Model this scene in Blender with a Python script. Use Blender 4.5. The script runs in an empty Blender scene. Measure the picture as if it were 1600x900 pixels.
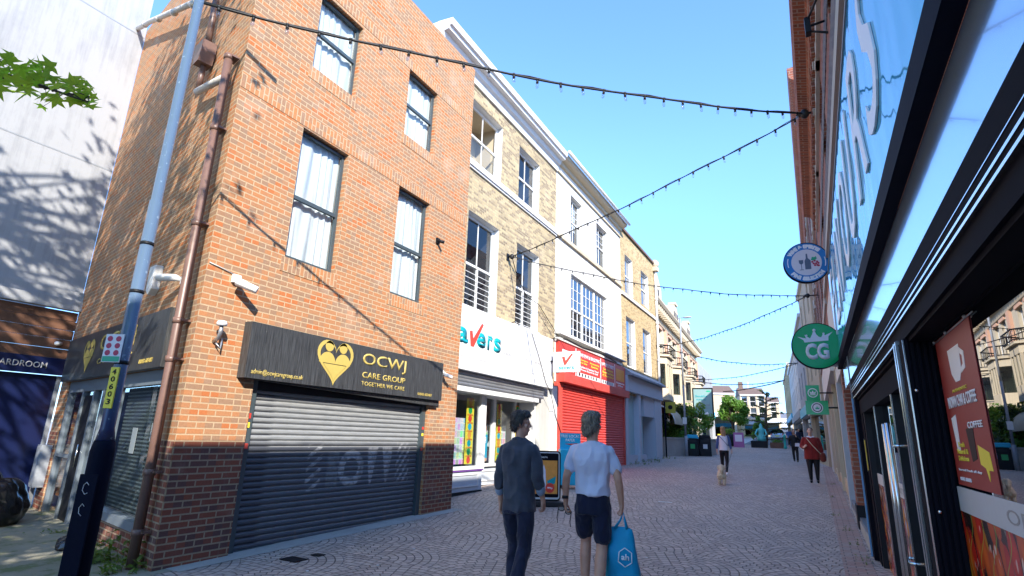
import bpy, bmesh, math, random
from mathutils import Vector, Matrix
from mathutils import noise as mnoise
random.seed(7)
R = math.radians
scn = bpy.context.scene
# ------------------------------------------------------------------ camera
CAMZ = 1.6
def cam_axes(yaw, pit, rol):
    f = Vector((math.sin(yaw)*math.cos(pit), math.cos(yaw)*math.cos(pit), math.sin(pit)))
    r = f.cross(Vector((0, 0, 1))).normalized(); u = r.cross(f)
    c, s = math.cos(rol), math.sin(rol)
    return c*r+s*u, -s*r+c*u, f
AR, AU, AF = cam_axes(R(-28.47), R(15.05), R(1.842))
FPX = 860.6
cd = bpy.data.cameras.new('camera'); cam = bpy.data.objects.new('camera', cd)
scn.collection.objects.link(cam)
cd.sensor_width = 36; cd.lens = FPX/1600*36; cd.clip_start = .05; cd.clip_end = 3000
m3 = Matrix((AR, AU, -AF)).transposed()
cam.matrix_world = Matrix.Translation((0, 0, CAMZ)) @ m3.to_4x4()
scn.camera = cam
# ------------------------------------------------------------------ sky, sun, exposure
SUN = Vector((-1, .88, -.86)).normalized()
elev = math.asin(-SUN.z); azim = math.atan2(-SUN.x, -SUN.y)
w = bpy.data.worlds.new('World'); scn.world = w; w.use_nodes = True
wt = w.node_tree; bg = wt.nodes['Background']
sk = wt.nodes.new('ShaderNodeTexSky'); sk.sky_type = 'NISHITA'; sk.sun_disc = False
sk.sun_elevation = elev; sk.sun_rotation = azim
sk.air_density = 1.0; sk.dust_density = .2; sk.ozone_density = 2.2
tn = wt.nodes.new('ShaderNodeMix'); tn.data_type = 'RGBA'; tn.blend_type = 'MULTIPLY'; tn.inputs[0].default_value = 1; tn.inputs[7].default_value = (.47, .62, .79, 1)
wt.links.new(sk.outputs[0], tn.inputs[6])
# slightly deeper blue towards the horizon, as in very clear air
tcn = wt.nodes.new('ShaderNodeTexCoord'); spn = wt.nodes.new('ShaderNodeSeparateXYZ'); wt.links.new(tcn.outputs['Generated'], spn.inputs[0])
mrn = wt.nodes.new('ShaderNodeMapRange'); mrn.interpolation_type = 'SMOOTHSTEP'; wt.links.new(spn.outputs[2], mrn.inputs[0]); mrn.inputs[1].default_value = 0; mrn.inputs[2].default_value = .5
cmn = wt.nodes.new('ShaderNodeMix'); cmn.data_type = 'RGBA'; wt.links.new(mrn.outputs[0], cmn.inputs[0]); cmn.inputs[6].default_value = (.46, .52, .68, 1); cmn.inputs[7].default_value = (1, 1, 1, 1)
t2n = wt.nodes.new('ShaderNodeMix'); t2n.data_type = 'RGBA'; t2n.blend_type = 'MULTIPLY'; t2n.inputs[0].default_value = 1; wt.links.new(tn.outputs[2], t2n.inputs[6]); wt.links.new(cmn.outputs[2], t2n.inputs[7])
wt.links.new(t2n.outputs[2], bg.inputs[0]); bg.inputs[1].default_value = .15
sd = bpy.data.lights.new('sun', 'SUN'); so = bpy.data.objects.new('sun', sd); scn.collection.objects.link(so)
sd.energy = 2.05; sd.angle = R(.5); sd.color = (1, .93, .82)
so.rotation_euler = SUN.to_track_quat('-Z', 'Y').to_euler()
scn.view_settings.view_transform = 'Standard'; scn.view_settings.look = 'None'
scn.view_settings.exposure = 2.27; scn.view_settings.gamma = 1
# ------------------------------------------------------------------ pixel ray helpers (measure the place from the photograph)
def ray(x, y): return AR*(x-800)+AU*(450-y)+AF*FPX
class Fr:
    """wall frame: u along the wall (to the right when you face it), v up, w out of the wall"""
    def __init__(s, o, U): s.o = Vector(o); s.U = Vector(U).normalized(); s.W = s.U.cross(Vector((0, 0, 1)))
    def pt(s, u, v, w=0): return s.o+s.U*u+Vector((0, 0, v))+s.W*w
    def uv(s, x, y, w=0):
        d = ray(x, y); c = Vector((0, 0, CAMZ)); o = s.o+s.W*w
        t = (o-c).dot(s.W)/d.dot(s.W); p = c+d*t
        return (p-o).dot(s.U), p.z
    def rect(s, x0, y0, x1, y1, w=0):
        a, b = s.uv(x0, y0, w), s.uv(x1, y1, w)
        return min(a[0], b[0]), max(a[0], b[0]), min(a[1], b[1]), max(a[1], b[1])
    def sub(s, u, w, ang=0):
        U = Matrix.Rotation(ang, 3, 'Z') @ s.U
        return Fr(s.pt(u, 0, w), U)
# ground profile along the street
GP = [(-60, 0), (0, 0), (4, .03), (10, .15), (12.6, .24), (16, .38), (20, .5), (24, .55), (30, .7), (38, .77), (50, 1.1), (60, 1.4), (70, 1.6), (90, 2.3), (110, 3.1), (150, 5.6), (300, 15.6), (900, 40)]
def gz(y):
    if y <= GP[0][0]: return 0
    for (a, za), (b, zb) in zip(GP, GP[1:]):
        if y <= b: return za+(zb-za)*(y-a)/(b-a)
    return GP[-1][1]
# ------------------------------------------------------------------ object helpers
COL = scn.collection
def tag(o, label=None, cat=None, group=None, kind=None):
    if label: o['label'] = label
    if cat: o['category'] = cat
    if group: o['group'] = group
    if kind: o['kind'] = kind
    return o
def thing(name, label, cat, loc=(0, 0, 0), group=None, rz=0):
    o = bpy.data.objects.new(name, None); COL.objects.link(o); o.location = loc; o.rotation_euler = (0, 0, rz)
    o.empty_display_size = .2
    return tag(o, label, cat, group)
def world_of(o):
    m = Matrix.LocRotScale(o.location, o.rotation_euler, o.scale)
    return world_of(o.parent) @ m if o.parent else m
def link(me, name, mats, parent=None):
    o = bpy.data.objects.new(name, me); COL.objects.link(o)
    for m in (mats if isinstance(mats, (list, tuple)) else [mats]): me.materials.append(m)
    if parent: o.parent = parent
    return o
def boxuv(bm, sc=1.0):
    L = bm.loops.layers.uv.get('UVMap') or bm.loops.layers.uv.new('UVMap')
    for f in bm.faces:
        n = f.normal
        if abs(n.z) > .7: 
            for l in f.loops: l[L].uv = (l.vert.co.x, l.vert.co.y)
        else:
            t = Vector((-n.y, n.x, 0)); t.normalize()
            for l in f.loops: l[L].uv = (l.vert.co.dot(t), l.vert.co.z)
class MB:
    """collects shapes in world coordinates and links them as one mesh object"""
    def __init__(s): s.v = []; s.f = []; s.m = []; s.sm = []
    def add(s, vs, fs, m=0, sm=False):
        b = len(s.v); s.v += [tuple(v) for v in vs]
        s.f += [tuple(b+i for i in f) for f in fs]; s.m += [m]*len(fs); s.sm += [sm]*len(fs)
        return s
    def box(s, f, u0, u1, v0, v1, w0, w1, m=0):
        P = [f.pt(u, v, w_) for w_ in (w0, w1) for v in (v0, v1) for u in (u0, u1)]
        return s.add(P, [(0, 2, 3, 1), (4, 5, 7, 6), (0, 1, 5, 4), (2, 6, 7, 3), (0, 4, 6, 2), (1, 3, 7, 5)], m)
    def quad(s, a, b, c, d, m=0): return s.add([a, b, c, d], [(0, 1, 2, 3)], m)
    def fquad(s, f, u0, u1, v0, v1, w_, m=0): return s.quad(f.pt(u0, v0, w_), f.pt(u1, v0, w_), f.pt(u1, v1, w_), f.pt(u0, v1, w_), m)
    def prism(s, f, poly, w0, w1, m=0):
        n = len(poly); P = [f.pt(u, v, w0) for u, v in poly]+[f.pt(u, v, w1) for u, v in poly]
        return s.add(P, [tuple(range(n-1, -1, -1)), tuple(range(n, 2*n))]+[(i, (i+1) % n, n+(i+1) % n, n+i) for i in range(n)], m)
    def extr(s, f, prof, u0, u1, m=0, sm=False):
        """profile [(v,w)] swept along u, open strip plus end caps"""
        n = len(prof); P = [f.pt(u0, v, w_) for v, w_ in prof]+[f.pt(u1, v, w_) for v, w_ in prof]
        return s.add(P, [(i, (i+1), n+i+1, n+i) for i in range(n-1)]+[tuple(range(n)), tuple(range(2*n-1, n-1, -1))], m, sm)
    def strip(s, f, prof, u0, u1, m=0, sm=False):
        n = len(prof); P = [f.pt(u0, v, w_) for v, w_ in prof]+[f.pt(u1, v, w_) for v, w_ in prof]
        return s.add(P, [(i, (i+1), n+i+1, n+i) for i in range(n-1)], m, sm)
    def tube(s, pts, r, n=8, m=0, cap=True):
        pts = [Vector(p) for p in pts]; rr = r if isinstance(r, (list, tuple)) else [r]*len(pts)
        vs = []; fs = []
        up = Vector((0, 0, 1))
        t0 = (pts[1]-pts[0]).normalized()
        a = t0.cross(up) if abs(t0.z) < .95 else t0.cross(Vector((0, 1, 0)))
        a.normalize()
        for i, p in enumerate(pts):
            t = (pts[min(i+1, len(pts)-1)]-pts[max(i-1, 0)]).normalized()
            a = (a-t*a.dot(t)).normalized(); b = t.cross(a)
            for k in range(n):
                q = 2*math.pi*k/n; vs.append(p+(a*math.cos(q)+b*math.sin(q))*rr[i])
        for i in range(len(pts)-1):
            for k in range(n): fs.append((i*n+k, i*n+(k+1) % n, (i+1)*n+(k+1) % n, (i+1)*n+k))
        if cap: fs += [tuple(range(n-1, -1, -1)), tuple((len(pts)-1)*n+k for k in range(n))]
        return s.add(vs, fs, m, True)
    def lathe(s, c, prof, n=16, m=0, axis=None, sx=1, sy=1):
        """prof [(r,z)] around vertical axis at c"""
        c = Vector(c); vs = []; fs = []
        for r_, z in prof:
            for k in range(n):
                q = 2*math.pi*k/n; d = Vector((math.cos(q)*r_*sx, math.sin(q)*r_*sy, z))
                if axis: d = axis @ d
                vs.append(c+d)
        for i in range(len(prof)-1):
            for k in range(n): fs.append((i*n+k, i*n+(k+1) % n, (i+1)*n+(k+1) % n, (i+1)*n+k))
        fs += [tuple(range(n-1, -1, -1)), tuple((len(prof)-1)*n+k for k in range(n))]
        return s.add(vs, fs, m, True)
    def sph(s, c, r, n=10, m=0, sx=1, sy=1, sz=1, rot=None):
        k = n//2+1
        return s.lathe(c, [(max(.001, r*math.sin(math.pi*i/k)), -r*math.cos(math.pi*i/k)*sz) for i in range(k+1)], n, m, rot, sx, sy)
    def build(s, name, mats, parent=None, bevel=0, norm=True):
        me = bpy.data.meshes.new(name); me.from_pydata(s.v, [], s.f)
        for p, mi, sm in zip(me.polygons, s.m, s.sm): p.material_index = mi; p.use_smooth = sm
        bm = bmesh.new(); bm.from_mesh(me)
        if parent is not None: bmesh.ops.transform(bm, matrix=world_of(parent).inverted(), verts=bm.verts)
        if norm: bmesh.ops.recalc_face_normals(bm, faces=bm.faces)
        bm.normal_update(); boxuv(bm)
        bm.to_mesh(me); bm.free()
        o = link(me, name, mats, parent)
        if bevel:
            b = o.modifiers.new('b', 'BEVEL'); b.width = bevel; b.segments = 2; b.limit_method = 'ANGLE'
        return o
def text(body, f, u0, u1, v0, v1, w_, mt, parent, name='lettering', ext=.004, bold=0, shear=0, fit=True, align='L', rot=0):
    cu = bpy.data.curves.new('t', 'FONT'); cu.body = body; cu.extrude = 0; cu.offset = bold; cu.shear = shear; cu.resolution_u = 3
    cu.align_x = 'CENTER' if '\n' in body else 'LEFT'
    ob = bpy.data.objects.new('t', cu); me = bpy.data.meshes.new_from_object(ob); bpy.data.objects.remove(ob)
    xs = [v.co.x for v in me.vertices]; ys = [v.co.y for v in me.vertices]
    x0, x1, y0, y1 = min(xs), max(xs), min(ys), max(ys)
    sy = (v1-v0)/(y1-y0); sx = (u1-u0)/(x1-x0)
    bm = bmesh.new(); bm.from_mesh(me)
    r_ = bmesh.ops.extrude_face_region(bm, geom=bm.faces[:])
    top = set(v for v in r_['geom'] if isinstance(v, bmesh.types.BMVert))
    inv = world_of(parent).inverted()
    for v in bm.verts:
        x, y = (v.co.x-x0)*sx, (v.co.y-y0)*sy
        if rot: 
            X, Y = x*math.cos(rot)-y*math.sin(rot), x*math.sin(rot)+y*math.cos(rot); x, y = X, Y
        v.co = inv @ f.pt(u0+x, v0+y, w_+(ext if v in top else 0))
    bmesh.ops.recalc_face_normals(bm, faces=bm.faces)
    bm.to_mesh(me); bm.free(); me.materials.clear()
    return link(me, name, mt, parent)
def arctext(body, f, uc, vc, rad, size, w_, mt, parent, a0, a1, inside=False, name='lettering', bold=.01):
    """letters round a circle, merged into one mesh"""
    mb = MB(); n = len(body)
    for i, ch in enumerate(body):
        if ch == ' ': continue
        a = R(a0+(a1-a0)*i/(n-1))
        cu = bpy.data.curves.new('t', 'FONT'); cu.body = ch; cu.align_x = 'CENTER'; cu.size = size*1.4; cu.resolution_u = 2; cu.offset = bold
        ob = bpy.data.objects.new('t', cu); me = bpy.data.meshes.new_from_object(ob); bpy.data.objects.remove(ob)
        vs = []
        for v in me.vertices:
            x, y = v.co.x, v.co.y-size*.5
            if inside: rr = rad-y; aa = a+x/rad; 
            else: rr = rad+y; aa = a-x/rad
            vs.append(f.pt(uc+rr*math.cos(aa), vc+rr*math.sin(aa), w_))
        mb.add(vs, [tuple(p.vertices) for p in me.polygons])
    return mb.build(name, mt, parent, norm=False)
# ------------------------------------------------------------------ material helpers
class S:
    """socket with arithmetic"""
    nt = None
    def __init__(s, k): s.k = k
    @staticmethod
    def op(o, *a, clamp=False):
        n = S.nt.nodes.new('ShaderNodeMath'); n.operation = o; n.use_clamp = clamp
        for i, x in enumerate(a):
            if isinstance(x, S): S.nt.links.new(x.k, n.inputs[i])
            else: n.inputs[i].default_value = x
        return S(n.outputs[0])
    def __add__(s, o): return S.op('ADD', s, o)
    __radd__ = __add__
    def __sub__(s, o): return S.op('SUBTRACT', s, o)
    def __rsub__(s, o): return S.op('SUBTRACT', o, s)
    def __mul__(s, o): return S.op('MULTIPLY', s, o)
    __rmul__ = __mul__
    def __truediv__(s, o): return S.op('DIVIDE', s, o)
    def __lt__(s, o): return S.op('LESS_THAN', s, o)
    def __gt__(s, o): return S.op('GREATER_THAN', s, o)
def fl(x): return S.op('FLOOR', x)
def fr(x): return x-S.op('FLOOR', x)
def node(t, outs=0, **kw):
    n = S.nt.nodes.new(t)
    for k, v in kw.items():
        if k.startswith('p_'): setattr(n, k[2:], v)
        else:
            key = int(k[1:]) if k[0] == 'i' and k[1:].isdigit() else k.replace('_', ' ')
            if isinstance(v, S): S.nt.links.new(v.k, n.inputs[key])
            else: n.inputs[key].default_value = v
    return n
def noise(vec, scale, detail=3, rough=.5): return S(node('ShaderNodeTexNoise', Vector=vec, Scale=scale, Detail=detail, Roughness=rough).outputs[0])
def comb(x, y, z=0.0): return S(node('ShaderNodeCombineXYZ', X=x, Y=y, Z=z).outputs[0])
def sep(v):
    n = node('ShaderNodeSeparateXYZ', Vector=v); return S(n.outputs[0]), S(n.outputs[1]), S(n.outputs[2])
def c4(c): return (c[0], c[1], c[2], 1) if not isinstance(c, S) else c
def mix(f, a, b, mode='MIX'):
    n = S.nt.nodes.new('ShaderNodeMix'); n.data_type = 'RGBA'; n.blend_type = mode
    for i, x in ((0, f), (6, a), (7, b)):
        if isinstance(x, S): S.nt.links.new(x.k, n.inputs[i])
        else: n.inputs[i].default_value = x if i == 0 else c4(x)
    return S(n.outputs[2])
def ramp(x, lo, hi): 
    n = node('ShaderNodeMapRange', Value=x); n.inputs[1].default_value = lo; n.inputs[2].default_value = hi; return S(n.outputs[0])
def newmat(name):
    m = bpy.data.materials.new(name); m.use_nodes = True; S.nt = m.node_tree
    b = m.node_tree.nodes['Principled BSDF']; return m, b
def setc(b, key, v):
    if isinstance(v, S): S.nt.links.new(v.k, b.inputs[key])
    else: b.inputs[key].default_value = c4(v) if isinstance(v, (tuple, list)) else v
def bump(b, h, st=.3, dist=.01):
    n = node('ShaderNodeBump', Height=h, Strength=st, Distance=dist); S.nt.links.new(n.outputs[0], b.inputs['Normal'])
def uvs(): return S(node('ShaderNodeUVMap').outputs[0])
def objc(): return S(node('ShaderNodeTexCoord').outputs[3])
def plain(name, col, rough=.6, metal=0, var=.12, vs=2.0, bmp=0, bs=60, spec=.5, coat=0, emit=0):
    m, b = newmat(name)
    p = objc()
    if var:
        n1 = noise(p, vs, 5, .6); n2 = noise(p, vs*14, 2)
        k = ramp(n1*.7+n2*.3, .3, .7)
        lo = tuple(x*(1-var) for x in col); hi = tuple(min(1, x*(1+var)) for x in col)
        setc(b, 'Base Color', mix(k, lo, hi))
    else: setc(b, 'Base Color', col)
    b.inputs['Roughness'].default_value = rough; b.inputs['Metallic'].default_value = metal
    b.inputs['Specular IOR Level'].default_value = spec; b.inputs['Coat Weight'].default_value = coat
    if emit: b.inputs['Emission Strength'].default_value = emit; setc(b, 'Emission Color', col)
    if bmp: bump(b, noise(p, bs, 3), bmp, .005)
    return m
def brickmat(name, c1, c2, mortar, c3=None, w_=.225, h=.075, ms=.010, rot=False, stain=.25, flem=False, dark=None):
    m, b = newmat(name); x, y, z = sep(uvs())
    v = comb(y, x) if rot else comb(x, y)
    n = node('ShaderNodeTexBrick', Vector=v, Scale=1.0, Mortar_Size=ms, Mortar_Smooth=.15, Bias=-.1, Brick_Width=w_, Row_Height=h)
    n.inputs['Color1'].default_value = c4(c1); n.inputs['Color2'].default_value = c4(c2); n.inputs['Mortar'].default_value = c4(mortar)
    col = S(n.outputs[0]); fac = S(n.outputs[1])
    # second tone chosen brick by brick
    X, Y = (y, x) if rot else (x, y); v_x, v_y = x, y
    row = fl(Y/h); off = fr(row*.5)*w_; bx = fl((X+off)/w_)
    wn = S(node('ShaderNodeTexWhiteNoise', p_noise_dimensions='2D', Vector=comb(row, bx)).outputs[0])
    if c3: col = mix((1-fac)*ramp(wn, .6, .75)*.85, col, c3)
    if dark: col = mix((1-fac)*ramp(wn, .12, .06)*.8, col, dark)
    big = noise(v, .7, 5, .65); fine = noise(v, 45, 3)
    stk = ramp(noise(comb(v_x*4.5, v_y*.35), 1.6, 4, .7), .52, .72); col = mix(stk*.22, col, (.25, .2, .17)); pale = ramp(noise(v, 1.3, 3), .58, .72); col = mix(pale*.22, col, (.62, .50, .40))
    col = mix(ramp(big, .3, .7)*stain, col, tuple(x_*.45 for x_ in c1), 'MIX')
    col = mix(.5, col, mix(fine, (.55, .55, .55), (1.4, 1.4, 1.4)), 'MULTIPLY')
    setc(b, 'Base Color', col); b.inputs['Roughness'].default_value = .9; b.inputs['Specular IOR Level'].default_value = .2
    bump(b, (1-fac)*.8+fine*.35+wn*.15, .6, .006)
    return m
def rendermat(name, col, stain=(.45, .44, .42), amt=.35, cracks=True, low=1.2):
    m, b = newmat(name); x, y, z = sep(uvs()); p = objc()
    big = noise(p, .6, 6, .7); streak = noise(comb(x*5, y*.35), 1.5, 4, .7)
    k = ramp(big*.5+streak*.5, .48, .72)*amt
    fine = noise(p, 30, 4)
    c = mix(k, col, stain); c = mix(ramp(fine, .6, .75)*.12, c, stain)
    setc(b, 'Base Color', c); b.inputs['Roughness'].default_value = .85; b.inputs['Specular IOR Level'].default_value = .25
    bump(b, fine+big*2, .25, .006); return m
def glassmat(name, tint=(.5, .6, .65), rough=.01, lo=.12, ior=1.5, wob=.02):
    m, b = newmat(name); nt = m.node_tree; nt.nodes.remove(b)
    out = nt.nodes['Material Output']
    g = nt.nodes.new('ShaderNodeBsdfGlossy'); g.inputs['Roughness'].default_value = rough
    t = nt.nodes.new('ShaderNodeBsdfTransparent'); t.inputs[0].default_value = c4(tint)
    fz = node('ShaderNodeLayerWeight', Blend=.5); bp = node('ShaderNodeBump', Height=noise(objc(), 1.2, 1), Strength=wob, Distance=.05)
    nt.links.new(bp.outputs[0], g.inputs['Normal'])
    k = S.op('ADD', S.op('POWER', S(fz.outputs[1]), 4.0)*(1-lo), lo, clamp=True)
    mx = nt.nodes.new('ShaderNodeMixShader'); nt.links.new(k.k, mx.inputs[0]); nt.links.new(t.outputs[0], mx.inputs[1]); nt.links.new(g.outputs[0], mx.inputs[2])
    nt.links.new(mx.outputs[0], out.inputs[0]); return m

M = {}
M['brick'] = brickmat('multi red brick', (.44, .19, .082), (.385, .20, .105), (.48, .35, .22), c3=(.29, .185, .12), dark=(.46, .14, .045), stain=.10, ms=.009)
M['brick_shade_riser'] = brickmat('dark red shade and riser brick', (.27, .085, .05), (.17, .07, .055), (.36, .27, .18), c3=(.12, .07, .065), stain=.3)  # darker copy of the brick: wall foot shade in its colour, also the riser
M['soldier'] = brickmat('soldier course brick', (.48, .20, .08), (.40, .20, .10), (.48, .35, .22), c3=(.30, .19, .125), rot=True, stain=.1)
M['stock'] = brickmat('yellow stock brick', (.56, .45, .26), (.46, .36, .20), (.40, .34, .25), c3=(.24, .18, .12), dark=(.15, .11, .08), stain=.3)
M['stock2'] = brickmat('warm yellow brick', (.58, .44, .22), (.50, .37, .18), (.44, .36, .24), c3=(.34, .22, .1), stain=.2)
M['redband'] = brickmat('victorian red brick', (.38, .12, .07), (.30, .10, .06), (.35, .25, .2), c3=(.22, .08, .06), stain=.2, w_=.225)
M['greyband'] = brickmat('grey brick band', (.16, .15, .17), (.11, .11, .13), (.3, .28, .27), stain=.2, w_=.225)
M['white'] = plain('white paint', (.68, .68, .67), .5, var=.07)
M['whitestucco'] = rendermat('white stucco', (.66, .65, .61), amt=.35)
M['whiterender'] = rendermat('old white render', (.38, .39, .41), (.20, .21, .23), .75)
M['cream'] = rendermat('cream stone', (.50, .41, .29), (.28, .22, .16), .5)
M['creamlight'] = rendermat('pale cream stone', (.56, .48, .35), (.3, .25, .19), .5)
M['stone'] = rendermat('grey stone', (.50, .49, .45), (.28, .27, .25), .4)
M['pinkstone'] = rendermat('pink render', (.60, .36, .25), (.4, .25, .18), .3)
M['greyfront'] = rendermat('grey shopfront paint', (.47, .51, .56), (.33, .36, .40), .25)
M['anthracite'] = plain('anthracite frame', (.055, .075, .085), .35, var=.1)
M['navy'] = plain('navy column paint', (.005, .007, .018), .7, var=.2, bmp=.1, spec=.06)
M['black'] = plain('black paint', (.011, .012, .015), .5, var=.2, spec=.25)
M['blackgloss'] = plain('satin black cladding', (.008, .008, .013), .8, var=.1, spec=.06)
M['rubber'] = plain('black rubber', (.01, .01, .011), .6, var=.1)
M['curtain'] = plain('net curtain', (.80, .80, .78), .9, var=.06, vs=5, bmp=.3, bs=60)
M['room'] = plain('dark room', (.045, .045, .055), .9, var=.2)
M['roomwarm'] = plain('room wall', (.5, .42, .3), .9, var=.1)
M['blind'] = plain('window blind', (.62, .62, .62), .8, var=.08, vs=6)
M['glass'] = glassmat('window glass', (.75, .8, .82), lo=.06)
M['glasssky'] = glassmat('sky window glass', (.35, .42, .5), lo=.28)
M['mirror'] = glassmat('shop window glass', (.10, .11, .12), rough=.005, lo=.42, wob=.0)
M['mirror2'] = glassmat('shop side glass', (.30, .38, .38), rough=.01, lo=.22, wob=.03)
M['pipe'] = plain('brown pipe', (.16, .09, .07), .4, var=.2)
M['pipewhite'] = plain('grey white pipe', (.55, .52, .48), .5, var=.15)
M['steel'] = plain('steel', (.42, .43, .44), .35, .7, var=.15)
M['chrome'] = plain('brushed chrome', (.75, .74, .72), .18, 1, var=.05)
M['lead'] = plain('grey lead', (.27, .29, .32), .6, var=.2)
M['slate'] = plain('slate roof', (.16, .16, .18), .7, var=.3, vs=6, bmp=.4, bs=20)
M['tile'] = plain('brown roof tile', (.15, .095, .07), .8, var=.3, vs=5, bmp=.4, bs=20)
M['gold'] = plain('gold lettering', (.50, .38, .10), .45, var=.08)
M['teal'] = plain('teal lettering', (.0, .34, .38), .4, var=0)
M['redletter'] = plain('red lettering', (.75, .06, .04), .4, var=0)
M['greyletter'] = plain('grey lettering', (.3, .3, .31), .5, var=0)
M['whiteletter'] = plain('white lettering', (.90, .90, .92), .4, var=0)
M['red'] = plain('red paint', (.56, .075, .055), .5, var=.25, vs=1.5)
M['redsign'] = plain('red sign board', (.60, .05, .035), .35, var=.06)
M['yellow'] = plain('yellow print', (.85, .70, .05), .5, var=.04)
M['orange'] = plain('orange print', (.80, .33, .06), .5, var=.15, vs=12)
M['bluep'] = plain('cyan plastic', (.015, .42, .62), .45, var=.08)
M['greenp'] = plain('green print', (.02, .36, .10), .35, var=.05)
M['wood'] = plain('stained boards', (.15, .07, .04), .6, var=.4, vs=3, bmp=.3)
M['concrete'] = plain('concrete', (.34, .33, .31), .9, var=.2, vs=1.5, bmp=.3)
M['leaf'] = None
def leafmat(name, a, b_, tr=.35):
    m, b = newmat(name); nt = m.node_tree
    rnd = S(node('ShaderNodeNewGeometry').outputs['Random Per Island'])
    c = mix(rnd, a, b_); setc(b, 'Base Color', c); b.inputs['Roughness'].default_value = .45; b.inputs['Specular IOR Level'].default_value = .3
    t = nt.nodes.new('ShaderNodeBsdfTranslucent'); nt.links.new(mix(.5, c, (.45, .65, .05)).k, t.inputs[0])
    mx = nt.nodes.new('ShaderNodeMixShader'); mx.inputs[0].default_value = tr
    nt.links.new(b.outputs[0], mx.inputs[1]); nt.links.new(t.outputs[0], mx.inputs[2]); nt.links.new(mx.outputs[0], nt.nodes['Material Output'].inputs[0])
    return m
M['leaf'] = leafmat('fresh leaves', (.24, .46, .03), (.42, .62, .06), .7)
M['leafdark'] = leafmat('dark leaves', (.025, .05, .02), (.07, .10, .03), .2)
M['leafmid'] = leafmat('mid leaves', (.07, .17, .03), (.15, .30, .05), .4)
M['weed'] = leafmat('weed leaves', (.06, .11, .02), (.15, .20, .05), .3)
M['bark'] = plain('bark', (.10, .075, .05), .9, var=.3, vs=8, bmp=.6, bs=20)
M['skin'] = plain('skin', (.58, .31, .21), .5, var=.12, vs=14)
M['skinpale'] = plain('pale skin', (.62, .38, .28), .5, var=.06)
# ------------------------------------------------------------------ setting: ground, paving, road
def sheet(name, x0, x1, y0, y1, dz, m, nx=24, step=1.0, fx=None):
    ys = sorted(set([y0, y1]+[a for a, _ in GP if y0 < a < y1]+[y0+step*i for i in range(int((y1-y0)/step)) ]))
    vs = []; fs = []
    for y in ys:
        for i in range(nx+1):
            a, b = (fx(y) if fx else (x0, x1)); x = a+(b-a)*i/nx; vs.append((x, y, gz(y)+dz))
    n = nx+1
    for j in range(len(ys)-1):
        for i in range(nx): fs.append((j*n+i, j*n+i+1, (j+1)*n+i+1, (j+1)*n+i))
    me = bpy.data.meshes.new(name); me.from_pydata(vs, [], fs)
    bm = bmesh.new(); bm.from_mesh(me); bm.normal_update(); boxuv(bm); bm.to_mesh(me); bm.free()
    return tag(link(me, name, m), kind='structure')
def paving():
    m, b = newmat('fan laid setts'); x, y, z = sep(objc())
    wob = noise(comb(x, y), .8, 2)-.5
    x = x+wob*.10; y = y+(noise(comb(y, x), .9, 2)-.5)*.10
    Rr = .84; W_ = 2*Rr
    j = fl(y/Rr); v = y-j*Rr; par = fr(j*.5)*2
    xs = x+par*Rr; ci = fl(xs/W_); dx = xs-(ci+.5)*W_
    adx = S.op('ABSOLUTE', dx); r1 = S.op('SQRT', dx*dx+v*v); ins = r1 < Rr
    ex = (Rr-adx); ey = v+Rr; r2 = S.op('SQRT', ex*ex+ey*ey)
    r = r2+(r1-r2)*ins; t1 = S.op('ARCTAN2', v, dx); t2 = S.op('ARCTAN2', ey, ex); th = t2+(t1-t2)*ins
    rg = r/.105; ri = fl(rg); a = fr(rg)
    sg = th*(ri+.5)*(.105/.125)+ri*.37; si = fl(sg); c = fr(sg)
    ea = S.op('ABSOLUTE', a-.5); ec = S.op('ABSOLUTE', c-.5)
    jm = S.op('MAXIMUM', ramp(ea, .40, .47), ramp(ec, .42, .485))
    wn = S(node('ShaderNodeTexWhiteNoise', p_noise_dimensions='3D', Vector=comb(ri+ins*31, si, j*7+ci*3)).outputs[0])
    g1 = noise(comb(x, y), .35, 5, .65); g2 = noise(comb(x, y), 40, 3)
    col = mix(wn, (.35, .275, .23), (.55, .445, .375)); col = mix(ramp(wn, .75, .95)*.6, col, (.56, .41, .34))
    col = mix(ramp(g1, .35, .65)*.5, col, (.30, .265, .25))
    col = mix(.5, col, mix(g2, (.5, .5, .5), (1.5, 1.5, 1.5)), 'MULTIPLY')
    col = mix(ramp(noise(comb(x*.8, y*.22), .9, 4, .6), .5, .68)*.35, col, (.52, .45, .40)); col = mix(ramp(noise(comb(x, y), 1.1, 6, .75), .60, .70)*.45, col, (.16, .14, .135))
    spots = ramp(noise(comb(x, y), 2.3, 2), .72, .78); col = mix(spots*.5, col, (.5, .48, .45))
    col = mix(jm*.9, col, (.07, .06, .058))
    setc(b, 'Base Color', col); b.inputs['Roughness'].default_value = .72
    bump(b, (1-jm)*.8+wn*.25+g2*.15, .9, .012)
    return m
M['paving'] = paving()
M['block'] = brickmat('pink block paving', (.44, .29, .25), (.38, .27, .24), (.16, .14, .13), c3=(.42, .34, .30), w_=.2, h=.1, ms=.007, stain=.1)
M['kerb'] = plain('kerb stone', (.42, .41, .39), .85, var=.2, vs=4, bmp=.3)
M['asphalt'] = plain('asphalt', (.075, .078, .085), .85, var=.2, vs=1.5, bmp=.4, bs=90)
def yardmat():
    m, b = newmat('mossy concrete'); p = objc()
    a = noise(p, 1.1, 6, .7); g = noise(p, 30, 3)
    col = mix(ramp(a, .35, .65), (.30, .28, .22), (.20, .19, .13)); col = mix(ramp(noise(p, 2.2, 6, .75), .52, .62)*.8, col, (.09, .13, .03))
    col = mix(g*.4, col, (.12, .11, .08)); setc(b, 'Base Color', col); b.inputs['Roughness'].default_value = .95; bump(b, a+g*.4, .5, .02); return m
M['yard'] = yardmat()
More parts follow.
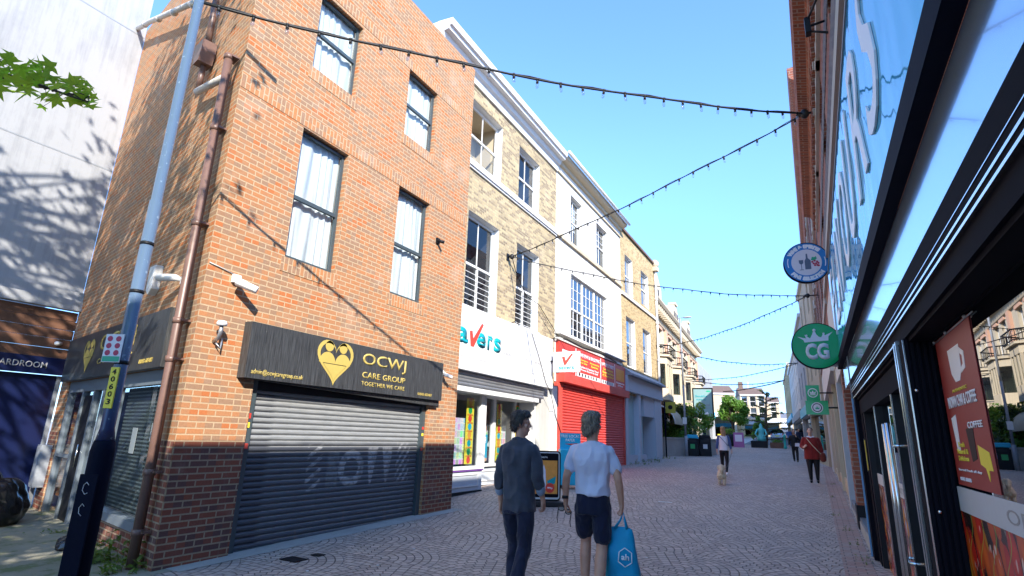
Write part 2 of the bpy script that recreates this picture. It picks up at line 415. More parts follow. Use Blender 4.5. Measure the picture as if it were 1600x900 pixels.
sheet('ground', -160, 160, -60, 900, -.03, M['concrete'], 8, 30)
sheet('paving', -10.5, 9, -14, 62, 0, M['paving'], 20, 2)
sheet('side_yard', -13.2, -6.45, -10, 5.6, .004, M['yard'], 8, 1)
sheet('pavement_edge', -7.3, -6.35, 4.2, 10.0, .005, M['concrete'], 2, 1)
sheet('pavement_strip', .16, .50, -6, 30, .005, M['block'], 2, 1)
sheet('road', -7, 1.5, 66, 200, .006, M['asphalt'], 4, 5, fx=lambda y: (-7-(y-66)*.035, -1.6-(y-66)*.012))
sheet('plaza', -26, -1, 62, 66.2, .005, M['block'], 6, 2)
# ------------------------------------------------------------------ facade helpers
def wall(mb, f, u0, u1, v0, v1, holes, depth=.3, m=0, mrev=None, w_=0):
    mrev = m if mrev is None else mrev
    us = sorted(set([u0, u1]+[q for h in holes for q in h[:2] if u0 < q < u1]))
    vs = sorted(set([v0, v1]+[q for h in holes for q in h[2:4] if v0 < q < v1]))
    for a, b in zip(us, us[1:]):
        for c, d in zip(vs, vs[1:]):
            cu, cv = (a+b)/2, (c+d)/2
            if any(h[0] < cu < h[1] and h[2] < cv < h[3] for h in holes): continue
            mb.fquad(f, a, b, c, d, w_, m)
    for a, b, c, d in [h[:4] for h in holes]:
        P = f.pt
        for q in (((a, c), (a, d)), ((b, d), (b, c)), ((a, d), (b, d)), ((b, c), (a, c))):
            (ua, va), (ub, vb) = q
            mb.quad(P(ua, va, w_), P(ub, vb, w_), P(ub, vb, w_-depth), P(ua, va, w_-depth), mrev)
def shell(mb, f, u0, u1, v0, v1, depth, m=0, mroof=None, ends=(1, 1)):
    """back, sides and flat roof of a block behind a facade"""
    P = f.pt
    if ends[0]: mb.quad(P(u0, v0, 0), P(u0, v0, -depth), P(u0, v1, -depth), P(u0, v1, 0), m)
    if ends[1]: mb.quad(P(u1, v0, 0), P(u1, v1, 0), P(u1, v1, -depth), P(u1, v0, -depth), m)
    mb.quad(P(u0, v0, -depth), P(u1, v0, -depth), P(u1, v1, -depth), P(u0, v1, -depth), m)
    rz = v1-.25
    mb.quad(P(u0, rz, -.01), P(u1, rz, -.01), P(u1, rz, -depth), P(u0, rz, -depth), m if mroof is None else mroof)
def curtain_mesh(f, u0, u1, v0, v1, w_, seed=0, part=0.0):
    mb = MB(); rnd = random.Random(seed); nx, nz = 90, 16; vs = []
    ph = [rnd.uniform(0, 6) for _ in range(4)]
    for j in range(nz+1):
        for i in range(nx+1):
            a, b = i/nx, j/nz
            k = a*1.0
            kk = k+.06*math.sin(k*9+ph[3]+b*1.5); d = .012*math.sin(kk*38+ph[0]+1.2*math.sin(b*2.5+ph[1]))+.006*math.sin(kk*71+ph[2]+b*2)+.010*math.sin(k*13+b*3+ph[1])
            sag = part*(1-b)*.3*math.sin(a*math.pi*2)
            vs.append(f.pt(u0+(u1-u0)*min(1, max(0, a+sag*.25)), v0+(v1-v0)*b, w_+d))
    fs = [(j*(nx+1)+i, j*(nx+1)+i+1, (j+1)*(nx+1)+i+1, (j+1)*(nx+1)+i) for j in range(nz) for i in range(nx)]
    mb.add(vs, fs, 0, True); return mb
def window(par, f, u0, u1, v0, v1, rec=.12, ft=.055, split=.5, nx=1, nt=1, nb=1, fm='white', style='dark', seed=0, glass='glass', name='window', grille=0, mull=None, sill=None, trickle=False, open_=0):
    mb = MB(); a = -rec-.05; b = -rec
    g = .002
    u0 += g; u1 -= g; v0 += g; v1 -= g
    mb.box(f, u0, u0+ft, v0, v1, a, b); mb.box(f, u1-ft, u1, v0, v1, a, b)
    mb.box(f, u0+ft, u1-ft, v1-ft, v1, a, b); mb.box(f, u0+ft, u1-ft, v0, v0+ft*1.2, a, b)
    bays = [(u0+ft, u1-ft)]
    if mull:
        n = mull; W_ = (u1-u0-2*ft-(n-1)*.09)/n; bays = []
        for i in range(n):
            s_ = u0+ft+i*(W_+.09); bays.append((s_, s_+W_))
            if i: mb.box(f, s_-.09, s_, v0+ft*1.2, v1-ft, a, b+.02)
    ms = v0+(v1-v0)*split
    for (s0, s1) in bays:
        if split: 
            mb.box(f, s0, s1, ms-.03, ms+.03, a+.012, b+.012)
        t = .022
        for i in range(1, nx):
            q = s0+(s1-s0)*i/nx; mb.box(f, q-t/2, q+t/2, v0+ft*1.2, v1-ft, a+.015, b-.008)
        for i in range(1, nt):
            q = ms+(v1-ft-ms)*i/nt; mb.box(f, s0, s1, q-t/2, q+t/2, a+.014, b-.010)
        for i in range(1, nb):
            q = v0+(ms-v0)*i/nb; mb.box(f, s0, s1, q-t/2, q+t/2, a+.014, b-.010)
        for i in range(grille):
            q = v0+.12+(ms-v0-.2)*i/grille; mb.box(f, s0, s1, q-.006, q+.006, b+.02, b+.030)
        if grille: mb.box(f, (s0+s1)/2-.012, (s0+s1)/2+.012, v0+.05, ms, b+.016, b+.034)
    if trickle: mb.box(f, u0+.2*(u1-u0), u1-.15*(u1-u0), v1-.055, v1-.03, b, b+.018)
    o = mb.build(name, M[fm], par)
    pm = MB(); top = v1
    pm.fquad(f, u0+ft*.6, u1-ft*.6, v0+ft*.6, (ms if open_ else v1-ft*.6), a+.025); p = pm.build('pane', M[glass], o, norm=False)
    # what stands behind the glass
    if style == 'curtain':
        mats = 0
        curtain_mesh(f, u0-.04, u1+.04, v0+.02, v1, a-.045, seed, .2).build('curtain', M['curtain'], o)
    elif style == 'halfcurtain':
        um = u0+(u1-u0)*.42
        curtain_mesh(f, um, u1-.05, v0+.03, v1-.03, a-.045, seed, .3).build('curtain', M['curtain'], o)
        curtain_mesh(f, u0+.05, u0+(u1-u0)*.3, v0+.03, v0+(v1-v0)*.75, a-.05, seed+1, .3).build('curtain', M['curtain'], o)
    elif style == 'blind':
        k = MB(); k.box(f, u0+.05, u1-.05, v0+(v1-v0)*random.uniform(.3, .55), v1-.03, a-.09, a-.08); k.build('blind', M['blind'], o)
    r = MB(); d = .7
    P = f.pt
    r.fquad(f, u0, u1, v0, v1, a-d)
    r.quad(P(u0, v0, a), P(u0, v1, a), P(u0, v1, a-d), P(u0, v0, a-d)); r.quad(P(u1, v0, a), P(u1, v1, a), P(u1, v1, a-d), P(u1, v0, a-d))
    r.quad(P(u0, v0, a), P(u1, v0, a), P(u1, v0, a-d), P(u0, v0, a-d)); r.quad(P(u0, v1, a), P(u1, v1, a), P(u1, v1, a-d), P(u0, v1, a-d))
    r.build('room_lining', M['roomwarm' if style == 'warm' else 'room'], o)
    if sill:
        k = MB(); k.box(f, u0-.06, u1+.06, v0-.10, v0-.004, -rec, .05); k.build('sill', M[sill], o, bevel=.008)
    return o
def shutter(f, u0, u1, v0, v1, w_, pitch=.077, amp=.012):
    prof = []; v = v0
    while v < v1:
        for a, d in ((0, -amp), (.12, 0), (.35, amp), (.65, amp), (.88, 0)):
            prof.append((v+a*pitch, w_+d))
        v += pitch
    prof.append((min(v, v1+pitch), w_-amp))
    mb = MB(); mb.strip(f, prof, u0, u1, 0, False); return mb
# ------------------------------------------------------------------ frames
FB = Fr((-6.61, 0, 0), (0, 1, 0))          # brick building on the left, street face
FS = Fr((-6.61, 4.05, 0), (.976, -.217, 0))  # its side face (u runs from -6.35 to 0 at the corner)
FW = Fr((-12.8, 0, 0), (0, 1, 0))          # white building set back on the left
FT = Fr((-7.4, 0, 0), (0, 1, 0))           # terrace beyond
FR_ = Fr((.55, 0, 0), (0, -1, 0))          # shop on the right (u = -Y)

# ================================================================== brick building with the care office
B1 = thing('brick_building', 'orange brick building on the left with black care office signs and a grey roller shutter', 'building', (-6.61, 4.05, 0))
wA = FB.rect(506.5, -8, 554, 153); wB = FB.rect(641, 108, 677, 241); wC = FB.rect(475, 201, 522.7, 428.3); wD = FB.rect(624, 288.7, 660, 475)
wA = (5.18, 6.15, 7.28, 8.74); wB = (7.51, 8.48, 7.32, 8.8); wC = (5.18, 6.16, 4.04, 6.17); wD = (7.51, 8.49, 4.06, 6.20)
U0, U1, TOP = 4.05, 9.9, 10.38
so_ = (4.98, 8.92, -.3, 2.36)
mb = MB(); wall(mb, FB, U0, U1, -.3, TOP, [wA, wB, wC, wD, so_], .28)
# right flank, parapet top and back
P = FB.pt
mb.quad(P(U1, -.3, 0), P(U1, TOP, 0), P(U1, TOP, -6), P(U1, -.3, -6))
mb.quad(P(U0, TOP, 0), P(U1, TOP, 0), P(U1, TOP, -.33), P(U0-.0, TOP, -.33))
mb.quad(P(U0, TOP, -.33), P(U1, TOP, -.33), P(U1, TOP-.5, -.33), P(U0, TOP-.5, -.33))
SO = (-5.75, -.62, -.3, 2.32)      # shopfront opening in the side wall
wall(mb, FS, -6.35, 0, -.3, TOP+.03, [SO], .25)
Q = FS.pt
mb.quad(Q(-6.35, TOP+.03, 0), Q(0, TOP+.03, 0), Q(0, TOP+.03, -.33), Q(-6.35, TOP+.03, -.33))
mb.quad(Q(-6.35, TOP-.47, -.33), Q(0, TOP-.47, -.33), Q(0, TOP+.03, -.33), Q(-6.35, TOP+.03, -.33))
mb.build('wall', [M['brick']], B1)
mb = MB(); mb.add([P(U0, TOP-.5, -.3), P(U1, TOP-.5, -.3), P(U1, TOP-.5, -6), Q(-6.35, TOP-.5, -.3)], [(0, 1, 2, 3)]); mb.build('roof', M['slate'], B1)
# soldier bands, brick sills, dark foot band that paints the cast shade
mb = MB()
for v in (6.20, 8.80):
    mb.box(FB, U0+.003, U1-.003, v, v+.215, .0015, .006)
for q in (wA, wB, wC, wD): mb.box(FB, q[0]-.06, q[1]+.06, q[2]-.225, q[2]-.004, .0015, .008)
mb.build('soldier_course', M['soldier'], B1)
for q in ((FB, U0+.003, so_[0]-.004), (FB, so_[1]+.004, U1-.003), (FS, -.61, -.003), (FS, -6.345, -5.76)):
    mb = MB(); mb.box(q[0], q[1], q[2], -.3, 1.42, .0015, .006); mb.build('plinth', M['brick_shade_riser'], B1)  # reaches up to the shadow line; the street's cast shade is put into its colour
for q, st, sd_ in ((wA, 'curtain', 1), (wB, 'curtain', 5), (wC, 'curtain', 9), (wD, 'curtain', 14)):
    window(B1, FB, *q, rec=.09, ft=.05, split=.47 if q is wC or q is wD else .5, fm='anthracite', style=st, seed=sd_, trickle=True)
# roller shutter
mb = shutter(FB, so_[0]+.1, so_[1]-.1, .05, 2.36, -.12)
def shuttermat():
    m, b = newmat('galvanised shutter with graffiti'); x, y, z = sep(uvs())
    n = noise(comb(x*2, y*9), 2, 4, .6)
    col = mix(ramp(n, .3, .7), (.22, .23, .235), (.30, .31, .315))
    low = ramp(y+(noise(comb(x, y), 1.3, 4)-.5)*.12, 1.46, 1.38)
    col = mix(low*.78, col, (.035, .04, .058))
    def band(x0, x1, y0, y1): return ramp(x, x0, x0+.04)*ramp(x, x1, x1-.04)*ramp(y, y0, y0+.05)*ramp(y, y1, y1-.05)
    diag = ramp(S.op('SINE', (x*1.0-y*.8)*42), .1, .35); diag2 = ramp(S.op('SINE', (x*1.0-y*1.5)*24), .2, .5)
    gx = x-3.05; gy = y-1.02; rr = S.op('SQRT', gx*gx+gy*gy); ring = ramp(S.op('ABSOLUTE', rr-.22), .075, .055)
    hx = x-3.72; mm_ = ramp(S.op('ABSOLUTE', S.op('ABSOLUTE', S.op('ABSOLUTE', hx)-.2)*1.0-.0-(y-1.0)*.22), .085, .06)*band(3.4, 4.05, .72, 1.36)
    shp = S.op('MAXIMUM', S.op('MAXIMUM', diag*band(4.15, 4.55, .72, 1.45), diag2*band(2.1, 2.42, .7, 1.4)), S.op('MAXIMUM', ring*band(2.7, 3.35, .7, 1.36), mm_))
    shp = S.op('MAXIMUM', shp, band(2.5, 2.78, .74, 1.3)*.35)
    col = mix(shp*.75*ramp(noise(comb(x, y), 9, 4), .3, .55), col, (.42, .43, .44))
    col = mix(ramp(noise(comb(x*3, y*.6), 3, 4, .7), .58, .75)*ramp(y, .6, .2)*.6, col, (.22, .12, .07))
    setc(b, 'Base Color', col); b.inputs['Metallic'].default_value = .1; b.inputs['Roughness'].default_value = .5; b.inputs['Specular IOR Level'].default_value = .25; bump(b, n, .15, .003); return m
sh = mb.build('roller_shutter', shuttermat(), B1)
mb = MB(); mb.box(FB, so_[0]+.001, so_[0]+.11, -.2, 2.36, -.2, -.055); mb.box(FB, so_[1]-.11, so_[1]-.001, -.2, 2.36, -.2, -.055)
mb.box(FB, so_[0]+.11, so_[1]-.11, .0, .07, -.135, -.09)
mb.build('shutter_guide', M['anthracite'], sh)
mb = MB(); mb.box(FB, so_[0]+.001, so_[1]-.001, 2.1, 2.359, -.27, -.06); mb.build('shutter_box', M['black'], sh)
mb = MB(); mb.box(FB, so_[0]-.02, so_[1]+.02, -.25, .045, -.1, .04); mb.build('threshold', M['kerb'], B1)
for (v, c, nm) in ((1.72, 'redsign', 'sticker'), (1.60, 'yellow', 'sticker'), (1.33, 'red', 'alarm_button')):
    mb = MB(); mb.box(FB, so_[0]+.02, so_[0]+.07, v, v+.07, -.055, -.048 if nm == 'sticker' else -.02); mb.build(nm, M[c], sh)
    mb = MB(); mb.box(FB, so_[1]-.08, so_[1]-.03, v-.05, v, -.055, -.048); mb.build('sticker', M[c], sh)
# street sign
def signmat():
    m, b = newmat('weathered black sign'); x, y, z = sep(uvs())
    st = noise(comb(x*26, y*1.2), 2, 4, .7); sp = ramp(noise(comb(x*9, y*3), 7, 2), .72, .78)
    col = mix(ramp(st, .35, .75), (.022, .023, .025), (.085, .09, .095)); col = mix(sp*.35, col, (.45, .45, .45))
    setc(b, 'Base Color', col); b.inputs['Roughness'].default_value = .4; return m
M['sign_black'] = signmat()
su0, su1, sv0, sv1 = 4.71, 9.13, 2.23, 2.97
mb = MB(); mb.box(FB, su0, su1, sv0, sv1, .0, .15); mb.prism(FB, [(su0+.1, sv0-.001), (su1-.02, sv0-.001), (su1-.02, sv0-.10), (so_[1]-.3, sv0-.10)], .0, .09)
sg = mb.build('sign_box', M['sign_black'], B1)
def heart(f, uc, vc, s, w_, par, name='heart_logo', mt='gold'):
    def H(k, n=44):
        out = []
        for i in range(n):
            t = 2*math.pi*i/n; out.append((uc+k*s*16*math.sin(t)**3/17, vc+k*s*(13*math.cos(t)-5*math.cos(2*t)-2*math.cos(3*t)-math.cos(4*t))/17+.0))
        return out
    mb = MB(); o, i_ = H(1), H(.84); n = len(o)
    vs = [f.pt(u, v, w_+.004) for u, v in o]+[f.pt(u, v, w_+.004) for u, v in i_]
    mb.add(vs, [(k, (k+1) % n, n+(k+1) % n, n+k) for k in range(n)])
    # lower filled part with the two figures' shoulders
    pts = [(u, v) for u, v in H(.86) if v < vc-.08*s]
    mb.prism(f, sorted([p for p in pts if p[0] <= uc], key=lambda p: -p[1])+sorted([p for p in pts if p[0] > uc], key=lambda p: p[1]), w_, w_+.004)
    for sx in (-1, 1):
        cx = uc+sx*.40*s
        mb.prism(f, [(cx+.40*s*math.cos(a*math.pi/12), vc-.17*s+.42*s*math.sin(a*math.pi/12)) for a in range(13)], w_, w_+.0045)
        mb.prism(f, [(cx-sx*.04*s+.21*s*math.cos(a*math.pi/8), vc+.48*s+.21*s*math.sin(a*math.pi/8)) for a in range(16)], w_, w_+.004)
    return mb.build(name, M[mt], par, norm=False)
a = FB.uv(537, 562, .15)
heart(FB, 6.24, 2.66, .40, .151, sg)
def put(s, f, x0, y0, x1, y1, w_, mt, par, **k):
    """lettering whose lower left and upper right corners were read off the photograph"""
    a, b = f.uv(x0, y0, w_), f.uv(x1, y1, w_)
    return text(s, f, min(a[0], b[0]), max(a[0], b[0]), min(a[1], b[1]), max(a[1], b[1]), w_+.001, M[mt], par, **k)
text('OCWJ', FB, 6.84, 7.97, 2.61, 2.86, .151, M['gold'], sg, bold=.012)
text('CARE GROUP', FB, 6.86, 7.97, 2.45, 2.55, .151, M['gold'], sg, bold=.02)
text('TOGETHER WE CARE', FB, 6.86, 7.97, 2.325, 2.395, .151, M['gold'], sg, bold=.01)
text('admin@ocwjcaregroup.co.uk', FB, 4.80, 5.66, 2.27, 2.36, .151, M['gold'], sg, bold=.008)
text('01843 603487', FB, 8.36, 8.80, 2.285, 2.335, .151, M['gold'], sg)
# side sign
mb = MB(); mb.box(FS, -5.95, -.68, 2.32, 3.10, 0, .10); sg2 = mb.build('sign_box', M['sign_black'], B1)
heart(FS, -4.35, 2.74, .34, .102, sg2)
text('OCWJ', FS, -3.72, -1.95, 2.66, 3.0, .102, M['gold'], sg2, bold=.012)
text('CARE GROUP', FS, -3.7, -1.95, 2.52, 2.61, .102, M['gold'], sg2, bold=.012)
text('01843 603487', FS, -1.55, -1.0, 2.40, 2.46, .102, M['gold'], sg2)
# side shopfront: door and window in grey frames
M['greyframe'] = plain('grey blue frame', (.15, .18, .21), .4, var=.1)
def litblind():
    m, b = newmat('venetian blind'); x, y, z = sep(uvs())
    s_ = S.op('SINE', y*120); n = noise(comb(x*2, y*2), 2, 3)
    col = mix(ramp(s_, -.2, .6), (.03, .04, .04), (.20, .24, .24)); setc(b, 'Base Color', mix(ramp(n, .35, .65)*.6, col, (.08, .10, .10))); b.inputs['Roughness'].default_value = .6
    return m
M['venetian'] = litblind()
mb = MB()
mb.box(FS, -5.74, -.63, 2.12, 2.31, -.12, -.02)
wr = (-2.75, -.63, .34, 2.12)
for u in (-5.74, -4.75, -4.05, -3.5, -2.84): mb.box(FS, u, u+.09, -.2, 2.12, -.12, -.02)
mb.box(FS, -2.75, -.74, .34, .45, -.12, .03); mb.box(FS, -.73, -.63, .34, 2.12, -.12, -.02)
mb.box(FS, -2.75, -2.68, .45, 2.12, -.11, -.03)
mb.box(FS, -3.41, -2.85, 1.0, 1.06, -.11, -.03); mb.box(FS, -5.65, -4.76, 1.0, 1.05, -.11, -.03)
fr_ = mb.build('shopfront_frame', M['greyframe'], B1)
mb = MB(); mb.fquad(FS, -2.68, -.73, .45, 2.12, -.07); mb.fquad(FS, -5.65, -2.8, .02, 2.12, -.075); mb.build('pane', M['glass'], fr_, norm=False)
mb = MB(); mb.fquad(FS, -2.68, -.73, .45, 2.12, -.16); mb.build('venetian_blind', M['venetian'], fr_)
mb = MB(); mb.box(FS, -5.75, -2.8, -.2, 2.2, -1.2, -.9); mb.box(FS, -5.74, -.62, .2, .34, -.14, -.13); mb.build('room_lining', M['room'], fr_)
mb = MB(); wall(mb, FS, -2.84, -.62, -.3, .335, [], .1, w_=-.02); mb.build('stall_riser', M['brick_shade_riser'], B1)
mb = MB(); mb.box(FS, -4.70, -4.08, .06, 2.05, -.11, -.05); dr = mb.build('door', M['black'], B1)
mb = MB(); mb.tube([FS.pt(-4.16, .9, .0), FS.pt(-4.16, 1.25, .0)], .014); mb.build('handle', M['chrome'], dr)
mb = MB(); mb.box(FS, -1.35, -1.12, 1.38, 1.62, -.15, -.145); mb.box(FS, -2.1, -1.9, 1.2, 1.55, -.15, -.145); mb.build('notice', M['white'], fr_)
# pipes on the side wall
a = FS.pt
mb = MB(); mb.tube([a(-6.6, 10.45, .18), a(-5.2, 9.95, .18), a(-1.3, 8.4, .16)], .05)
for t_ in (.18, .4, .62, .85): 
    p0, p1 = a(-6.6, 10.5, .18), a(-1.6, 8.45, .18); p = p0.lerp(p1, t_); d_ = (p1-p0).normalized()*.05; mb.tube([p-d_, p+d_], .066)
mb.build('sloping_waste_pipe', M['pipewhite'], B1)
mb = MB(); mb.tube([a(-1.36, 8.5, .12), a(-1.32, 7.42, .12)], .05); mb.tube([a(-1.32, 7.05, .12), a(-1.34, 6.66, .12)], .045)
mb.prism(FS, [(-1.48, 7.42), (-1.16, 7.42), (-1.16, 7.24), (-1.22, 7.06), (-1.42, 7.06), (-1.48, 7.24)], .03, .24)
mb.build('rainwater_hopper', M['pipe'], B1)
mb = MB(); mb.tube([a(-1.38, 6.62, .12), a(-.34, 6.40, .12)], .052); mb.build('branch_pipe', M['pipewhite'], B1)
mb = MB(); mb.tube([a(-.26, 6.75, .12), a(-.26, 2.0, .12), a(-.26, .03, .12)], .058)
for v in (6.74, 5.6, 4.2, 2.9, 2.42, 1.1, .45): mb.tube([a(-.26, v, .12), a(-.26, v-.07, .12)], .07); mb.box(FS, -.36, -.16, v-.045, v-.02, .01, .11)
mb.build('downpipe', M['pipe'], B1)
def ptz(c, par, f, u, v, w_=0, big=1):
    mb = MB(); mb.box(f, u-.05*big, u+.05*big, v-.05*big, v+.05*big, w_, w_+.05*big); mb.tube([f.pt(u, v, w_+.04), f.pt(u+.05, v-.06, w_+.16*big)], .025*big)
    mb.tube([f.pt(u-.04, v-.05, w_+.10), f.pt(u+.14*big, v-.13*big, w_+.25*big)], [.05*big, .045*big], 10); return mb.build('security_camera', M['white'], par, bevel=.004)
# wall fittings of the brick building: each can be unscrewed, so each is a thing
def fit(name, label, cat, f, u, v, w_=0, group=None):
    return thing(name, label, cat, f.pt(u, v, w_), group)
t = fit('security_camera', 'white security camera on the brick front above the left end of the black care sign', 'camera', FB, 4.46, 3.5, 0); ptz(0, t, FB, 4.46, 3.5, 0, 1.1)
t = fit('security_camera', 'small white security camera at the right end of the black care sign', 'camera', FB, 9.27, 2.78); ptz(0, t, FB, 9.27, 2.82, 0, .8)
t = fit('security_camera', 'small dark camera high on the brick front beside the lower right window', 'camera', FB, 8.83, 5.5)
mb = MB(); mb.box(FB, 8.78, 8.88, 5.44, 5.56, 0, .04); mb.tube([FB.pt(8.8, 5.5, .04), FB.pt(8.86, 5.46, .16)], .035); mb.build('housing', M['black'], t)
t = fit('dome_camera', 'white dome camera on a curled bracket left of the black care sign', 'camera', FB, 4.29, 2.85)
mb = MB(); mb.lathe(FB.pt(4.29, 2.84, .14), [(.001, .06), (.05, .05), (.065, .02), (.06, -.01), (.001, -.015)], 14); mb.build('dome', M['white'], t)
mb = MB(); mb.tube([FB.pt(4.29, 2.83, .14), FB.pt(4.29, 2.74, .14), FB.pt(4.30, 2.68, .1), FB.pt(4.31, 2.64, .01)], .025); mb.tube([FB.pt(4.31, 2.62, .05), FB.pt(4.37, 2.55, .07), FB.pt(4.38, 2.68, .06)], .012); mb.build('bracket', M['steel'], t)
t = fit('alarm_box', 'white slanted burglar alarm box on the shaded side wall', 'alarm', FS, -1.79, 3.67)
mb = MB(); mb.prism(FS, [(-1.92, 3.86), (-1.66, 3.86), (-1.68, 3.50), (-1.79, 3.42), (-1.9, 3.5)], 0, .11); mb.build('housing', M['white'], t, bevel=.01)
t = fit('bullet_camera', 'white bullet camera on the side wall left of the brown downpipe', 'camera', FS, -.85, 3.5)
mb = MB(); mb.box(FS, -.68, -.60, 3.42, 3.52, 0, .06); mb.tube([FS.pt(-.66, 3.48, .06), FS.pt(-.72, 3.5, .12), FS.pt(-1.02, 3.53, .22)], [.03, .05, .055]); mb.build('housing', M['white'], t)
t = fit('letter_box', 'grey metal meter box beside the dark shop entrance by the rubbish bags', 'meter box', FS, -6.05, .75)
mb = MB(); mb.box(FS, -6.2, -5.86, .45, 1.18, 0, .16); mb.box(FS, -6.18, -5.88, .48, 1.15, .16, .168); mb.build('housing', M['lead'], t, bevel=.006)
t = fit('cable', 'thin pale cable clipped along the brick front above the care sign', 'cable', FB, 4.3, 3.6)
mb = MB(); mb.tube([FB.pt(4.07, 3.62, .012), FB.pt(4.2, 3.6, .012), FB.pt(4.42, 3.56, .012)], .008, 5); mb.build('cable_run', M['pipewhite'], t)
# ================================================================== white building set back on the left, with the shop below
W1 = thing('white_building', 'tall white rendered building set back at the left behind the tree shadow', 'building', (-12.8, 4, 0))
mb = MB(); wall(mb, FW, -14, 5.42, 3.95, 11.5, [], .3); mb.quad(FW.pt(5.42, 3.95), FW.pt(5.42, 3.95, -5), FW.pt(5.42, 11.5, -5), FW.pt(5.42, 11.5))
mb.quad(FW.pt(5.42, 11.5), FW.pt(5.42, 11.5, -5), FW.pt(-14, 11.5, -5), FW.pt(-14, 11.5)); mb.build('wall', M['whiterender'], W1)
mb = MB()
for v in (10.22, 6.84): mb.box(FW, -14, 5.41, v-.03, v, .0015, .004)
mb.build('render_joint', M['lead'], W1)
mb = MB(); mb.box(FW, -14, 5.40, 3.93, 4.10, -.02, .10); mb.box(FW, -14, 5.41, 3.72, 3.92, -.02, .16); mb.build('ledge', M['whiterender'], W1)
mb = MB()
for i in range(5): mb.box(FW, -14, 5.40, 2.78+i*.185, 2.955+i*.185, -.02, .05+.01*(i % 2))
bd = mb.build('fascia_boards', M['wood'], W1)
mb = MB(); mb.box(FW, -14, 5.38, 2.46, 2.77, -.02, .09); M['bluefascia'] = plain('royal blue fascia', (.006, .012, .06), .4, var=.1)
bf = mb.build('blue_fascia', M['bluefascia'], W1)
a = FW.uv(-52, 552, .09); text('BOARDROOM', FW, 4.17, 5.08, 2.56, 2.67, .091, M['greyletter' if 0 else 'pipewhite'], bf, bold=.008)
mb = MB(); mb.box(FW, -14, 5.40, -.3, 2.455, -1.6, -1.5); mb.fquad(FW, -14, 5.4, 2.45, 2.452, -.5); mb.build('room_lining', M['room'], W1)
mb = MB(); mb.box(FW, 4.05, 5.38, .02, 2.45, -.08, -.03); pn = mb.build('blue_panel', M['bluefascia'], W1)
mb = MB()
for u in (1.2, 2.2, 3.15, 3.97): mb.box(FW, u, u+.07, -.1, 2.45, -.1, .0)
mb.box(FW, 1.2, 4.04, .95, 1.0, -.09, -.02); mb.box(FW, 1.2, 4.04, -.1, .08, -.098, .002)
mb.build('shopfront_frame', M['lead'], W1)
mb = MB(); mb.box(FW, 5.33, 5.40, -.1, 2.45, -.1, .0); mb.build('door_post', M['lead'], W1)
mb = MB(); mb.fquad(FW, -13.9, 3.95, .02, 2.45, -.05); mb.build('pane', M['mirror2'], W1, norm=False)
t = fit('bullet_camera', 'tiny white camera on the dark boards near the wall corner', 'camera', FW, 5.2, 3.05)
mb = MB(); mb.box(FW, 5.2, 5.26, 3.0, 3.1, .0, .05); mb.tube([FW.pt(5.22, 3.06, .05), FW.pt(5.1, 3.04, .2)], .04); mb.build('housing', M['white'], t)
# ================================================================== terrace: yellow brick shop with white sign
G = 1.096
u_a, u_b, u_c, u_d = 9.9, 16.75, 24.35, 31.0
T1 = thing('stock_brick_building', 'yellow brick house with a wide white health shop sign, next to the orange brick building', 'building', FT.pt(10, 0, 0))
w1 = (11.07, 12.75, 8.72, 10.52); w2 = (13.86, 15.34, 8.74, 10.50); w3 = (11.15, 12.76, 4.68, 7.26); w4 = (13.88, 15.42, 4.76, 7.26)
mb = MB(); wall(mb, FT, u_a, u_b, 2.6, 11.15, [w1, w2, w3, w4], .26, 0, 1)
shell(mb, FT, u_a, u_b, 2.6, 11.3, 7, 0, 0, (0, 0)); mb.quad(FT.pt(u_a, 9, 0), FT.pt(u_a, 9, -7), FT.pt(u_a, 11.3, -7), FT.pt(u_a, 11.3, 0))
mb.build('wall', [M['stock'], M['white']], T1)
mb = MB()
cprof = [(10.95, 0), (10.95, .06), (11.15, .07), (11.2, .16), (11.32, .2), (11.34, .34), (11.42, .36), (11.44, .42), (11.62, .44), (11.66, 0)]
mb.extr(FT, cprof, 9.3, u_b+.02); mb.box(FT, 9.3, u_b, 11.2, 11.65, -1.2, 0)
mb.build('cornice', M['white'], T1)
mb = MB(); mb.box(FT, u_a+.0, u_b, 8.5, 8.66, 0, .09); mb.box(FT, u_a, u_b, 8.44, 8.5, 0, .05); mb.build('string_course', M['white'], T1)
for i, (q, nb, gr) in enumerate(((w1, 1, 0), (w2, 1, 0), (w3, 1, 7), (w4, 1, 7))):
    window(T1, FT, *q, rec=.17, ft=.08, nx=2, fm='white', style=('warm', 'dark', 'dark', 'dark')[i], split=.48, grille=gr, sill=None, open_=(i == 0), seed=i)
mb = MB(); 
for q in (w3, w4): 
    mb.box(FT, q[0]-.05, q[1]+.05, q[2]-.09, q[2]-.004, -.16, .06)
mb.build('window_sill', M['white'], T1)
for q in (w1, w2, w3, w4):
    n = 18; mb = MB()
    for k in range(n):
        a0 = q[0]-.08+(q[1]-q[0]+.16)*k/n; mb.box(FT, a0+.004, a0+(q[1]-q[0]+.16)/n-.006, q[3]+.004, q[3]+.23, .001, .006)
    mb.build('window_arch', M['stock'], T1)
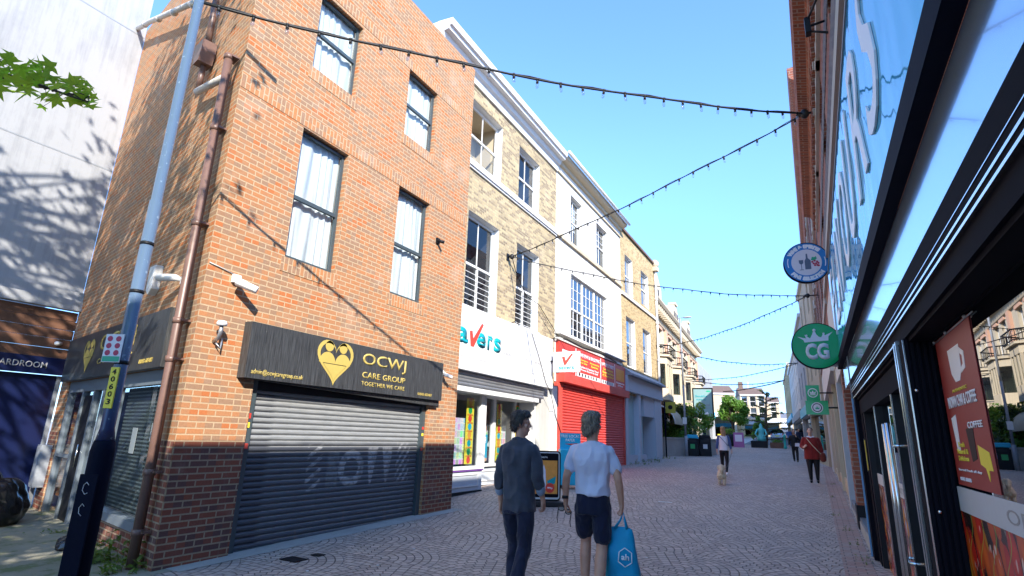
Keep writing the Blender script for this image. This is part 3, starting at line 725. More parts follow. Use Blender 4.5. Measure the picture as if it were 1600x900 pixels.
# fascia with the shop name
mb = MB(); mb.box(FT, u_a+.02, 15.97, 3.38, 4.62, .0, .30); mb.box(FT, u_a+.02, 15.97, 3.07, 3.36, .0, .30); mb.box(FT, u_a+.02, 15.95, 3.36, 3.38, 0, .29)
fs_ = mb.build('fascia', M['white'], T1, bevel=.006)
def L(s, x0, y0, x1, y1, v0, v1, mt, par, w_=.301, f=FT, **k):
    a, b = f.uv(x0, y0, w_)[0], f.uv(x1, y1, w_)[0]
    return text(s, f, a, b, v0, v1, w_, M[mt], par, **k)
ua, ub = FT.uv(717.5, 545, .3)[0], FT.uv(783, 550, .3)[0]
for ch, a0, a1 in (('s', 9.93, 10.38), ('a', 10.48, 10.98), ('e', 11.35, 11.80), ('r', 11.88, 12.14), ('s', 12.20, 12.58)): text(ch, FT, a0, a1, 3.68, 4.06, .301, M['teal'], fs_, bold=.035)
mb = MB(); mb.prism(FT, [(11.03, 4.02), (11.15, 4.04), (11.20, 3.86), (11.58, 4.30), (11.66, 4.27), (11.24, 3.66), (11.10, 3.66)], .30, .306); mb.build('tick_logo', M['redletter'], fs_)
text('HEALTH  |  HOME  |  BEAUTY', FT, 12.78, 15.35, 3.66, 3.765, .301, M['greyletter'], fs_)
# roller grille box, window bays
mb = shutter(FT, u_a+.02, 15.6, 2.72, 3.06, .16, .085, .012); mb.build('roller_grille', M['steel'], T1)
mb = MB(); mb.box(FT, u_a+.02, 15.3, 2.60, 2.715, -.62, .15); mb.build('transom', M['white'], T1)
mb = MB(); mb.box(FT, 15.62, 16.66, .1, 3.06, -.3, .02); mb.build('stone_pier', M['stone'], T1)
mb = MB(); mb.box(FT, 16.4, 16.74, .25, 3.2, .0, .12); mb.build('white_pier', M['white'], T1)
gA = .23
mb = MB()
for (u0, u1, w_) in ((u_a+.05, 12.7, -.16), (12.7, 15.6, -.62)):
    mb.box(FT, u0, u1, .78, .86, w_-.05, w_+.03)
mb.box(FT, 12.66, 12.72, .86, 2.6, -.62, -.14)
for u in (10.02, 12.45): mb.box(FT, u, u+.17, .86, 2.6, -.24, -.13)
for u in (12.76, 13.9, 15.2): mb.box(FT, u, u+.14, .86, 2.6, -.7, -.6)
mb.box(FT, 15.44, 15.6, .2, 2.7, -.6, -.1)
wf = mb.build('window_frame', M['white'], T1)
mb = MB(); mb.fquad(FT, u_a+.05, 12.7, .86, 2.6, -.2); mb.fquad(FT, 12.7, 15.6, .86, 2.6, -.66); mb.quad(FT.pt(12.7, .86, -.2), FT.pt(12.7, .86, -.66), FT.pt(12.7, 2.6, -.66), FT.pt(12.7, 2.6, -.2))
mb.build('pane', M['glass'], wf, norm=False)
mb = MB(); mb.box(FT, u_a+.05, 12.68, .28, .74, -.3, -.18); mb.box(FT, 12.72, 15.5, .3, .74, -.75, -.66); mb.box(FT, 12.64, 12.70, .28, .74, -.7, -.2)
st = mb.build('stall_riser', M['greyfront'], T1)
mb = MB()
for (u0, u1, v0, v1, w_) in ((10.15, 12.5, .38, .68, -.178), (13.0, 15.2, .4, .68, -.658)):
    for q in ((u0, u1, v0, v0+.03), (u0, u1, v1-.03, v1), (u0, u0+.03, v0+.03, v1-.03), (u1-.03, u1, v0+.03, v1-.03)): mb.box(FT, q[0], q[1], q[2], q[3], w_, w_+.02)
mb.build('moulding', M['white'], st)
mb = MB(); mb.box(FT, u_a+.05, 12.69, .742, .778, -.2, -.145); mb.build('purple_trim', plain('purple trim', (.16, .05, .3), .5), st)
mb = MB(); mb.box(FT, u_a+.05, 12.7, .0, .275, -.3, -.165); mb.box(FT, 12.72, 15.5, .0, .28, -.75, -.65); mb.build('black_plinth', M['black'], st)
# shop interior: back wall, floor, shelves with goods
mb = MB(); mb.box(FT, u_a, 15.6, .1, 3.0, -4.2, -4.1); mb.box(FT, u_a, 15.6, 2.95, 3.0, -4.1, -.7); mb.box(FT, 9.92, 9.96, .1, 3, -4.1, -.3); mb.box(FT, 15.62, 15.66, .1, 3, -4.1, -.3); mb.box(FT, u_a, 15.6, .24, .28, -4.1, -.78)
mb.build('shop_interior', M['blind'], T1)
def goods():
    m, b = newmat('printed goods'); x, y, z = sep(uvs()); 
    cx_, cy_ = fl(x/.13), fl(y/.17); wn = node('ShaderNodeTexWhiteNoise', p_noise_dimensions='2D', Vector=comb(cx_, cy_))
    col = S(wn.outputs[1]); fx_, fy_ = fr(x/.13), fr(y/.17)
    e = S.op('MAXIMUM', S.op('ABSOLUTE', fx_-.5), S.op('ABSOLUTE', fy_-.5)) > .43
    col = mix(.35, col, (.8, .8, .8)); nn = noise(comb(x, y), 30, 3); col = mix(ramp(nn, .5, .6)*.5, col, (.05, .3, .5))
    setc(b, 'Base Color', mix(e, col, (.75, .75, .75))); b.inputs['Roughness'].default_value = .5; return m
M['goods'] = goods()
mb = MB()
mb.box(FT, 10.1, 12.4, .9, 2.0, -.42, -.34); mb.box(FT, 12.9, 15.1, .9, 1.9, -.95, -.85)
mb.build('goods_display', M['goods'], T1)
def poster(par, f, u0, u1, v0, v1, w_, base, items, name='poster', th=.006):
    mb = MB(); mb.box(f, u0, u1, v0, v1, w_-th, w_); o = mb.build(name, M[base], par)
    for it in items:
        if it[0] == 'r':
            _, a, b, c, d, mt = it; k = MB(); k.box(f, u0+a*(u1-u0), u0+b*(u1-u0), v0+c*(v1-v0), v0+d*(v1-v0), w_, w_+.002); k.build('printed_block', M[mt], o)
        elif it[0] == 'c':
            _, a, b, r_, mt = it; k = MB(); uc, vc = u0+a*(u1-u0), v0+b*(v1-v0)
            k.prism(f, [(uc+r_*math.cos(q*math.pi/10), vc+r_*math.sin(q*math.pi/10)) for q in range(20)], w_, w_+.003); k.build('printed_disc', M[mt], o)
        else:
            _, a, b, c, d, s_, mt = it; text(s_, f, u0+a*(u1-u0), u0+b*(u1-u0), v0+c*(v1-v0), v0+d*(v1-v0), w_+.002, M[mt], o, bold=.02, ext=.002)
    return o
for k, (u0, u1, w_) in enumerate(((11.95, 12.3, -.26), (14.3, 14.6, -.72), (15.22, 15.42, -.58))):
    v0, v1 = .9, 2.5
    it = []
    cols = ['redletter', 'greenp', 'teal', 'orange', 'bluep', 'redletter', 'greenp', 'orange']
    for j in range(8):
        it.append(('c', .5, .06+.125*j, .085, cols[(j+k) % 8])); it.append(('t', .1, .9, .105+.125*j, .13+.125*j, 'OFFER', 'redletter'))
    poster(T1, FT, u0, u1, v0, v1, w_, 'yellow', it)
poster(T1, FT, 13.0, 13.75, 1.7, 2.25, -.72, 'pinkstone', [('t', .1, .9, .65, .9, 'ONLY\n£4.49', 'whiteletter'), ('r', .15, .85, .08, .5, 'greyletter')])
poster(T1, FT, 13.0, 13.8, 1.0, 1.62, -.71, 'bluep', [('t', .08, .92, .62, .9, 'UNDER £8', 'whiteletter')]+[('r', .1+.14*i, .16+.14*i, .12, .5, ('redletter', 'orange', 'black', 'whiteletter', 'redletter', 'teal')[i]) for i in range(6)])
poster(T1, FT, 14.0, 14.28, 2.05, 2.5, -.72, 'teal', [('t', .3, .95, .35, .62, 'er', 'whiteletter')])
poster(T1, FT, 10.15, 10.75, 1.45, 2.1, -.3, 'greenp', [('c', .3, .3, .12, 'whiteletter'), ('c', .7, .6, .12, 'whiteletter'), ('r', .1, .9, .85, .95, 'whiteletter')])
mb = MB()
for (u0, w_) in ((10.2, -.27), (13.75, -.735)): mb.prism(FT, [(u0, 1.3), (u0+.75, 1.9), (u0+.75, 1.3)], w_-.004, w_)
mb.build('white_wedge_print', M['white'], T1)
# projecting sign
ps = thing('projecting_sign', 'small white square projecting sign with a red tick beside the red shop', 'sign', FT.pt(15.9, 3.6, .3))
FPs = Fr(FT.pt(15.75, 0, .3), (1, 0, 0))     # faces down the street (towards -Y)
mb = MB(); mb.box(FPs, .1, .98, 3.55, 4.18, -.08, 0); mb.build('panel', M['white'], ps, bevel=.01)
mb = MB(); mb.tube([FPs.pt(-.02, 3.9, -.04), FPs.pt(.12, 3.9, -.04)], .03); mb.build('bracket', M['black'], ps)
mb = MB(); mb.prism(FPs, [(.40, 4.02), (.49, 4.03), (.52, 3.90), (.72, 4.12), (.76, 4.09), (.53, 3.77), (.47, 3.77)], 0, .004); mb.build('tick_logo', M['redletter'], ps)
text('savers', FPs, .30, .80, 3.63, 3.72, 0, M['teal'], ps, bold=.02)
# ================================================================== white stuccoed house over the red shuttered shop
T2 = thing('stucco_building', 'white stuccoed house with a triple window above the red shuttered phone shop', 'building', FT.pt(17, 0, 0))
t1 = (18.13, 19.32, 8.72, 10.62); t2 = (21.02, 22.44, 8.72, 10.55); t3 = (18.2, 22.3, 5.12, 7.48)
mb = MB(); wall(mb, FT, u_b, u_c, 3.4, 11.55, [t1, t2, t3], .26); shell(mb, FT, u_b, u_c, 3.4, 11.6, 7, 0, 0, (0, 0)); mb.build('wall', M['whitestucco'], T2)
mb = MB(); mb.extr(FT, [(11.3, 0), (11.32, .1), (11.42, .12), (11.45, .25), (11.5, .34), (11.62, .38), (11.66, .3), (11.7, 0)], u_b+.02, u_c+.05); mb.box(FT, u_b+.03, u_c-.01, 11.7, 11.95, -.6, -.02)
mb.build('cornice', M['creamlight'], T2)
mb = MB(); mb.tube([FT.pt(u_b+.05, 11.66, .47), FT.pt(u_c+.1, 11.62, .47)], .065); mb.build('gutter', M['white'], T2)
mb = MB(); mb.box(FT, u_b, u_c, 8.5, 8.64, 0, .09); mb.box(FT, u_b, u_c, 10.98, 11.05, 0, .07); mb.build('string_course', M['creamlight'], T2)
window(T2, FT, *t1, rec=.15, ft=.07, nx=2, nt=3, nb=1, style='blind'); window(T2, FT, *t2, rec=.15, ft=.07, nx=2, nt=3, nb=1, style='dark')
window(T2, FT, *t3, rec=.10, ft=.08, nx=3, nt=3, nb=3, mull=3, style='dark', split=.46, glass='glasssky', sill='white')
mb = MB(); mb.box(FT, u_b+.02, u_c, 4.98, 5.02, .0, .2); mb.box(FT, u_b+.1, 23.9, 4.78, 4.86, .0, .14); mb.build('ledge', M['whitestucco'], T2)
mb = MB(); pp = [FT.pt(16.5, 4.75, .05), FT.pt(17.4, 4.88, .16), FT.pt(19, 4.83, .16), FT.pt(21, 4.9, .16), FT.pt(23, 4.8, .16)]; mb.tube(pp, .018, 5); mb.build('cable_run', M['black'], T2)
mb = MB(); mb.box(FT, 16.85, 24.28, 3.70, 4.72, .0, .14); rs = mb.build('sign_board', M['redsign'], T2)
def L2(s, u0, u1, v0, v1, mt): text(s, FT, u0, u1, v0, v1, .143, M[mt], rs, bold=.02, ext=.003)
def blk(u0, u1, v0, v1, mt): k = MB(); k.box(FT, u0, u1, v0, v1, .14, .145); k.build('printed_block', M[mt], rs)
for u in (18.3, 20.95, 22.75): blk(u, u+.05, 3.72, 4.7, 'whiteletter')
blk(17.1, 18.1, 4.0, 4.5, 'whiteletter'); L2('Mobile Repair', 16.95, 18.2, 3.78, 3.9, 'whiteletter')
L2('PHONE REPAIR & UNLOCKING', 18.45, 20.85, 4.46, 4.60, 'whiteletter'); L2('All Screens\nSame Day', 18.5, 19.5, 4.2, 4.40, 'yellow'); L2('Accessories\nBatteries', 19.75, 20.8, 4.2, 4.40, 'yellow')
L2('Tablets & Laptops Fixed\nPhones Bought & Sold', 18.7, 20.7, 3.95, 4.14, 'whiteletter'); blk(18.45, 20.85, 3.74, 3.88, 'whiteletter')
for i in range(7): blk(18.6+i*.3, 18.72+i*.3, 3.76, 3.87, 'black')
L2('LAPTOP & TABLET', 21.1, 22.65, 4.44, 4.58, 'whiteletter'); L2('Screens\nBatteries\nCharging', 21.2, 22.6, 4.0, 4.38, 'yellow'); blk(21.1, 22.65, 3.74, 3.88, 'whiteletter')
for i in range(5): blk(21.2+i*.28, 21.32+i*.28, 3.76, 3.87, 'bluep')
blk(22.95, 24.1, 4.05, 4.55, 'orange'); L2('Accessories\n& More', 22.95, 24.1, 3.8, 4.0, 'whiteletter')
mb = MB(); mb.prism(FT.sub(0, 0), [(16.9, 3.38), (24.3, 3.38), (24.3, 3.68), (16.9, 3.68)], 0, .32)
hd = mb.build('shutter_hood', M['red'], T2, bevel=.01)
def redshut():
    m, b = newmat('red shutter'); x, y, z = sep(uvs()); n = noise(comb(x*1.5, y*5), 2, 4)
    setc(b, 'Base Color', mix(ramp(n, .3, .7), (.55, .055, .045), (.68, .09, .07))); b.inputs['Roughness'].default_value = .4; return m
mb = shutter(FT, 17.2, 24.15, .42, 3.4, .05, .095, .022); mb.build('roller_shutter', redshut(), T2)
mb = MB(); mb.box(FT, 16.78, 17.2, .3, 3.37, -.02, .12); mb.box(FT, 24.15, 24.3, .3, 3.37, -.02, .1); mb.build('pilaster', M['red'], T2, bevel=.01)
mb = MB(); mb.box(FT, 16.75, 24.3, .2, .41, -.05, .12); mb.box(FT, 16.75, 24.3, .5, 3.5, -.3, -.1); mb.build('threshold', M['kerb'], T2)
# ================================================================== yellow brick house with grey shopfront
T3 = thing('yellow_brick_building', 'yellow brick house with four sash windows above an empty grey shopfront', 'building', FT.pt(25, 0, 0))
q1 = (25.1, 26.4, 8.45, 10.4); q2 = (28.0, 29.5, 8.55, 10.4); q3 = (25.1, 26.6, 4.9, 7.3); q4 = (28.05, 29.6, 4.9, 7.25)
mb = MB(); wall(mb, FT, u_c, u_d, 3.6, 11.5, [q1, q2, q3, q4], .25, 0, 1); shell(mb, FT, u_c, u_d, -.2, 11.5, 8, 0, 0, (0, 0)); mb.quad(FT.pt(u_d, .0, -.001), FT.pt(u_d, .0, -8), FT.pt(u_d, 11.5, -8), FT.pt(u_d, 11.5, -.001))
mb.build('wall', [M['stock2'], M['white']], T3)
mb = MB(); mb.box(FT, u_c, u_d+.02, 11.5, 11.62, -.4, .1); mb.build('coping', M['tile'], T3)
mb = MB(); mb.box(FT, u_c, u_d, 8.2, 8.34, 0, .08); mb.build('string_course', M['white'], T3)
for i, q in enumerate((q1, q2, q3, q4)): window(T3, FT, *q, rec=.14, ft=.09, nx=1, style='dark' if i % 2 else 'blind', glass='glasssky')
mb = MB(); mb.tube([FT.pt(u_d-.12, 11.3, .09), FT.pt(u_d-.12, 8.4, .09), FT.pt(u_d-.12, .9, .09)], .07)
for v in (11.2, 9.5, 8.1, 6, 4): mb.tube([FT.pt(u_d-.12, v, .09), FT.pt(u_d-.12, v-.12, .09)], .1)
mb.build('downpipe', M['white'], T3)
mb = MB(); mb.sph(FT.pt(u_d-.12, 11.55, .06), .26, 12, 0); mb.box(FT, u_d-.35, u_d+.1, 11.1, 11.35, -.2, .25); mb.build('corner_finial', M['creamlight'], T3)
mb = MB(); mb.prism(FT, [(u_c, 4.35), (u_d-.0, 4.35), (u_d, 4.62), (u_c, 4.62)], 0, .02); mb.extr(FT, [(4.42, .0), (4.42, .42), (4.50, .42), (4.8, .0)], u_c+.02, u_d); mb.build('lead_canopy', M['lead'], T3)
mb = MB()
mb.box(FT, u_c+.02, u_d, 3.72, 4.415, -.02, .22)
mb.box(FT, u_c+.02, 24.75, .4, 3.72, -.3, .12); mb.box(FT, 26.4, 26.75, .4, 3.72, -.3, .14); mb.box(FT, 29.6, u_d, .4, 3.72, -1.2, .12)
mb.box(FT, 26.75, 28.0, .4, .95, -.25, .05); mb.box(FT, 24.75, 26.4, .4, .95, -.25, .05)
mb.box(FT, 27.6, 29.6, 2.75, 3.72, -.1, .06)
sf = mb.build('shopfront', M['greyfront'], T3)
M['aqua'] = plain('aqua painted board', (.30, .47, .50), .35, var=.15, vs=1.2)
mb = MB(); mb.box(FT, 24.75, 26.4, .95, 3.72, -.2, -.12); mb.box(FT, 26.75, 27.9, .95, 3.72, -.2, -.12); mb.box(FT, 27.9, 29.6, .9, 2.75, -1.15, -1.05); mb.prism(FT, [(27.88, .95), (27.95, .95), (27.95, 3.7), (27.88, 3.7)], -1.1, -.12)
mb.build('window_board', M['aqua'], sf)
mb = MB(); mb.box(FT, 28.2, 28.9, 1.55, 2.1, -1.045, -1.0); mb.box(FT, 28.0, 29.6, .6, .9, -1.1, -1.0); mb.build('notice', M['black'], sf)
mb = MB(); mb.box(FT, 28.28, 28.82, 1.62, 1.8, -1.0, -.995); mb.build('printed_block', M['redsign'], sf)
# ================================================================== ornate cream building, where the street bends
def pry(x, y, Y): d = ray(x, y); return Vector((0, 0, CAMZ))+d*(Y/d.y)
def prz(x, y, z): d = ray(x, y); return Vector((0, 0, CAMZ))+d*((z-CAMZ)/d.z)
def prg(x, y):
    d = ray(x, y); d = d/math.hypot(d.x, d.y); t = .5
    while t < 500:
        p = Vector((0, 0, CAMZ))+d*t
        if p.z < gz(p.y): return Vector((p.x, p.y, gz(p.y)))
        t += max(.01, t*.0015)
    return p
FO = Fr((-8.5, 33.5, 0), (-.057, .998, 0))
OB = thing('ornate_building', 'ornate cream Victorian building with balconies and a bracketed cornice beyond the yellow brick house', 'building', FO.pt(0, 0, 0))
holes = []; LU = 24.0; nb = 4; bw = LU/nb
for i in range(nb):
    c = bw*(i+.5)
    for s_ in (-1.0, 1.0): holes.append((c+s_-.55, c+s_+.55, 7.1, 9.1))
    for s_ in (-2.1, 2.1): holes.append((c+s_-.3, c+s_+.3, 4.9, 6.4))
holes2 = holes+[(bw*(i+.5)-2.4, bw*(i+.5)+2.4, .3, 3.3) for i in range(nb)]
mb = MB(); wall(mb, FO, 0, LU, -.2, 9.9, holes2, .3); shell(mb, FO, 0, LU, -.2, 10.6, 9, 0, 0); mb.build('wall', [M['creamlight']], OB)
for h in holes: window(OB, FO, *h, rec=.15, ft=.07, style='dark' if random.random() < .6 else 'blind', glass='glasssky', fm='white')
mb = MB()
mb.extr(FO, [(9.75, 0), (9.8, .15), (10.1, .2), (10.15, .55), (10.3, .65), (10.4, .65), (10.42, 0)], -.1, LU+.1); mb.box(FO, 0, LU, 10.4, 10.8, -.5, .1)
mb.extr(FO, [(9.2, 0), (9.22, .12), (9.32, .15), (9.36, 0)], 0, LU); mb.extr(FO, [(6.75, 0), (6.77, .15), (6.9, .18), (6.92, 0)], 0, LU); mb.extr(FO, [(3.9, 0), (3.92, .2), (4.1, .25), (4.12, 0)], 0, LU)
mb.build('cornice', M['cream'], OB)
k = 0
while k*.6 < LU: mb = MB(); mb.box(FO, k*.6+.15, k*.6+.4, 9.75, 10.13, .1, .5); mb.build('cornice_bracket', M['creamlight'], OB); k += 1
mb = MB()
for i in range(nb+1):
    c = min(LU-.3, max(.3, bw*i)); mb.box(FO, c-.3, c+.3, 4.2, 9.2, .0, .16)
for i in range(nb):
    c = bw*(i+.5)
    for s_ in (-1.0, 1.0):
        mb.prism(FO, [(c+s_+.75*math.cos(a*math.pi/10), 9.0+.35*math.sin(a*math.pi/10)) for a in range(11)], .0, .08)
mb.build('pilaster', M['pinkstone'], OB)
for i in range(nb):
    c = bw*(i+.5)
    mb = MB(); mb.prism(Fr(FO.pt(0, 0, 0), FO.U), [(c-1.5, 4.2), (c+1.5, 4.2), (c+1.5, 6.75), (c-1.5, 6.75)], 0, .01)
    poly = [(-1.6, 0), (-1.0, .75), (1.0, .75), (1.6, 0)]
    for v0, v1, e in ((4.1, 4.85, 0), (6.35, 6.8, 0), (6.8, 6.92, .15)):
        P_ = [FO.pt(c+a*(1+e*.6), v0, b+(e if b else 0)) for a, b in poly]+[FO.pt(c+a*(1+e*.6), v1, b+(e if b else 0)) for a, b in poly]
        mb.add(P_, [(0, 1, 5, 4), (1, 2, 6, 5), (2, 3, 7, 6), (0, 3, 2, 1), (4, 5, 6, 7)])
    for a, b in ((-1.55, .05), (-1.0, .72), (-.35, .72), (.35, .72), (1.0, .72), (1.55, .05)): mb.box(FO, c+a-.09, c+a+.09, 4.85, 6.35, b-.1, b+.02)
    by = mb.build('bay_window', M['creamlight'], OB)
    k = MB(); P_ = [FO.pt(c+a*.96, v, b*.92) for v in (4.85, 6.35) for a, b in poly]; k.add(P_, [(0, 1, 5, 4), (1, 2, 6, 5), (2, 3, 7, 6)]); k.build('pane', M['mirror2'], by, norm=False)
    mb = MB()
    pts = [(-1.75, .1), (-1.1, .95), (1.1, .95), (1.75, .1)]
    for (a, b), (a2, b2) in zip(pts, pts[1:]):
        mb.tube([FO.pt(c+a, 7.5, b), FO.pt(c+a2, 7.5, b2)], .04, 5); mb.tube([FO.pt(c+a, 6.98, b), FO.pt(c+a2, 6.98, b2)], .03, 5)
        n = 7
        for j in range(n+1): q = j/n; mb.tube([FO.pt(c+a+(a2-a)*q, 6.95, b+(b2-b)*q), FO.pt(c+a+(a2-a)*q, 7.5, b+(b2-b)*q)], .016, 4)
    mb.build('balcony_rail', M['black'], OB)
    # shop below
    mb = MB(); mb.box(FO, c-2.4, c+2.4, .3, 3.3, -.5, -.4); mb.build('shop_window', M['mirror2'], OB)
    if i < 3:
        mb = MB(); n = 8
        prof = [(3.75-1.15*(1-math.cos(a/n*math.pi/2)), 1.3*math.sin(a/n*math.pi/2)) for a in range(n+1)]; mb.strip(FO, prof, c-2.5, c+2.5, 0, True); mb.build('barrel_awning', M['cream' if i != 1 else 'stone'], OB)
        mb = MB(); 
        for u in (c-2.5, c+2.45): mb.tube([FO.pt(u, v, w_) for v, w_ in prof], .04, 5)
        mb.build('awning_rib', M['white'], OB)
mb = MB(); mb.box(FO, .5, LU-.5, 3.35, 3.85, .02, .1); mb.build('shop_fascia', M['redsign'], OB)
# attic gables and slate roof
for i, (c, wd, hh) in enumerate(((3.2, 4.2, 13.0), (11.8, 3.0, 12.4), (19.5, 3.0, 12.4))):
    mb = MB(); mb.prism(FO, [(c-wd/2, 10.7), (c+wd/2, 10.7), (c+wd/2, 12.0 if i == 0 else 11.6), (c+.5, hh), (c-.5, hh), (c-wd/2, 12.0 if i == 0 else 11.6)], -1.6, .0)
    mb.box(FO, c-.55, c+.55, hh, hh+.18, -.5, .1); g_ = mb.build('attic_gable', M['creamlight'], OB)
    mb = MB()
    for a in (-.8, 0, .8): mb.box(FO, c+a-.22, c+a+.22, 11.1, 11.8, .0, .02)
    mb.build('attic_window', M['room'], g_)
mb = MB(); mb.add([FO.pt(0, 10.7, -.5), FO.pt(LU, 10.7, -.5), FO.pt(LU, 13.2, -2.6), FO.pt(0, 13.2, -2.6), FO.pt(0, 10.7, -9), FO.pt(LU, 10.7, -9)], [(0, 1, 2, 3), (3, 2, 5, 4), (0, 3, 4), (1, 5, 2)]); mb.build('slate_roof', M['slate'], OB)
for c, wd in ((.7, 1.0), (7.6, 1.4), (15.5, 1.4), (23.4, 1.0)):
    mb = MB(); mb.box(FO, c-wd/2, c+wd/2, 11, 14.0, -3.0, -2.2); mb.box(FO, c-wd/2-.08, c+wd/2+.08, 14.0, 14.2, -3.08, -2.12)
    ch = mb.build('chimney', M['cream'], OB)
    mb = MB()
    for j in range(int(wd/.35)): mb.tube([FO.pt(c-wd/2+.2+j*.35, 14.2, -2.6), FO.pt(c-wd/2+.2+j*.35, 14.6, -2.6)], [.13, .10], 8)
    mb.build('chimney_pot', M['tile'], ch)
# ------------------------------------------------------------------ plain houses further on (generic builder)
def house(name, label, f, u0, u1, z0, z1, wm, depth=7, floors=2, cols=2, ww=1.0, roof=None, rh=1.8, base=None, first=4.0, wh=1.6, cat='building', bandm=None, fm='white', shopm='greyfront'):
    t = thing(name, label, cat, f.pt((u0+u1)/2, z0, 0)); hs = []
    fh = (z1-first)/max(1, floors)
    for i in range(floors):
        for j in range(cols):
            c = u0+(u1-u0)*(j+.5)/cols; v = first+fh*i+(fh-wh)/2; hs.append((c-ww/2, c+ww/2, v, v+wh))
    sh = (u0+.3, u1-.3, z0+.3, first-.9)
    mb = MB(); wall(mb, f, u0, u1, z0-.3, z1, hs+[sh], .22); shell(mb, f, u0, u1, z0-.3, z1+.2, depth); mb.build('wall', M[wm], t)
    for h in hs: window(t, f, *h, rec=.12, ft=.08, style=random.choice(['dark', 'blind']), glass='glasssky', fm=fm)
    mb = MB(); mb.box(f, u0+.1, u1-.1, first-.85, first-.25, 0, .12); mb.build('shop_fascia', M[shopm], t)
    mb = MB(); mb.box(f, *sh, -.3, -.2); mb.build('shop_window', M['mirror2'], t)
    mb = MB(); mb.box(f, u0, u1, z1-.02, z1+.2, -.2, .15)
    if bandm: mb.box(f, u0, u1, first+fh-.1, first+fh+.05, 0, .06)
    mb.build('cornice', M[bandm or 'white'], t)
    if roof:
        mb = MB(); mb.add([f.pt(u0-.1, z1+.1, .2), f.pt(u1+.1, z1+.1, .2), f.pt(u1+.1, z1+rh, -depth/2), f.pt(u0-.1, z1+rh, -depth/2), f.pt(u1+.1, z1+.1, -depth), f.pt(u0-.1, z1+.1, -depth)], [(0, 1, 2, 3), (3, 2, 4, 5), (0, 3, 5), (1, 4, 2)]); mb.build('roof', M[roof], t)
        mb = MB(); mb.box(f, u0+.2, u0+.9, z1+rh*.5, z1+rh+1.0, -depth/2-.4, -depth/2+.4); mb.build('chimney', M['tile'], t)
    return t
t = thing('gable_building', 'plain pale building end beyond the ornate cream building', 'building', FO.pt(30, 0, 0))
mb = MB(); wall(mb, FO, LU+.1, 40, 1, 9.6, [(26, 39.5, 1.6, 4.4)], .3); shell(mb, FO, LU+.1, 40, 1, 9.6, 9); mb.build('wall', M['whiterender'], t)
mb = MB(); mb.box(FO, 26, 39.5, 1.6, 4.4, -.5, -.3); mb.build('shop_window', M['mirror2'], t)
mb = MB(); mb.box(FO, 25, 40, 4.5, 5.2, 0, .1); mb.build('shop_fascia', M['bluep'], t)
# cross houses closing the view (faces turned to the camera)
def face(px, Y, ang=0):
    p = pry(px, 690, Y); U = Matrix.Rotation(ang, 3, 'Z') @ Vector((1, 0, 0)); return Fr((p.x, p.y, 0), U)
f1 = face(1120, 88, .35)
house('shop_house', 'low brown roofed shop with a blue window poster behind the green tree', f1, -2.5, 3.0, 2.2, 8.6, 'cream', roof='tile', rh=1.6, cols=2, ww=1.3, first=6.2, floors=1, shopm='white')
t = thing('brick_shop', 'small orange brick shop behind the green tree trunk', 'building', face(1143, 90).pt(0, 2.3, 0)); f2 = face(1143, 90)
mb = MB(); mb.box(f2, -1.2, 1.5, 2, 7.2, -5, 0); mb.build('wall', M['stock2'], t); mb = MB(); mb.box(f2, -.4, .7, 2.3, 4.4, 0, .02); mb.build('door', M['red'], t)
f3 = face(1158, 96, .2); house('white_house', 'tall white gabled house right of the green tree', f3, 0.3, 4.0, 2.4, 9.0, 'cream', roof='tile', rh=1.5, cols=3, ww=.9, first=5.4)
f4 = face(1188, 104, .1); house('cream_house', 'cream house with a brown pitched roof behind the dark conifer', f4, -.4, 3.4, 2.8, 8.3, 'cream', roof='tile', rh=1.3, cols=2, ww=.9, first=6)
f5 = face(1180, 150, .1); house('distant_terrace', 'distant white terrace at the end of the road', f5, -6, 9, 2.5, 7.6, 'whitestucco', roof='slate', rh=1.5, cols=6, ww=1, first=6.5, floors=1)
t = thing('flagpole', 'thin white mast above the distant rooftops', 'mast', pry(1168, 640, 120)); a = pry(1168, 640, 120); mb = MB(); mb.tube([a, pry(1168, 597, 120)], .13, 6); mb.build('mast', M['white'], t)
# ------------------------------------------------------------------ right side far row, bending left
FQ = Fr((.42, 30, 0), (.062, -.998, 0))    # u decreases away from the camera
def far(u): return -u
house('painted_building', 'cream painted house with a white shopfront beyond the tall red brick block on the right', FQ, -9, 0, .7, 10.6, 'cream', cols=3, ww=1.1, floors=2, first=4.2, shopm='white')
house('blue_grey_building', 'pale blue grey house beyond the cream painted one on the right', FQ, -19, -9.1, .9, 9.6, 'whiterender', cols=3, ww=1.1, floors=2, first=4.4, shopm='bluep')
house('distant_shop', 'distant white shop row past the blue grey house on the right', FQ, -38, -19.1, 1.3, 9.0, 'whitestucco', cols=6, ww=1.1, floors=2, first=4.6, shopm='lead')
house('corner_house', 'last house of the right hand row with an orange brick top', FQ, -62, -38.1, 2.0, 10.2, 'stock2', cols=6, ww=1.1, floors=2, first=5.2, shopm='bluep')
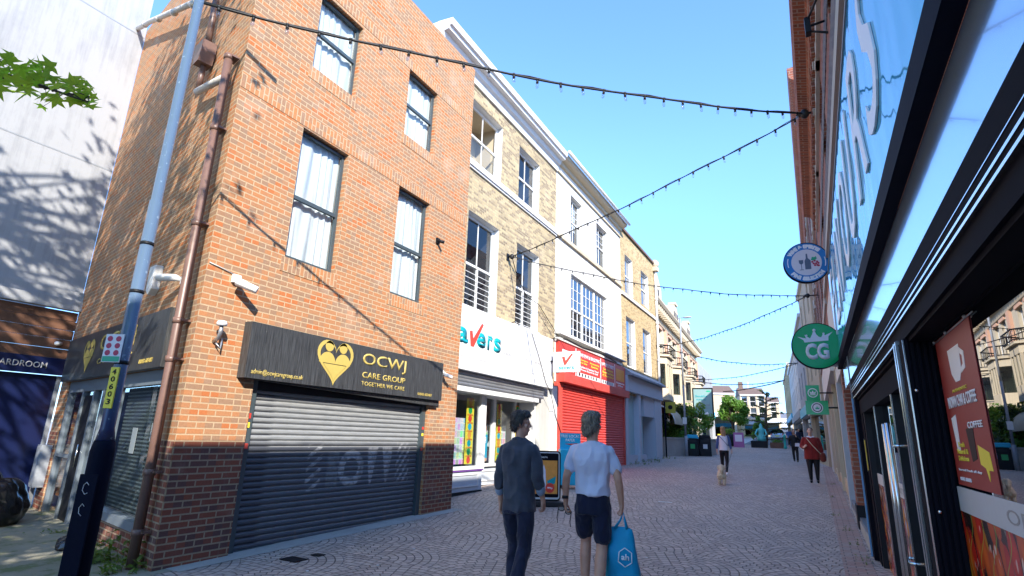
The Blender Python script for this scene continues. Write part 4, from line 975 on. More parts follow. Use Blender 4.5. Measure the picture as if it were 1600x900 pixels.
# ================================================================== right hand side: shop with the blue sign, red brick above
RB = thing('red_brick_building', 'red brick building on the right with banded arches above the blue shop sign', 'building', FR_.pt(-8, 0, 0))
ru = lambda y: -y
SPL = 14.8
wins = []
for yc in (5.2, 8.6, 12.2): wins.append((-(yc+.6), -(yc-.6), 5.3, 6.7))
mb = MB(); wall(mb, FR_, -SPL, 20, 4.72, 7.15, wins, .3); wall(mb, FR_, 4.01, 20, -.3, 4.72, [], .3); 
shell(mb, FR_, -SPL, 20, 4.72, 7.3, 8, 0, 0, (1, 1))
hi = []
for yc in (17, 20.5, 24, 27.5):
    for v in (5.2, 8.2): hi.append((-(yc+.75), -(yc-.75), v, v+2.1))
wall(mb, FR_, -30, -SPL, 4.2, 11.1, hi, .3); shell(mb, FR_, -30, -SPL, -.3, 11.3, 8, 0, 0, (1, 1))
wall(mb, FR_, -30, -27.2, -.3, 4.2, [], .3); wall(mb, FR_, -26.6, -25.8, -.3, 4.2, [], .3)
mb.build('wall', M['redband'], RB)
mb = MB(); mb.extr(FR_, [(7.0, 0), (7.02, .1), (7.12, .14), (7.16, .28), (7.3, .31), (7.32, 0)], -SPL, 20)
mb.extr(FR_, [(10.9, 0), (10.92, .1), (11.1, .14), (11.2, .26), (11.5, .29), (11.52, 0)], -30.1, -SPL); mb.box(FR_, -30.1, -SPL, 11.3, 11.5, -1, 0); mb.box(FR_, -SPL, 20, 7.2, 7.3, -1, 0)
mb.build('cornice', M['redband'], RB)
mb = MB(); k = 0
while k*.42 < 22: mb.box(FR_, -8+k*.42-7+.1, -8+k*.42-7+.28, 6.8, 7.02, 0, .1); k += 1
k = 0
while k*.42 < 15: mb.box(FR_, -30+k*.42+.1, -30+k*.42+.28, 10.65, 10.92, 0, .1); k += 1
mb.build('dentil_course', M['redband'], RB)
mb = MB()
for v, h_ in ((5.05, .16), (6.72, .14)): mb.box(FR_, -SPL, 3, v, v+h_, .0, .05)
for v in (4.9, 7.5, 10.35): mb.box(FR_, -30, -SPL, v, v+.2, 0, .05)
mb.build('stone_band', M['stone'], RB)
for v, h_ in ((5.5, .3), (6.1, .25)): mb = MB(); mb.box(FR_, -SPL, 3, v, v+h_, .002, .01); mb.build('grey_brick_band', M['greyband'], RB)
for h in hi:
    for a_, b_ in ((h[0]-.35, h[0]-.05), (h[1]+.05, h[1]+.35)): mb = MB(); mb.box(FR_, a_, b_, h[2], h[3], .002, .012); mb.build('grey_brick_band', M['greyband'], RB)
for h in wins: window(RB, FR_, *h, rec=.2, ft=.06, style='dark', glass='mirror2')
for h in hi: window(RB, FR_, *h, rec=.2, ft=.06, style='dark', glass='mirror2')
for h in wins+hi:
    mb = MB()
    c = (h[0]+h[1])/2; r_ = (h[1]-h[0])/2+.1
    for a in range(9): 
        q0, q1 = math.pi*a/9, math.pi*(a+1)/9-.03
        P_ = [(c+(r_)*math.cos(q0), h[3]+.02+r_*.3*math.sin(q0)), (c+(r_+.25)*math.cos(q0), h[3]+.02+(r_*.3+.28)*math.sin(q0)), (c+(r_+.25)*math.cos(q1), h[3]+.02+(r_*.3+.28)*math.sin(q1)), (c+r_*math.cos(q1), h[3]+.02+r_*.3*math.sin(q1))]
        mb.prism(FR_, P_, .0, .06+.02*(a % 2))
    mb.build('window_arch', M['stone'], RB)
# shops under the tall part
mb = MB(); mb.box(FR_, -25.8, -SPL, 3.3, 4.2, -.1, .1); mb.box(FR_, -27.2, -26.6, .3, 4.2, -.1, .05); mb.build('shop_fascia', M['whitestucco'], RB)
mb = MB()
for y0, y1 in ((14.9, 18.2), (18.4, 21.6), (21.8, 25.6)): mb.box(FR_, -y1, -y0, .8, 3.3, -.12, -.08)
mb.build('shop_window', M['mirror2'], RB)
mb = MB(); mb.box(FR_, -25.8, -SPL, .2, .8, -.1, -.04)
for y0 in (14.8, 18.2, 21.6, 25.6): mb.box(FR_, -(y0+.2), -y0, .2, 3.3, -.1, .02)
mb.build('shop_frame', M['creamlight'], RB)
# ---------------- the near shop
SH = thing('corner_shop', 'black framed food shop on the right with reflecting windows and a light blue sign', 'shop', FR_.pt(-6, 0, 0))
def bluesign():
    m, b = newmat('glossy blue acrylic sign'); x, y, z = sep(uvs())
    setc(b, 'Base Color', mix(ramp(y, 3.1, 4.7), (.05, .46, .78), (.03, .36, .72))); b.inputs['Roughness'].default_value = .04; b.inputs['Coat Weight'].default_value = .0; b.inputs['IOR'].default_value = 1.38
    bump(b, noise(comb(x*1.1, y*.45), 1.6, 2), .35, .05); return m
M['bluesign'] = bluesign()
mb = MB(); mb.box(FR_, -11.5, 4, 3.10, 4.70, .0, .05); sb = mb.build('sign_panel', M['bluesign'], SH)
mb = MB(); mb.box(FR_, -11.6, 4, 2.95, 3.095, .0, .075); mb.build('sign_edge', M['navy'], sb)
mb = MB(); mb.box(FR_, -11.5, 4, 4.702, 4.73, .0, .06); mb.build('sign_cap', M['lead'], sb)
sc_ = 'FLAVOURS'
for i, ch in enumerate(sc_):
    y1 = 3.05+(len(sc_)-1-i)*1.02
    text(ch, FR_, -(y1+.78), -y1, 3.45, 4.45, .052, M['whiteletter'], sb, bold=.0, shear=.25, ext=.012)
text('O', FR_, -2.35, -1.6, 3.45, 4.45, .052, M['whiteletter'], sb, bold=.0, shear=.25, ext=.012)
def mirrorpanel():
    m, b = newmat('pale glossy shutter housing'); setc(b, 'Base Color', (.48, .58, .72)); b.inputs['Roughness'].default_value = .12; b.inputs['Metallic'].default_value = .65; b.inputs['Coat Weight'].default_value = .5
    bump(b, noise(objc(), 2.5, 2), .05, .02); return m
mb = MB(); mb.box(FR_, -11.4, 4, 2.585, 2.945, -.1, .0); mb.build('housing_panel', mirrorpanel(), SH)
mb = MB(); mb.box(FR_, -9.9, 4, 2.40, 2.58, -.12, .0); mb.prism(FR_, [(-9.9, 2.28), (4, 2.28), (4, 2.395), (-9.9, 2.395)], -.3, -.012)
mb.box(FR_, -9.9, 4, 2.255, 2.30, -.6, -.03)
mb.box(FR_, -4.18, 4, 2.245, 2.30, -.6, -.145)
# pilaster with ribs between window and door
mb.box(FR_, -4.46, -4.24, -.2, 2.28, -.2, -.004)
for w0 in (-.145, -.115, -.082, -.05, -.022): mb.box(FR_, -4.24, -4.225, -.2, 2.27, w0, w0+.018)
mb.box(FR_, -9.78, -9.45, -.2, 2.3, -.2, .0); mb.box(FR_, -9.45, -9.1, -.2, 2.24, -.14, -.05)
mb.box(FR_, -9.1, -4.42, 2.05, 2.24, -.14, -.05)
mb.box(FR_, -9.1, -4.42, -.2, .07, -.14, -.02)
fr3 = mb.build('black_frame', M['blackgloss'], SH)
mb = MB(); mb.box(FR_, -9.9, 4, 2.385, 2.397, -.02, .006); mb.box(FR_, -9.9, 4, 2.425, 2.436, .0, .004); mb.box(FR_, -9.9, 4, 2.47, 2.474, .0, .003)
mb.box(FR_, -9.9, -4.5, 2.292, 2.304, -.03, .002)
mb.box(FR_, -4.52, -4.49, .05, 2.3, -.05, .012); mb.box(FR_, -4.62, -4.58, .05, 2.3, -.05, .012)
mb.box(FR_, -4.245, -4.235, -.1, 2.27, -.004, .004)
mb.build('chrome_trim', M['chrome'], fr3)
mb = MB(); mb.box(FR_, -9.80, -9.74, -.1, 2.3, .0, .02); mb.build('blue_trim', plain('blue edge trim', (.15, .33, .55), .4), fr3)
mb = MB(); mb.sph(FR_.pt(-4.222, 1.95, -.03), .012); mb.sph(FR_.pt(-4.222, 1.25, -.05), .012); mb.sph(FR_.pt(-4.222, .7, -.04), .012); mb.build('bolt', M['chrome'], fr3)
# big window
mb = MB(); mb.box(FR_, -4.235, 4, .05, 2.25, -.17, -.155); gw = mb.build('shop_window', M['mirror'], SH)
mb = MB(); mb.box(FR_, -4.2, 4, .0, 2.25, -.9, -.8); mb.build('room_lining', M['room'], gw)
mb = MB(); mb.box(FR_, -4.225, 4, 1.268, 1.40, -.154, -.150); wb = mb.build('white_band', plain('frosted band', (.52, .56, .60), .4, var=.05), gw)
text('ORGANIC', FR_, -3.27, -2.15, 1.305, 1.365, -.149, M['greyletter'], wb, ext=.0006)
text('FRUIT & VEGETABLES', FR_, -1.95, .6, 1.305, 1.365, -.149, M['greyletter'], wb, ext=.0006)
def vegprint(base=(.02, .012, .01), sc=7, cols=((.62, .03, .015), (.70, .12, .01), (.80, .42, .02))):
    m, b = newmat('vegetable photograph print'); x, y, z = sep(uvs())
    v = node('ShaderNodeTexVoronoi', Vector=comb(x*1.7+y*.35, y*1.0-x*.1), Scale=sc, Randomness=.8); d = S(v.outputs[0]); col = S(v.outputs[1]); r_, g_, b_ = sep(col)
    c = mix(r_ > .6, cols[0], cols[1]); c = mix(g_ > .82, c, cols[2])
    c = mix(ramp(d, .2, .6)*.6, c, tuple(q*.4 for q in cols[0])); c = mix(ramp(d, .60, .68), c, base)
    px_ = S.op('SINE', (x*9+S.op('SINE', y*14)*.8)*3); st = ramp(px_, .985, .998); c = mix(st, c, (.30, .42, .05))
    hl = ramp(noise(comb(x*3, y*1.2), 7, 1), .68, .72); c = mix(hl*.6, c, (.9, .75, .65))
    setc(b, 'Base Color', c); b.inputs['Roughness'].default_value = .25; return m
M['veg'] = vegprint(sc=5); M['veg2'] = vegprint((.10, .045, .035), 8, ((.65, .03, .03), (.85, .33, .03), (.75, .65, .6)))
mb = MB(); mb.box(FR_, -4.225, 4, .06, 1.266, -.154, -.151); mb.build('vegetable_print', M['veg'], gw)
# red banner behind the glass edge
bn = poster(SH, FR_, -4.15, -3.30, 1.415, 2.235, -.150, 'redsign', [('t', .12, .88, .505, .58, 'INDIAN CHAI & COFFEE', 'whiteletter'), ('t', .3, .7, .60, .62, 'AUTHENTIC', 'yellow'), ('t', .55, .9, .36, .40, 'COFFEE', 'whiteletter'), ('t', .15, .45, .16, .28, 'Fresh\nNatural &\nDelicious', 'yellow'), ('t', .1, .7, .09, .11, 'Served fresh all day', 'whiteletter'), ('t', .1, .4, .03, .055, '01843 603603', 'whiteletter')], name='banner', th=.003)
M['banner'] = plain('dark red banner', (.30, .03, .025), .5, var=.08); bn.data.materials[0] = M['banner']
def pb(poly, mt, nm='printed_shape', e=.002): k = MB(); k.prism(FR_, [(-4.15+a*.85, 1.415+b*.82) for a, b in poly], -.150, -.150+e); k.build(nm, M[mt], bn)
pb([(.34, .88), (.36, .72), (.44, .66), (.56, .66), (.64, .72), (.66, .88)], 'whiteletter', 'cup_icon')
pb([(.66, .86), (.76, .82), (.74, .72), (.63, .70), (.64, .73), (.70, .75), (.71, .80), (.66, .82)], 'whiteletter', 'cup_icon')
pb([(.12, .44), (.26, .46), (.24, .22), (.16, .22)], 'whiteletter', 'cup_print'); pb([(.48, .36), (.66, .37), (.64, .18), (.52, .16)], 'black', 'cup_print')
pb([(.70, .26), (.92, .22), (.94, .12), (.86, .12), (.84, .06), (.80, .13), (.70, .15)], 'yellow', 'yellow_tag')
mb = MB(); mb.tube([FR_.pt(-4.2, 2.225, -.148), FR_.pt(-3.2, 2.225, -.148)], .004, 5)
for u in (-4.14, -3.8, -3.34): mb.sph(FR_.pt(u, 2.23, -.145), .010)
mb.build('banner_clip', M['steel'], bn)
# doors and side glass
mb = MB(); mb.box(FR_, -9.1, -7.55, .07, 2.05, -.135, -.128); mb.box(FR_, -7.3, -5.9, 1.2, 2.05, -.13, -.123); mb.box(FR_, -5.75, -4.65, .07, 2.05, -.13, -.123); gd = mb.build('door_glass', M['mirror'], SH)
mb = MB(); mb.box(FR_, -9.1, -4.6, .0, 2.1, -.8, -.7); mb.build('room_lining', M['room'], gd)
for i, (u, u2) in enumerate(((-7.55, -7.41), (-9.12, -9.0), (-4.72, -4.6), (-5.9, -5.76))): mb = MB(); mb.box(FR_, u, u2, .05, 2.1, -.14, -.06); dfm = mb.build('door_post', M['black'], SH)
for u, w0 in ((-7.47, -.06), (-5.8, -.06), (-4.66, -.05)): mb = MB(); mb.box(FR_, u, u+.03, .05, 2.1, w0, w0+.008); mb.build('chrome_trim', M['chrome'], dfm)
mb = MB(); mb.box(FR_, -9.0, -7.56, .1, 1.15, -.127, -.122); mb.box(FR_, -7.4, -5.91, .1, 1.15, -.122, -.118); mb.build('product_print', M['veg2'], gd)
mb = MB(); mb.box(FR_, -9.0, -7.56, 1.152, 1.28, -.127, -.121); mb.box(FR_, -7.4, -5.91, 1.152, 1.28, -.122, -.117); b_ = mb.build('white_band', M['white'], gd)
text('SPIRITS', FR_, -7.0, -6.4, 1.19, 1.24, -.116, M['greyletter'], b_, ext=.001)
mb = MB(); mb.box(FR_, -9.35, -9.28, 1.3, 1.7, -.05, -.045); mb.build('yellow_notice', M['yellow'], fr3); mb = MB(); mb.box(FR_, -9.44, -9.36, 1.28, 1.72, -.05, -.044); mb.build('blue_notice', M['bluefascia'], fr3)
for y0 in (5.55, 5.80):
    mb = MB(); mb.tube([FR_.pt(-y0, .55, .02), FR_.pt(-y0, 1.80, .02)], .019, 10)
    mb.tube([FR_.pt(-y0, .75, .02), FR_.pt(-y0, .75, -.1)], .012); mb.tube([FR_.pt(-y0, 1.62, .02), FR_.pt(-y0, 1.62, -.1)], .012); mb.build('pull_handle', M['chrome'], dfm)
# neighbour shopfront up to the brick block
NS = thing('glass_shopfront', 'glass shopfront with grey frames between the black shop and the tall red brick block', 'shop', FR_.pt(-12, 0, 0))
mb = MB(); mb.box(FR_, -SPL, -11.7, 3.3, 4.7, -.1, .02); mb.box(FR_, -SPL, -9.92, 3.0, 3.3, -.15, .0); mb.box(FR_, -11.7, -9.92, 2.98, 3.05, -.1, .0); mb.build('fascia', M['whitestucco'], NS)
mb = MB(); mb.box(FR_, -12.0, -9.95, .42, 3.0, -.10, -.09); mb.box(FR_, -14.6, -12.4, .5, 3.0, -.10, -.09); g_ = mb.build('shop_window', M['mirror2'], NS)
mb = MB(); mb.box(FR_, -SPL, -9.95, .1, 3.0, -1.6, -1.5); mb.build('room_lining', M['stone'], g_)
mb = MB(); mb.box(FR_, -SPL, -9.9, -.2, .36, -.2, .01); mb.build('stone_plinth', M['kerb'], NS)
mb = MB(); mb.box(FR_, -12.0, -9.95, .36, .42, -.11, .0); mb.box(FR_, -14.6, -12.4, .36, .50, -.11, .0); mb.box(FR_, -9.95, -9.9, .36, 3, -.11, .01)
for u in (-10.9, -13.5): mb.box(FR_, u, u+.05, .4, 3.0, -.12, -.06)
mb.build('window_frame', M['greyframe'], NS)
mb = MB(); mb.box(FR_, -12.4, -12.0, .37, 3.0, -.2, .01); mb.build('brick_pier', M['redband'], NS)
mb = MB(); mb.box(FR_, -12.42, -11.98, .0, .62, -.2, .03); mb.build('pier_foot', M['black'], NS)
mb = MB(); mb.box(FR_, -14.8, -14.6, .1, 3.0, -.2, .02); mb.build('grey_post', M['greyfront'], NS)
# ------------------------------------------------------------------ projecting signs on the right
def disc(f, uc, vc, r_, w0, w1, mt, nm, par, n=40, rx=None):
    mb = MB(); mb.prism(f, [(uc+(rx or r_)*math.cos(2*math.pi*a/n), vc+r_*math.sin(2*math.pi*a/n)) for a in range(n)], w0, w1); return mb.build(nm, M[mt], par)
M['signblue'] = plain('blue sign ring', (.02, .22, .58), .3, var=.03); M['signgreen'] = plain('green sign face', (.01, .36, .12), .15, var=.06); M['offwhite'] = plain('sign white', (.72, .70, .76), .4, var=.03)
M['slateblue'] = plain('slate blue print', (.10, .14, .22), .5, var=0); M['grape'] = plain('grape print', (.45, .02, .08), .5, var=0); M['leafprint'] = plain('leaf print', (.02, .38, .22), .5, var=0)
def roundsign(px, py, Y, r_, label, xw=.5):
    c = pry(px, py, Y); f = Fr((c.x, Y, 0), (.995, .09, 0)); t = thing('round_sign', label, 'sign', (c.x, Y, c.z)); 
    mb = MB(); mb.prism(f, [(r_*math.cos(2*math.pi*a/48), c.z+r_*math.sin(2*math.pi*a/48)) for a in range(48)], -.10, -.002); mb.build('sign_case', M['navy'], t)
    mb = MB(); e = max(.05, xw-c.x)
    for s_ in (-.12, .12): mb.tube([f.pt(e, c.z+s_, -.05), f.pt(r_*.9, c.z+s_, -.05)], .018)
    mb.box(f, e-.02, e+.02, c.z-.2, c.z+.2, -.1, 0); mb.build('bracket', M['black'], t)
    return t, f, c.z
t, f, z = roundsign(1260, 410, 11.5, .40, 'round blue and white wine sign with a bottle, glass and grapes')
disc(f, 0, z, .385, -.001, .003, 'signblue', 'blue_ring', t); disc(f, 0, z, .26, .003, .006, 'offwhite', 'white_face', t)
arctext('WINE & SPIRITS', f, 0, z, .322, .062, .0045, M['whiteletter'], t, 143, 47); arctext('FINE SELECTION', f, 0, z, .322, .062, .0045, M['whiteletter'], t, 221, 319, True)
for a0 in (165, -15):
    mb = MB()
    for a in range(8): 
        q0, q1 = R(a0+a*4-2), R(a0+a*4+2); mb.prism(f, [(.315*math.cos(q0), z+.315*math.sin(q0)), (.33*math.cos(q0), z+.33*math.sin(q0)), (.33*math.cos(q1), z+.33*math.sin(q1)), (.315*math.cos(q1), z+.315*math.sin(q1))], .003, .005)
    mb.build('ring_dash', M['whiteletter'], t)
mb = MB(); P_ = lambda L_: [(a, z+b) for a, b in L_]
mb.prism(f, P_([(-.03, -.14), (.07, -.14), (.075, .03), (.03, .08), (.025, .17), (-.0, .17), (-.005, .08), (-.03, .03)]), .006, .009)
mb.prism(f, P_([(-.13, .05), (-.05, .05), (-.055, -.01), (-.08, -.035), (-.10, -.035), (-.125, -.01)]), .006, .010); mb.box(f, -.095, -.085, z-.14, z-.03, .006, .0095); mb.box(f, -.125, -.055, z-.15, z-.14, .006, .0095); mb.build('bottle_and_glass', M['slateblue'], t)
mb = MB()
for a, b in ((.10, .0), (.14, .02), (.18, .0), (.12, -.035), (.16, -.035), (.20, -.03), (.14, -.07), (.18, -.07), (.20, -.08)): mb.prism(f, [(a+.02*math.cos(q), z+b+.02*math.sin(q)) for q in [i*.785 for i in range(8)]], .006, .009)
mb.build('grapes', M['grape'], t)
mb = MB(); mb.prism(f, P_([(.08, .04), (.10, .10), (.14, .09), (.17, .11), (.18, .06), (.15, .03), (.11, .025)]), .006, .009); mb.build('leaf_print', M['leafprint'], t)
t, f, z = roundsign(1277, 540, 10.8, .40, 'round green sign with a white crown over CG')
disc(f, 0, z, .385, -.001, .003, 'signgreen', 'green_face', t)
mb = MB(); CR = lambda L_: [(a*1.22, z+.02+(b-.05)*1.15+.04) for a, b in L_]
mb.prism(f, CR([(-.155, .05), (.145, .07), (.15, .13), (.21, .20), (.11, .15), (.09, .18), (.06, .12), (.03, .13), (.0, .17), (-.02, .26), (-.05, .17), (-.08, .11), (-.12, .14), (-.15, .17), (-.13, .11), (-.24, .14), (-.17, .09)]), .003, .007)
mb.sph(f.pt(-.025, z+.27, .004), .026, 8); mb.sph(f.pt(-.15, z+.18, .004), .018, 8); mb.sph(f.pt(.115, z+.205, .004), .018, 8); mb.build('crown', M['offwhite'], t)
text('CG', f, -.19, .17, z-.24, z+.04, .004, M['offwhite'], t, bold=.05)
for i, (x0, y0, x1, y1, Y, lab) in enumerate(((1258, 602, 1282, 626, 17.5, 'upper green square hanging sign with a round crest'), (1258, 626, 1296, 648, 15.6, 'lower green hanging sign with a ringed badge'))):
    a, b = pry(x0, y0, Y), pry(x1, y1, Y); f = Fr((a.x, Y, 0), (1, 0, 0)); wd = b.x-a.x; t = thing('hanging_sign', lab, 'sign', (a.x, Y, b.z))
    mb = MB(); mb.box(f, 0, wd, b.z, a.z, -.06, 0); mb.build('panel', M['signgreen'], t)
    c = (wd/2, (a.z+b.z)/2); r_ = min(wd, a.z-b.z)*.38; disc(f, c[0], c[1], r_, 0, .004, 'offwhite', 'badge', t); disc(f, c[0], c[1], r_*.82, .004, .006, 'signgreen' if i == 0 else 'black', 'badge_ring', t)
    if i == 0: mb = MB(); mb.prism(f, [(c[0]+q*r_, c[1]+s_*r_) for q, s_ in ((-.5, -.2), (.5, -.2), (.6, .35), (.25, .05), (0, .5), (-.25, .05), (-.6, .35))], .006, .009); mb.box(f, c[0]-.5*r_, c[0]+.5*r_, c[1]-.5*r_, c[1]-.3*r_, .006, .008); mb.build('crown', M['offwhite'], t)
    else: disc(f, c[0], c[1], r_*.66, .006, .008, 'offwhite', 'badge_face', t); mb = MB(); mb.prism(f, [(c[0]+q*r_, c[1]+s_*r_) for q, s_ in ((-.4, .0), (-.25, -.3), (.3, -.3), (.42, .0), (.1, -.05), (.1, .2), (-.1, .2), (-.1, -.05))], .008, .010); mb.build('badge_print', M['leafprint'], t)
    mb = MB(); mb.tube([f.pt(wd, (a.z+b.z)/2, -.03), f.pt(max(wd+.02, .55-a.x), (a.z+b.z)/2, -.03)], .02); mb.build('bracket', M['black'], t)
# floodlight bracket high on the brick wall, wall camera
t = thing('floodlight', 'black floodlight on a long bracket at the top right above the blue sign', 'light', pry(1262, 42, 6.2)); c = pry(1262, 42, 6.2); f = Fr((c.x, c.y, 0), (1, 0, 0))
mb = MB(); mb.box(f, -.03, .03, c.z-.1, c.z+.1, -.05, .05); mb.build('lamp_housing', M['black'], t, bevel=.004)
mb = MB(); mb.tube([c, (.56, c.y+.0, c.z+.02)], .014); mb.tube([c+Vector((0, 0, -.06)), (.56, c.y-.1, c.z-.22)], .014); mb.tube([c+Vector((0, 0, .08)), (.56, c.y-.6, c.z+.1)], .014); mb.build('bracket', M['black'], t)
c = pry(1300, 568, 11.2); t = thing('bullet_camera', 'pale bullet camera under the far end of the blue sign', 'camera', c)
mb = MB(); mb.tube([c+Vector((.2, .2, 0)), c], [.05, .055], 12); mb.build('housing', M['white'], t); mb = MB(); mb.tube([c+Vector((-.005, -.005, 0)), c+Vector((-.02, -.02, 0))], .035, 12); mb.build('lens', M['black'], t)
# ================================================================== festoon lights over the street
P1 = Vector((-5.2, 2.62, 5.85)); K1 = pry(1257, 178, 9.3); K2 = prz(1262, 462, 6.6); LA = FT.pt(13.7, 6.75, .25)
u_, v_ = FT.uv(800, 401, .15); LA = FT.pt(u_, v_, .15)
LB = FT.pt(u_d-.12, FT.uv(1027, 538, .25)[1], .25)
K3 = prz(1247, 567, 6.6); LC = prz(1045, 590, 6.4); K4 = prz(1226, 594, 6.8); LD = prz(1062, 592, 6.3)
M['bulb'] = glassmat('clear bulb glass', (.9, .9, .92), .02, .12)
def festoon(label, a, b, sag, gap=.34, r_=.011, small=False, bulbs=True):
    t = thing('festoon_lights', label, 'string lights', a, 'strings of bulbs across the street')
    n = 28; L_ = (b-a).length
    def at(q): p = a.lerp(b, q); p.z -= 4*sag*q*(1-q)+.012*math.sin(q*L_*1.9); return p
    mb = MB(); mb.tube([at(i/n) for i in range(n+1)], r_, 6)
    if not small: mb.tube([at(i/n)+Vector((0, .01, .02+.012*math.sin(i*2.2))) for i in range(n+1)], r_*.6, 5)
    mb.build('cable', M['rubber'], t)
    if not bulbs: return t
    k = min(98, int(L_/gap))
    h = MB(); h.tube([(0, 0, 0), (0, 0, -.05)], [.014, .019], 8); h.tube([(0, 0, .012), (0, 0, -.012)], [.024, .02], 8)
    g = MB(); g.lathe((0, 0, -.105), [(.001, -.02), (.016, -.012), (.021, .01), (.019, .032), (.013, .052)], 8)
    ho = go = None
    for i in range(k):
        p = at((i+.5)/k)
        if ho is None:
            ho = h.build('bulb', M['rubber']); go = g.build('bulb_glass', M['bulb'], ho); o = ho; o2 = go
        else: o = ho.copy(); COL.objects.link(o); o2 = go.copy(); COL.objects.link(o2); o2.parent = o
        o.parent = t; o.location = p-a; o.rotation_euler = (random.uniform(-.15, .15), random.uniform(-.15, .15), random.uniform(0, 3))
    return t
def anchor(label, p, wallx, f=None):
    t = thing('wall_anchor', label, 'bracket', p); mb = MB()
    s_ = 1 if wallx > p.x else -1
    mb.tube([p, (wallx, p.y, p.z)], .02); mb.box(Fr((0, 0, 0), (0, 1, 0)), p.y-.07, p.y+.07, p.z-.1, p.z+.1, min(wallx, wallx-s_*.02), max(wallx, wallx-s_*.02)); mb.build('bracket', M['black'], t)
    mb = MB(); mb.sph(p, .07, 10, sz=1.2); mb.tube([p+Vector((-.10, 0, .02)), p], [.03, .05]); mb.build('clamp', M['rubber'], t)
festoon('nearest string of clear bulbs, from the blue lamp post to the top right bracket', P1, K1, .22, .33, .014)
festoon('second string of bulbs, falling from the top right bracket to the yellow brick wall', K1, LA, .12, .34, .010)
festoon('third string of bulbs, from the yellow brick wall to the bracket under the wine sign', LA, K2, .35, .34, .010)
festoon('fourth string of bulbs, from under the wine sign down to the corner downpipe', K2, LB, .3, .34, .011)
festoon('fifth string of bulbs, from the corner downpipe to just left of the green crown sign', LB, K3, .45, .36, .016)
festoon('sixth string of bulbs, from beneath the green crown sign to the ornate building', K3, LC, .5, .38, .022, True)
festoon('seventh string of bulbs, nearly level above the green tree', LD, K4, .4, .5, .035, True)
festoon('eighth and farthest string of bulbs, just above the distant brown roofs', K4, prz(1130, 612, 6.0), .15, .5, .045, True)
anchor('black cable clamp and bracket holding two bulb strings at the top right', K1, .54)
anchor('black cable clamp on the red brick wall below the wine sign', K2, .54)
anchor('black cable clamp on the yellow brick wall beside the barred window', LA, -7.39)
anchor('black cable clamp on the corner downpipe', LB, -7.39)
# loose power cables on the terrace
t = thing('cable', 'black cable drooping from the yellow brick wall clamp across the white sign', 'cable', LA)
mb = MB(); q_ = lambda x, y, w_=.05: FT.pt(*FT.uv(x, y, w_), w_)
mb.tube([LA, q_(806, 425), q_(822, 462), q_(842, 476), q_(872, 525)], .012, 5); mb.build('cable_run', M['black'], t)
t = thing('cable', 'black cable hanging down in front of the white health shop fascia', 'cable', q_(832, 521, .32))
mb = MB(); mb.tube([q_(831, 520, .33), q_(843, 560, .33), q_(853, 598, .33), q_(860, 612, .33), q_(868, 650, .14), q_(884, 698, .14)], .011, 5); mb.build('cable_run', M['black'], t)
t = thing('cable', 'tangle of thin cables along the top edge of the white health shop fascia', 'cable', q_(780, 500, .3))
mb = MB(); mb.tube([q_(772, 495, .1), q_(785, 505, .1), q_(795, 506, .2), q_(808, 501, .1), q_(812, 512, .1), q_(840, 524, .1), q_(862, 533, .1), q_(868, 526, .05)], .013, 5); mb.build('cable_run', M['black'], t)
# ================================================================== near lamp post
lx, ly = -5.2, 2.60; g0 = 0
LP = thing('lamp_post', 'blue and navy street lamp post with yellow number label, nearest on the left', 'lamp post', (lx, ly, 0))
def bluepaint():
    m, b = newmat('faded blue paint'); x, y, z = sep(objc()); n = noise(comb(x*12, y*12, z*1.2), 2, 4); k = ramp(z+n*.25, 1.7, 2.3)
    col = mix(k, (.02, .03, .09), (.09, .14, .22)); col = mix(ramp(noise(objc(), 25, 2), .66, .7)*.5, col, (.3, .4, .5)); setc(b, 'Base Color', col); b.inputs['Roughness'].default_value = .28; return m
mb = MB(); mb.tube([(lx, ly, 1.45), (lx, ly, 1.56), (lx, ly, 3.6), (lx, ly, 3.6), (lx, ly, 7.8)], [.072, .053, .053, .046, .042], 20); mb.tube([(lx, ly, 7.8), (lx+.05, ly+.05, 8.05), (lx+.5, ly+.3, 8.25)], .035, 8)
mb.build('shaft', bluepaint(), LP)
mb = MB(); mb.tube([(lx, ly, -.1), (lx, ly, 1.38), (lx, ly, 1.46)], [.088, .088, .073], 20); bs_ = mb.build('base', M['navy'], LP)
fl_ = Fr((lx, ly, 0), (.9, .43, 0))   # faces the camera side
mb = MB(); mb.box(fl_, -.075, .075, .25, 1.2, .075, .090); mb.build('service_door', M['navy'], bs_, bevel=.003)
mb = MB(); mb.tube([fl_.pt(.02, 1.12, .094), fl_.pt(.0, 1.14, .094), fl_.pt(-.02, 1.12, .094), fl_.pt(-.025, 1.08, .094), fl_.pt(-.0, 1.05, .094), fl_.pt(.02, 1.06, .094)], .003, 4); mb.tube([fl_.pt(.02, .96, .094), fl_.pt(.0, .98, .094), fl_.pt(-.02, .95, .094), fl_.pt(-.015, .91, .094), fl_.pt(.01, .89, .094)], .003, 4); mb.build('chalk_mark', M['white'], bs_)
mb = MB(); mb.box(fl_, -.035, .035, 1.72, 2.06, .044, .058); yl = mb.build('number_label', M['yellow'], LP)
for i, ch in enumerate('40603'): text(ch, fl_, -.018, .018, 2.0-i*.062, 2.045-i*.062, .059, M['black'], yl, bold=.02, ext=.001)
mb = MB(); mb.box(fl_, -.13, .03, 2.10, 2.34, .066, .070); nt_ = mb.build('street_notice', M['offwhite'], LP)
for r0 in range(3):
    for c0 in range(2):
        disc(fl_, -.09+c0*.075, 2.30-r0*.06, .024, .0705, .0715, 'grape', 'notice_symbol', nt_, 12)
mb = MB(); mb.box(fl_, -.125, .025, 2.105, 2.15, .0702, .0712); mb.build('notice_text_band', M['leafprint'], nt_)
mb = MB()
for z_ in (3.2, 2.12, 2.75): mb.tube([(lx, ly, z_), (lx, ly, z_-.03)], .056, 16)
mb.build('strap', M['black'], LP)
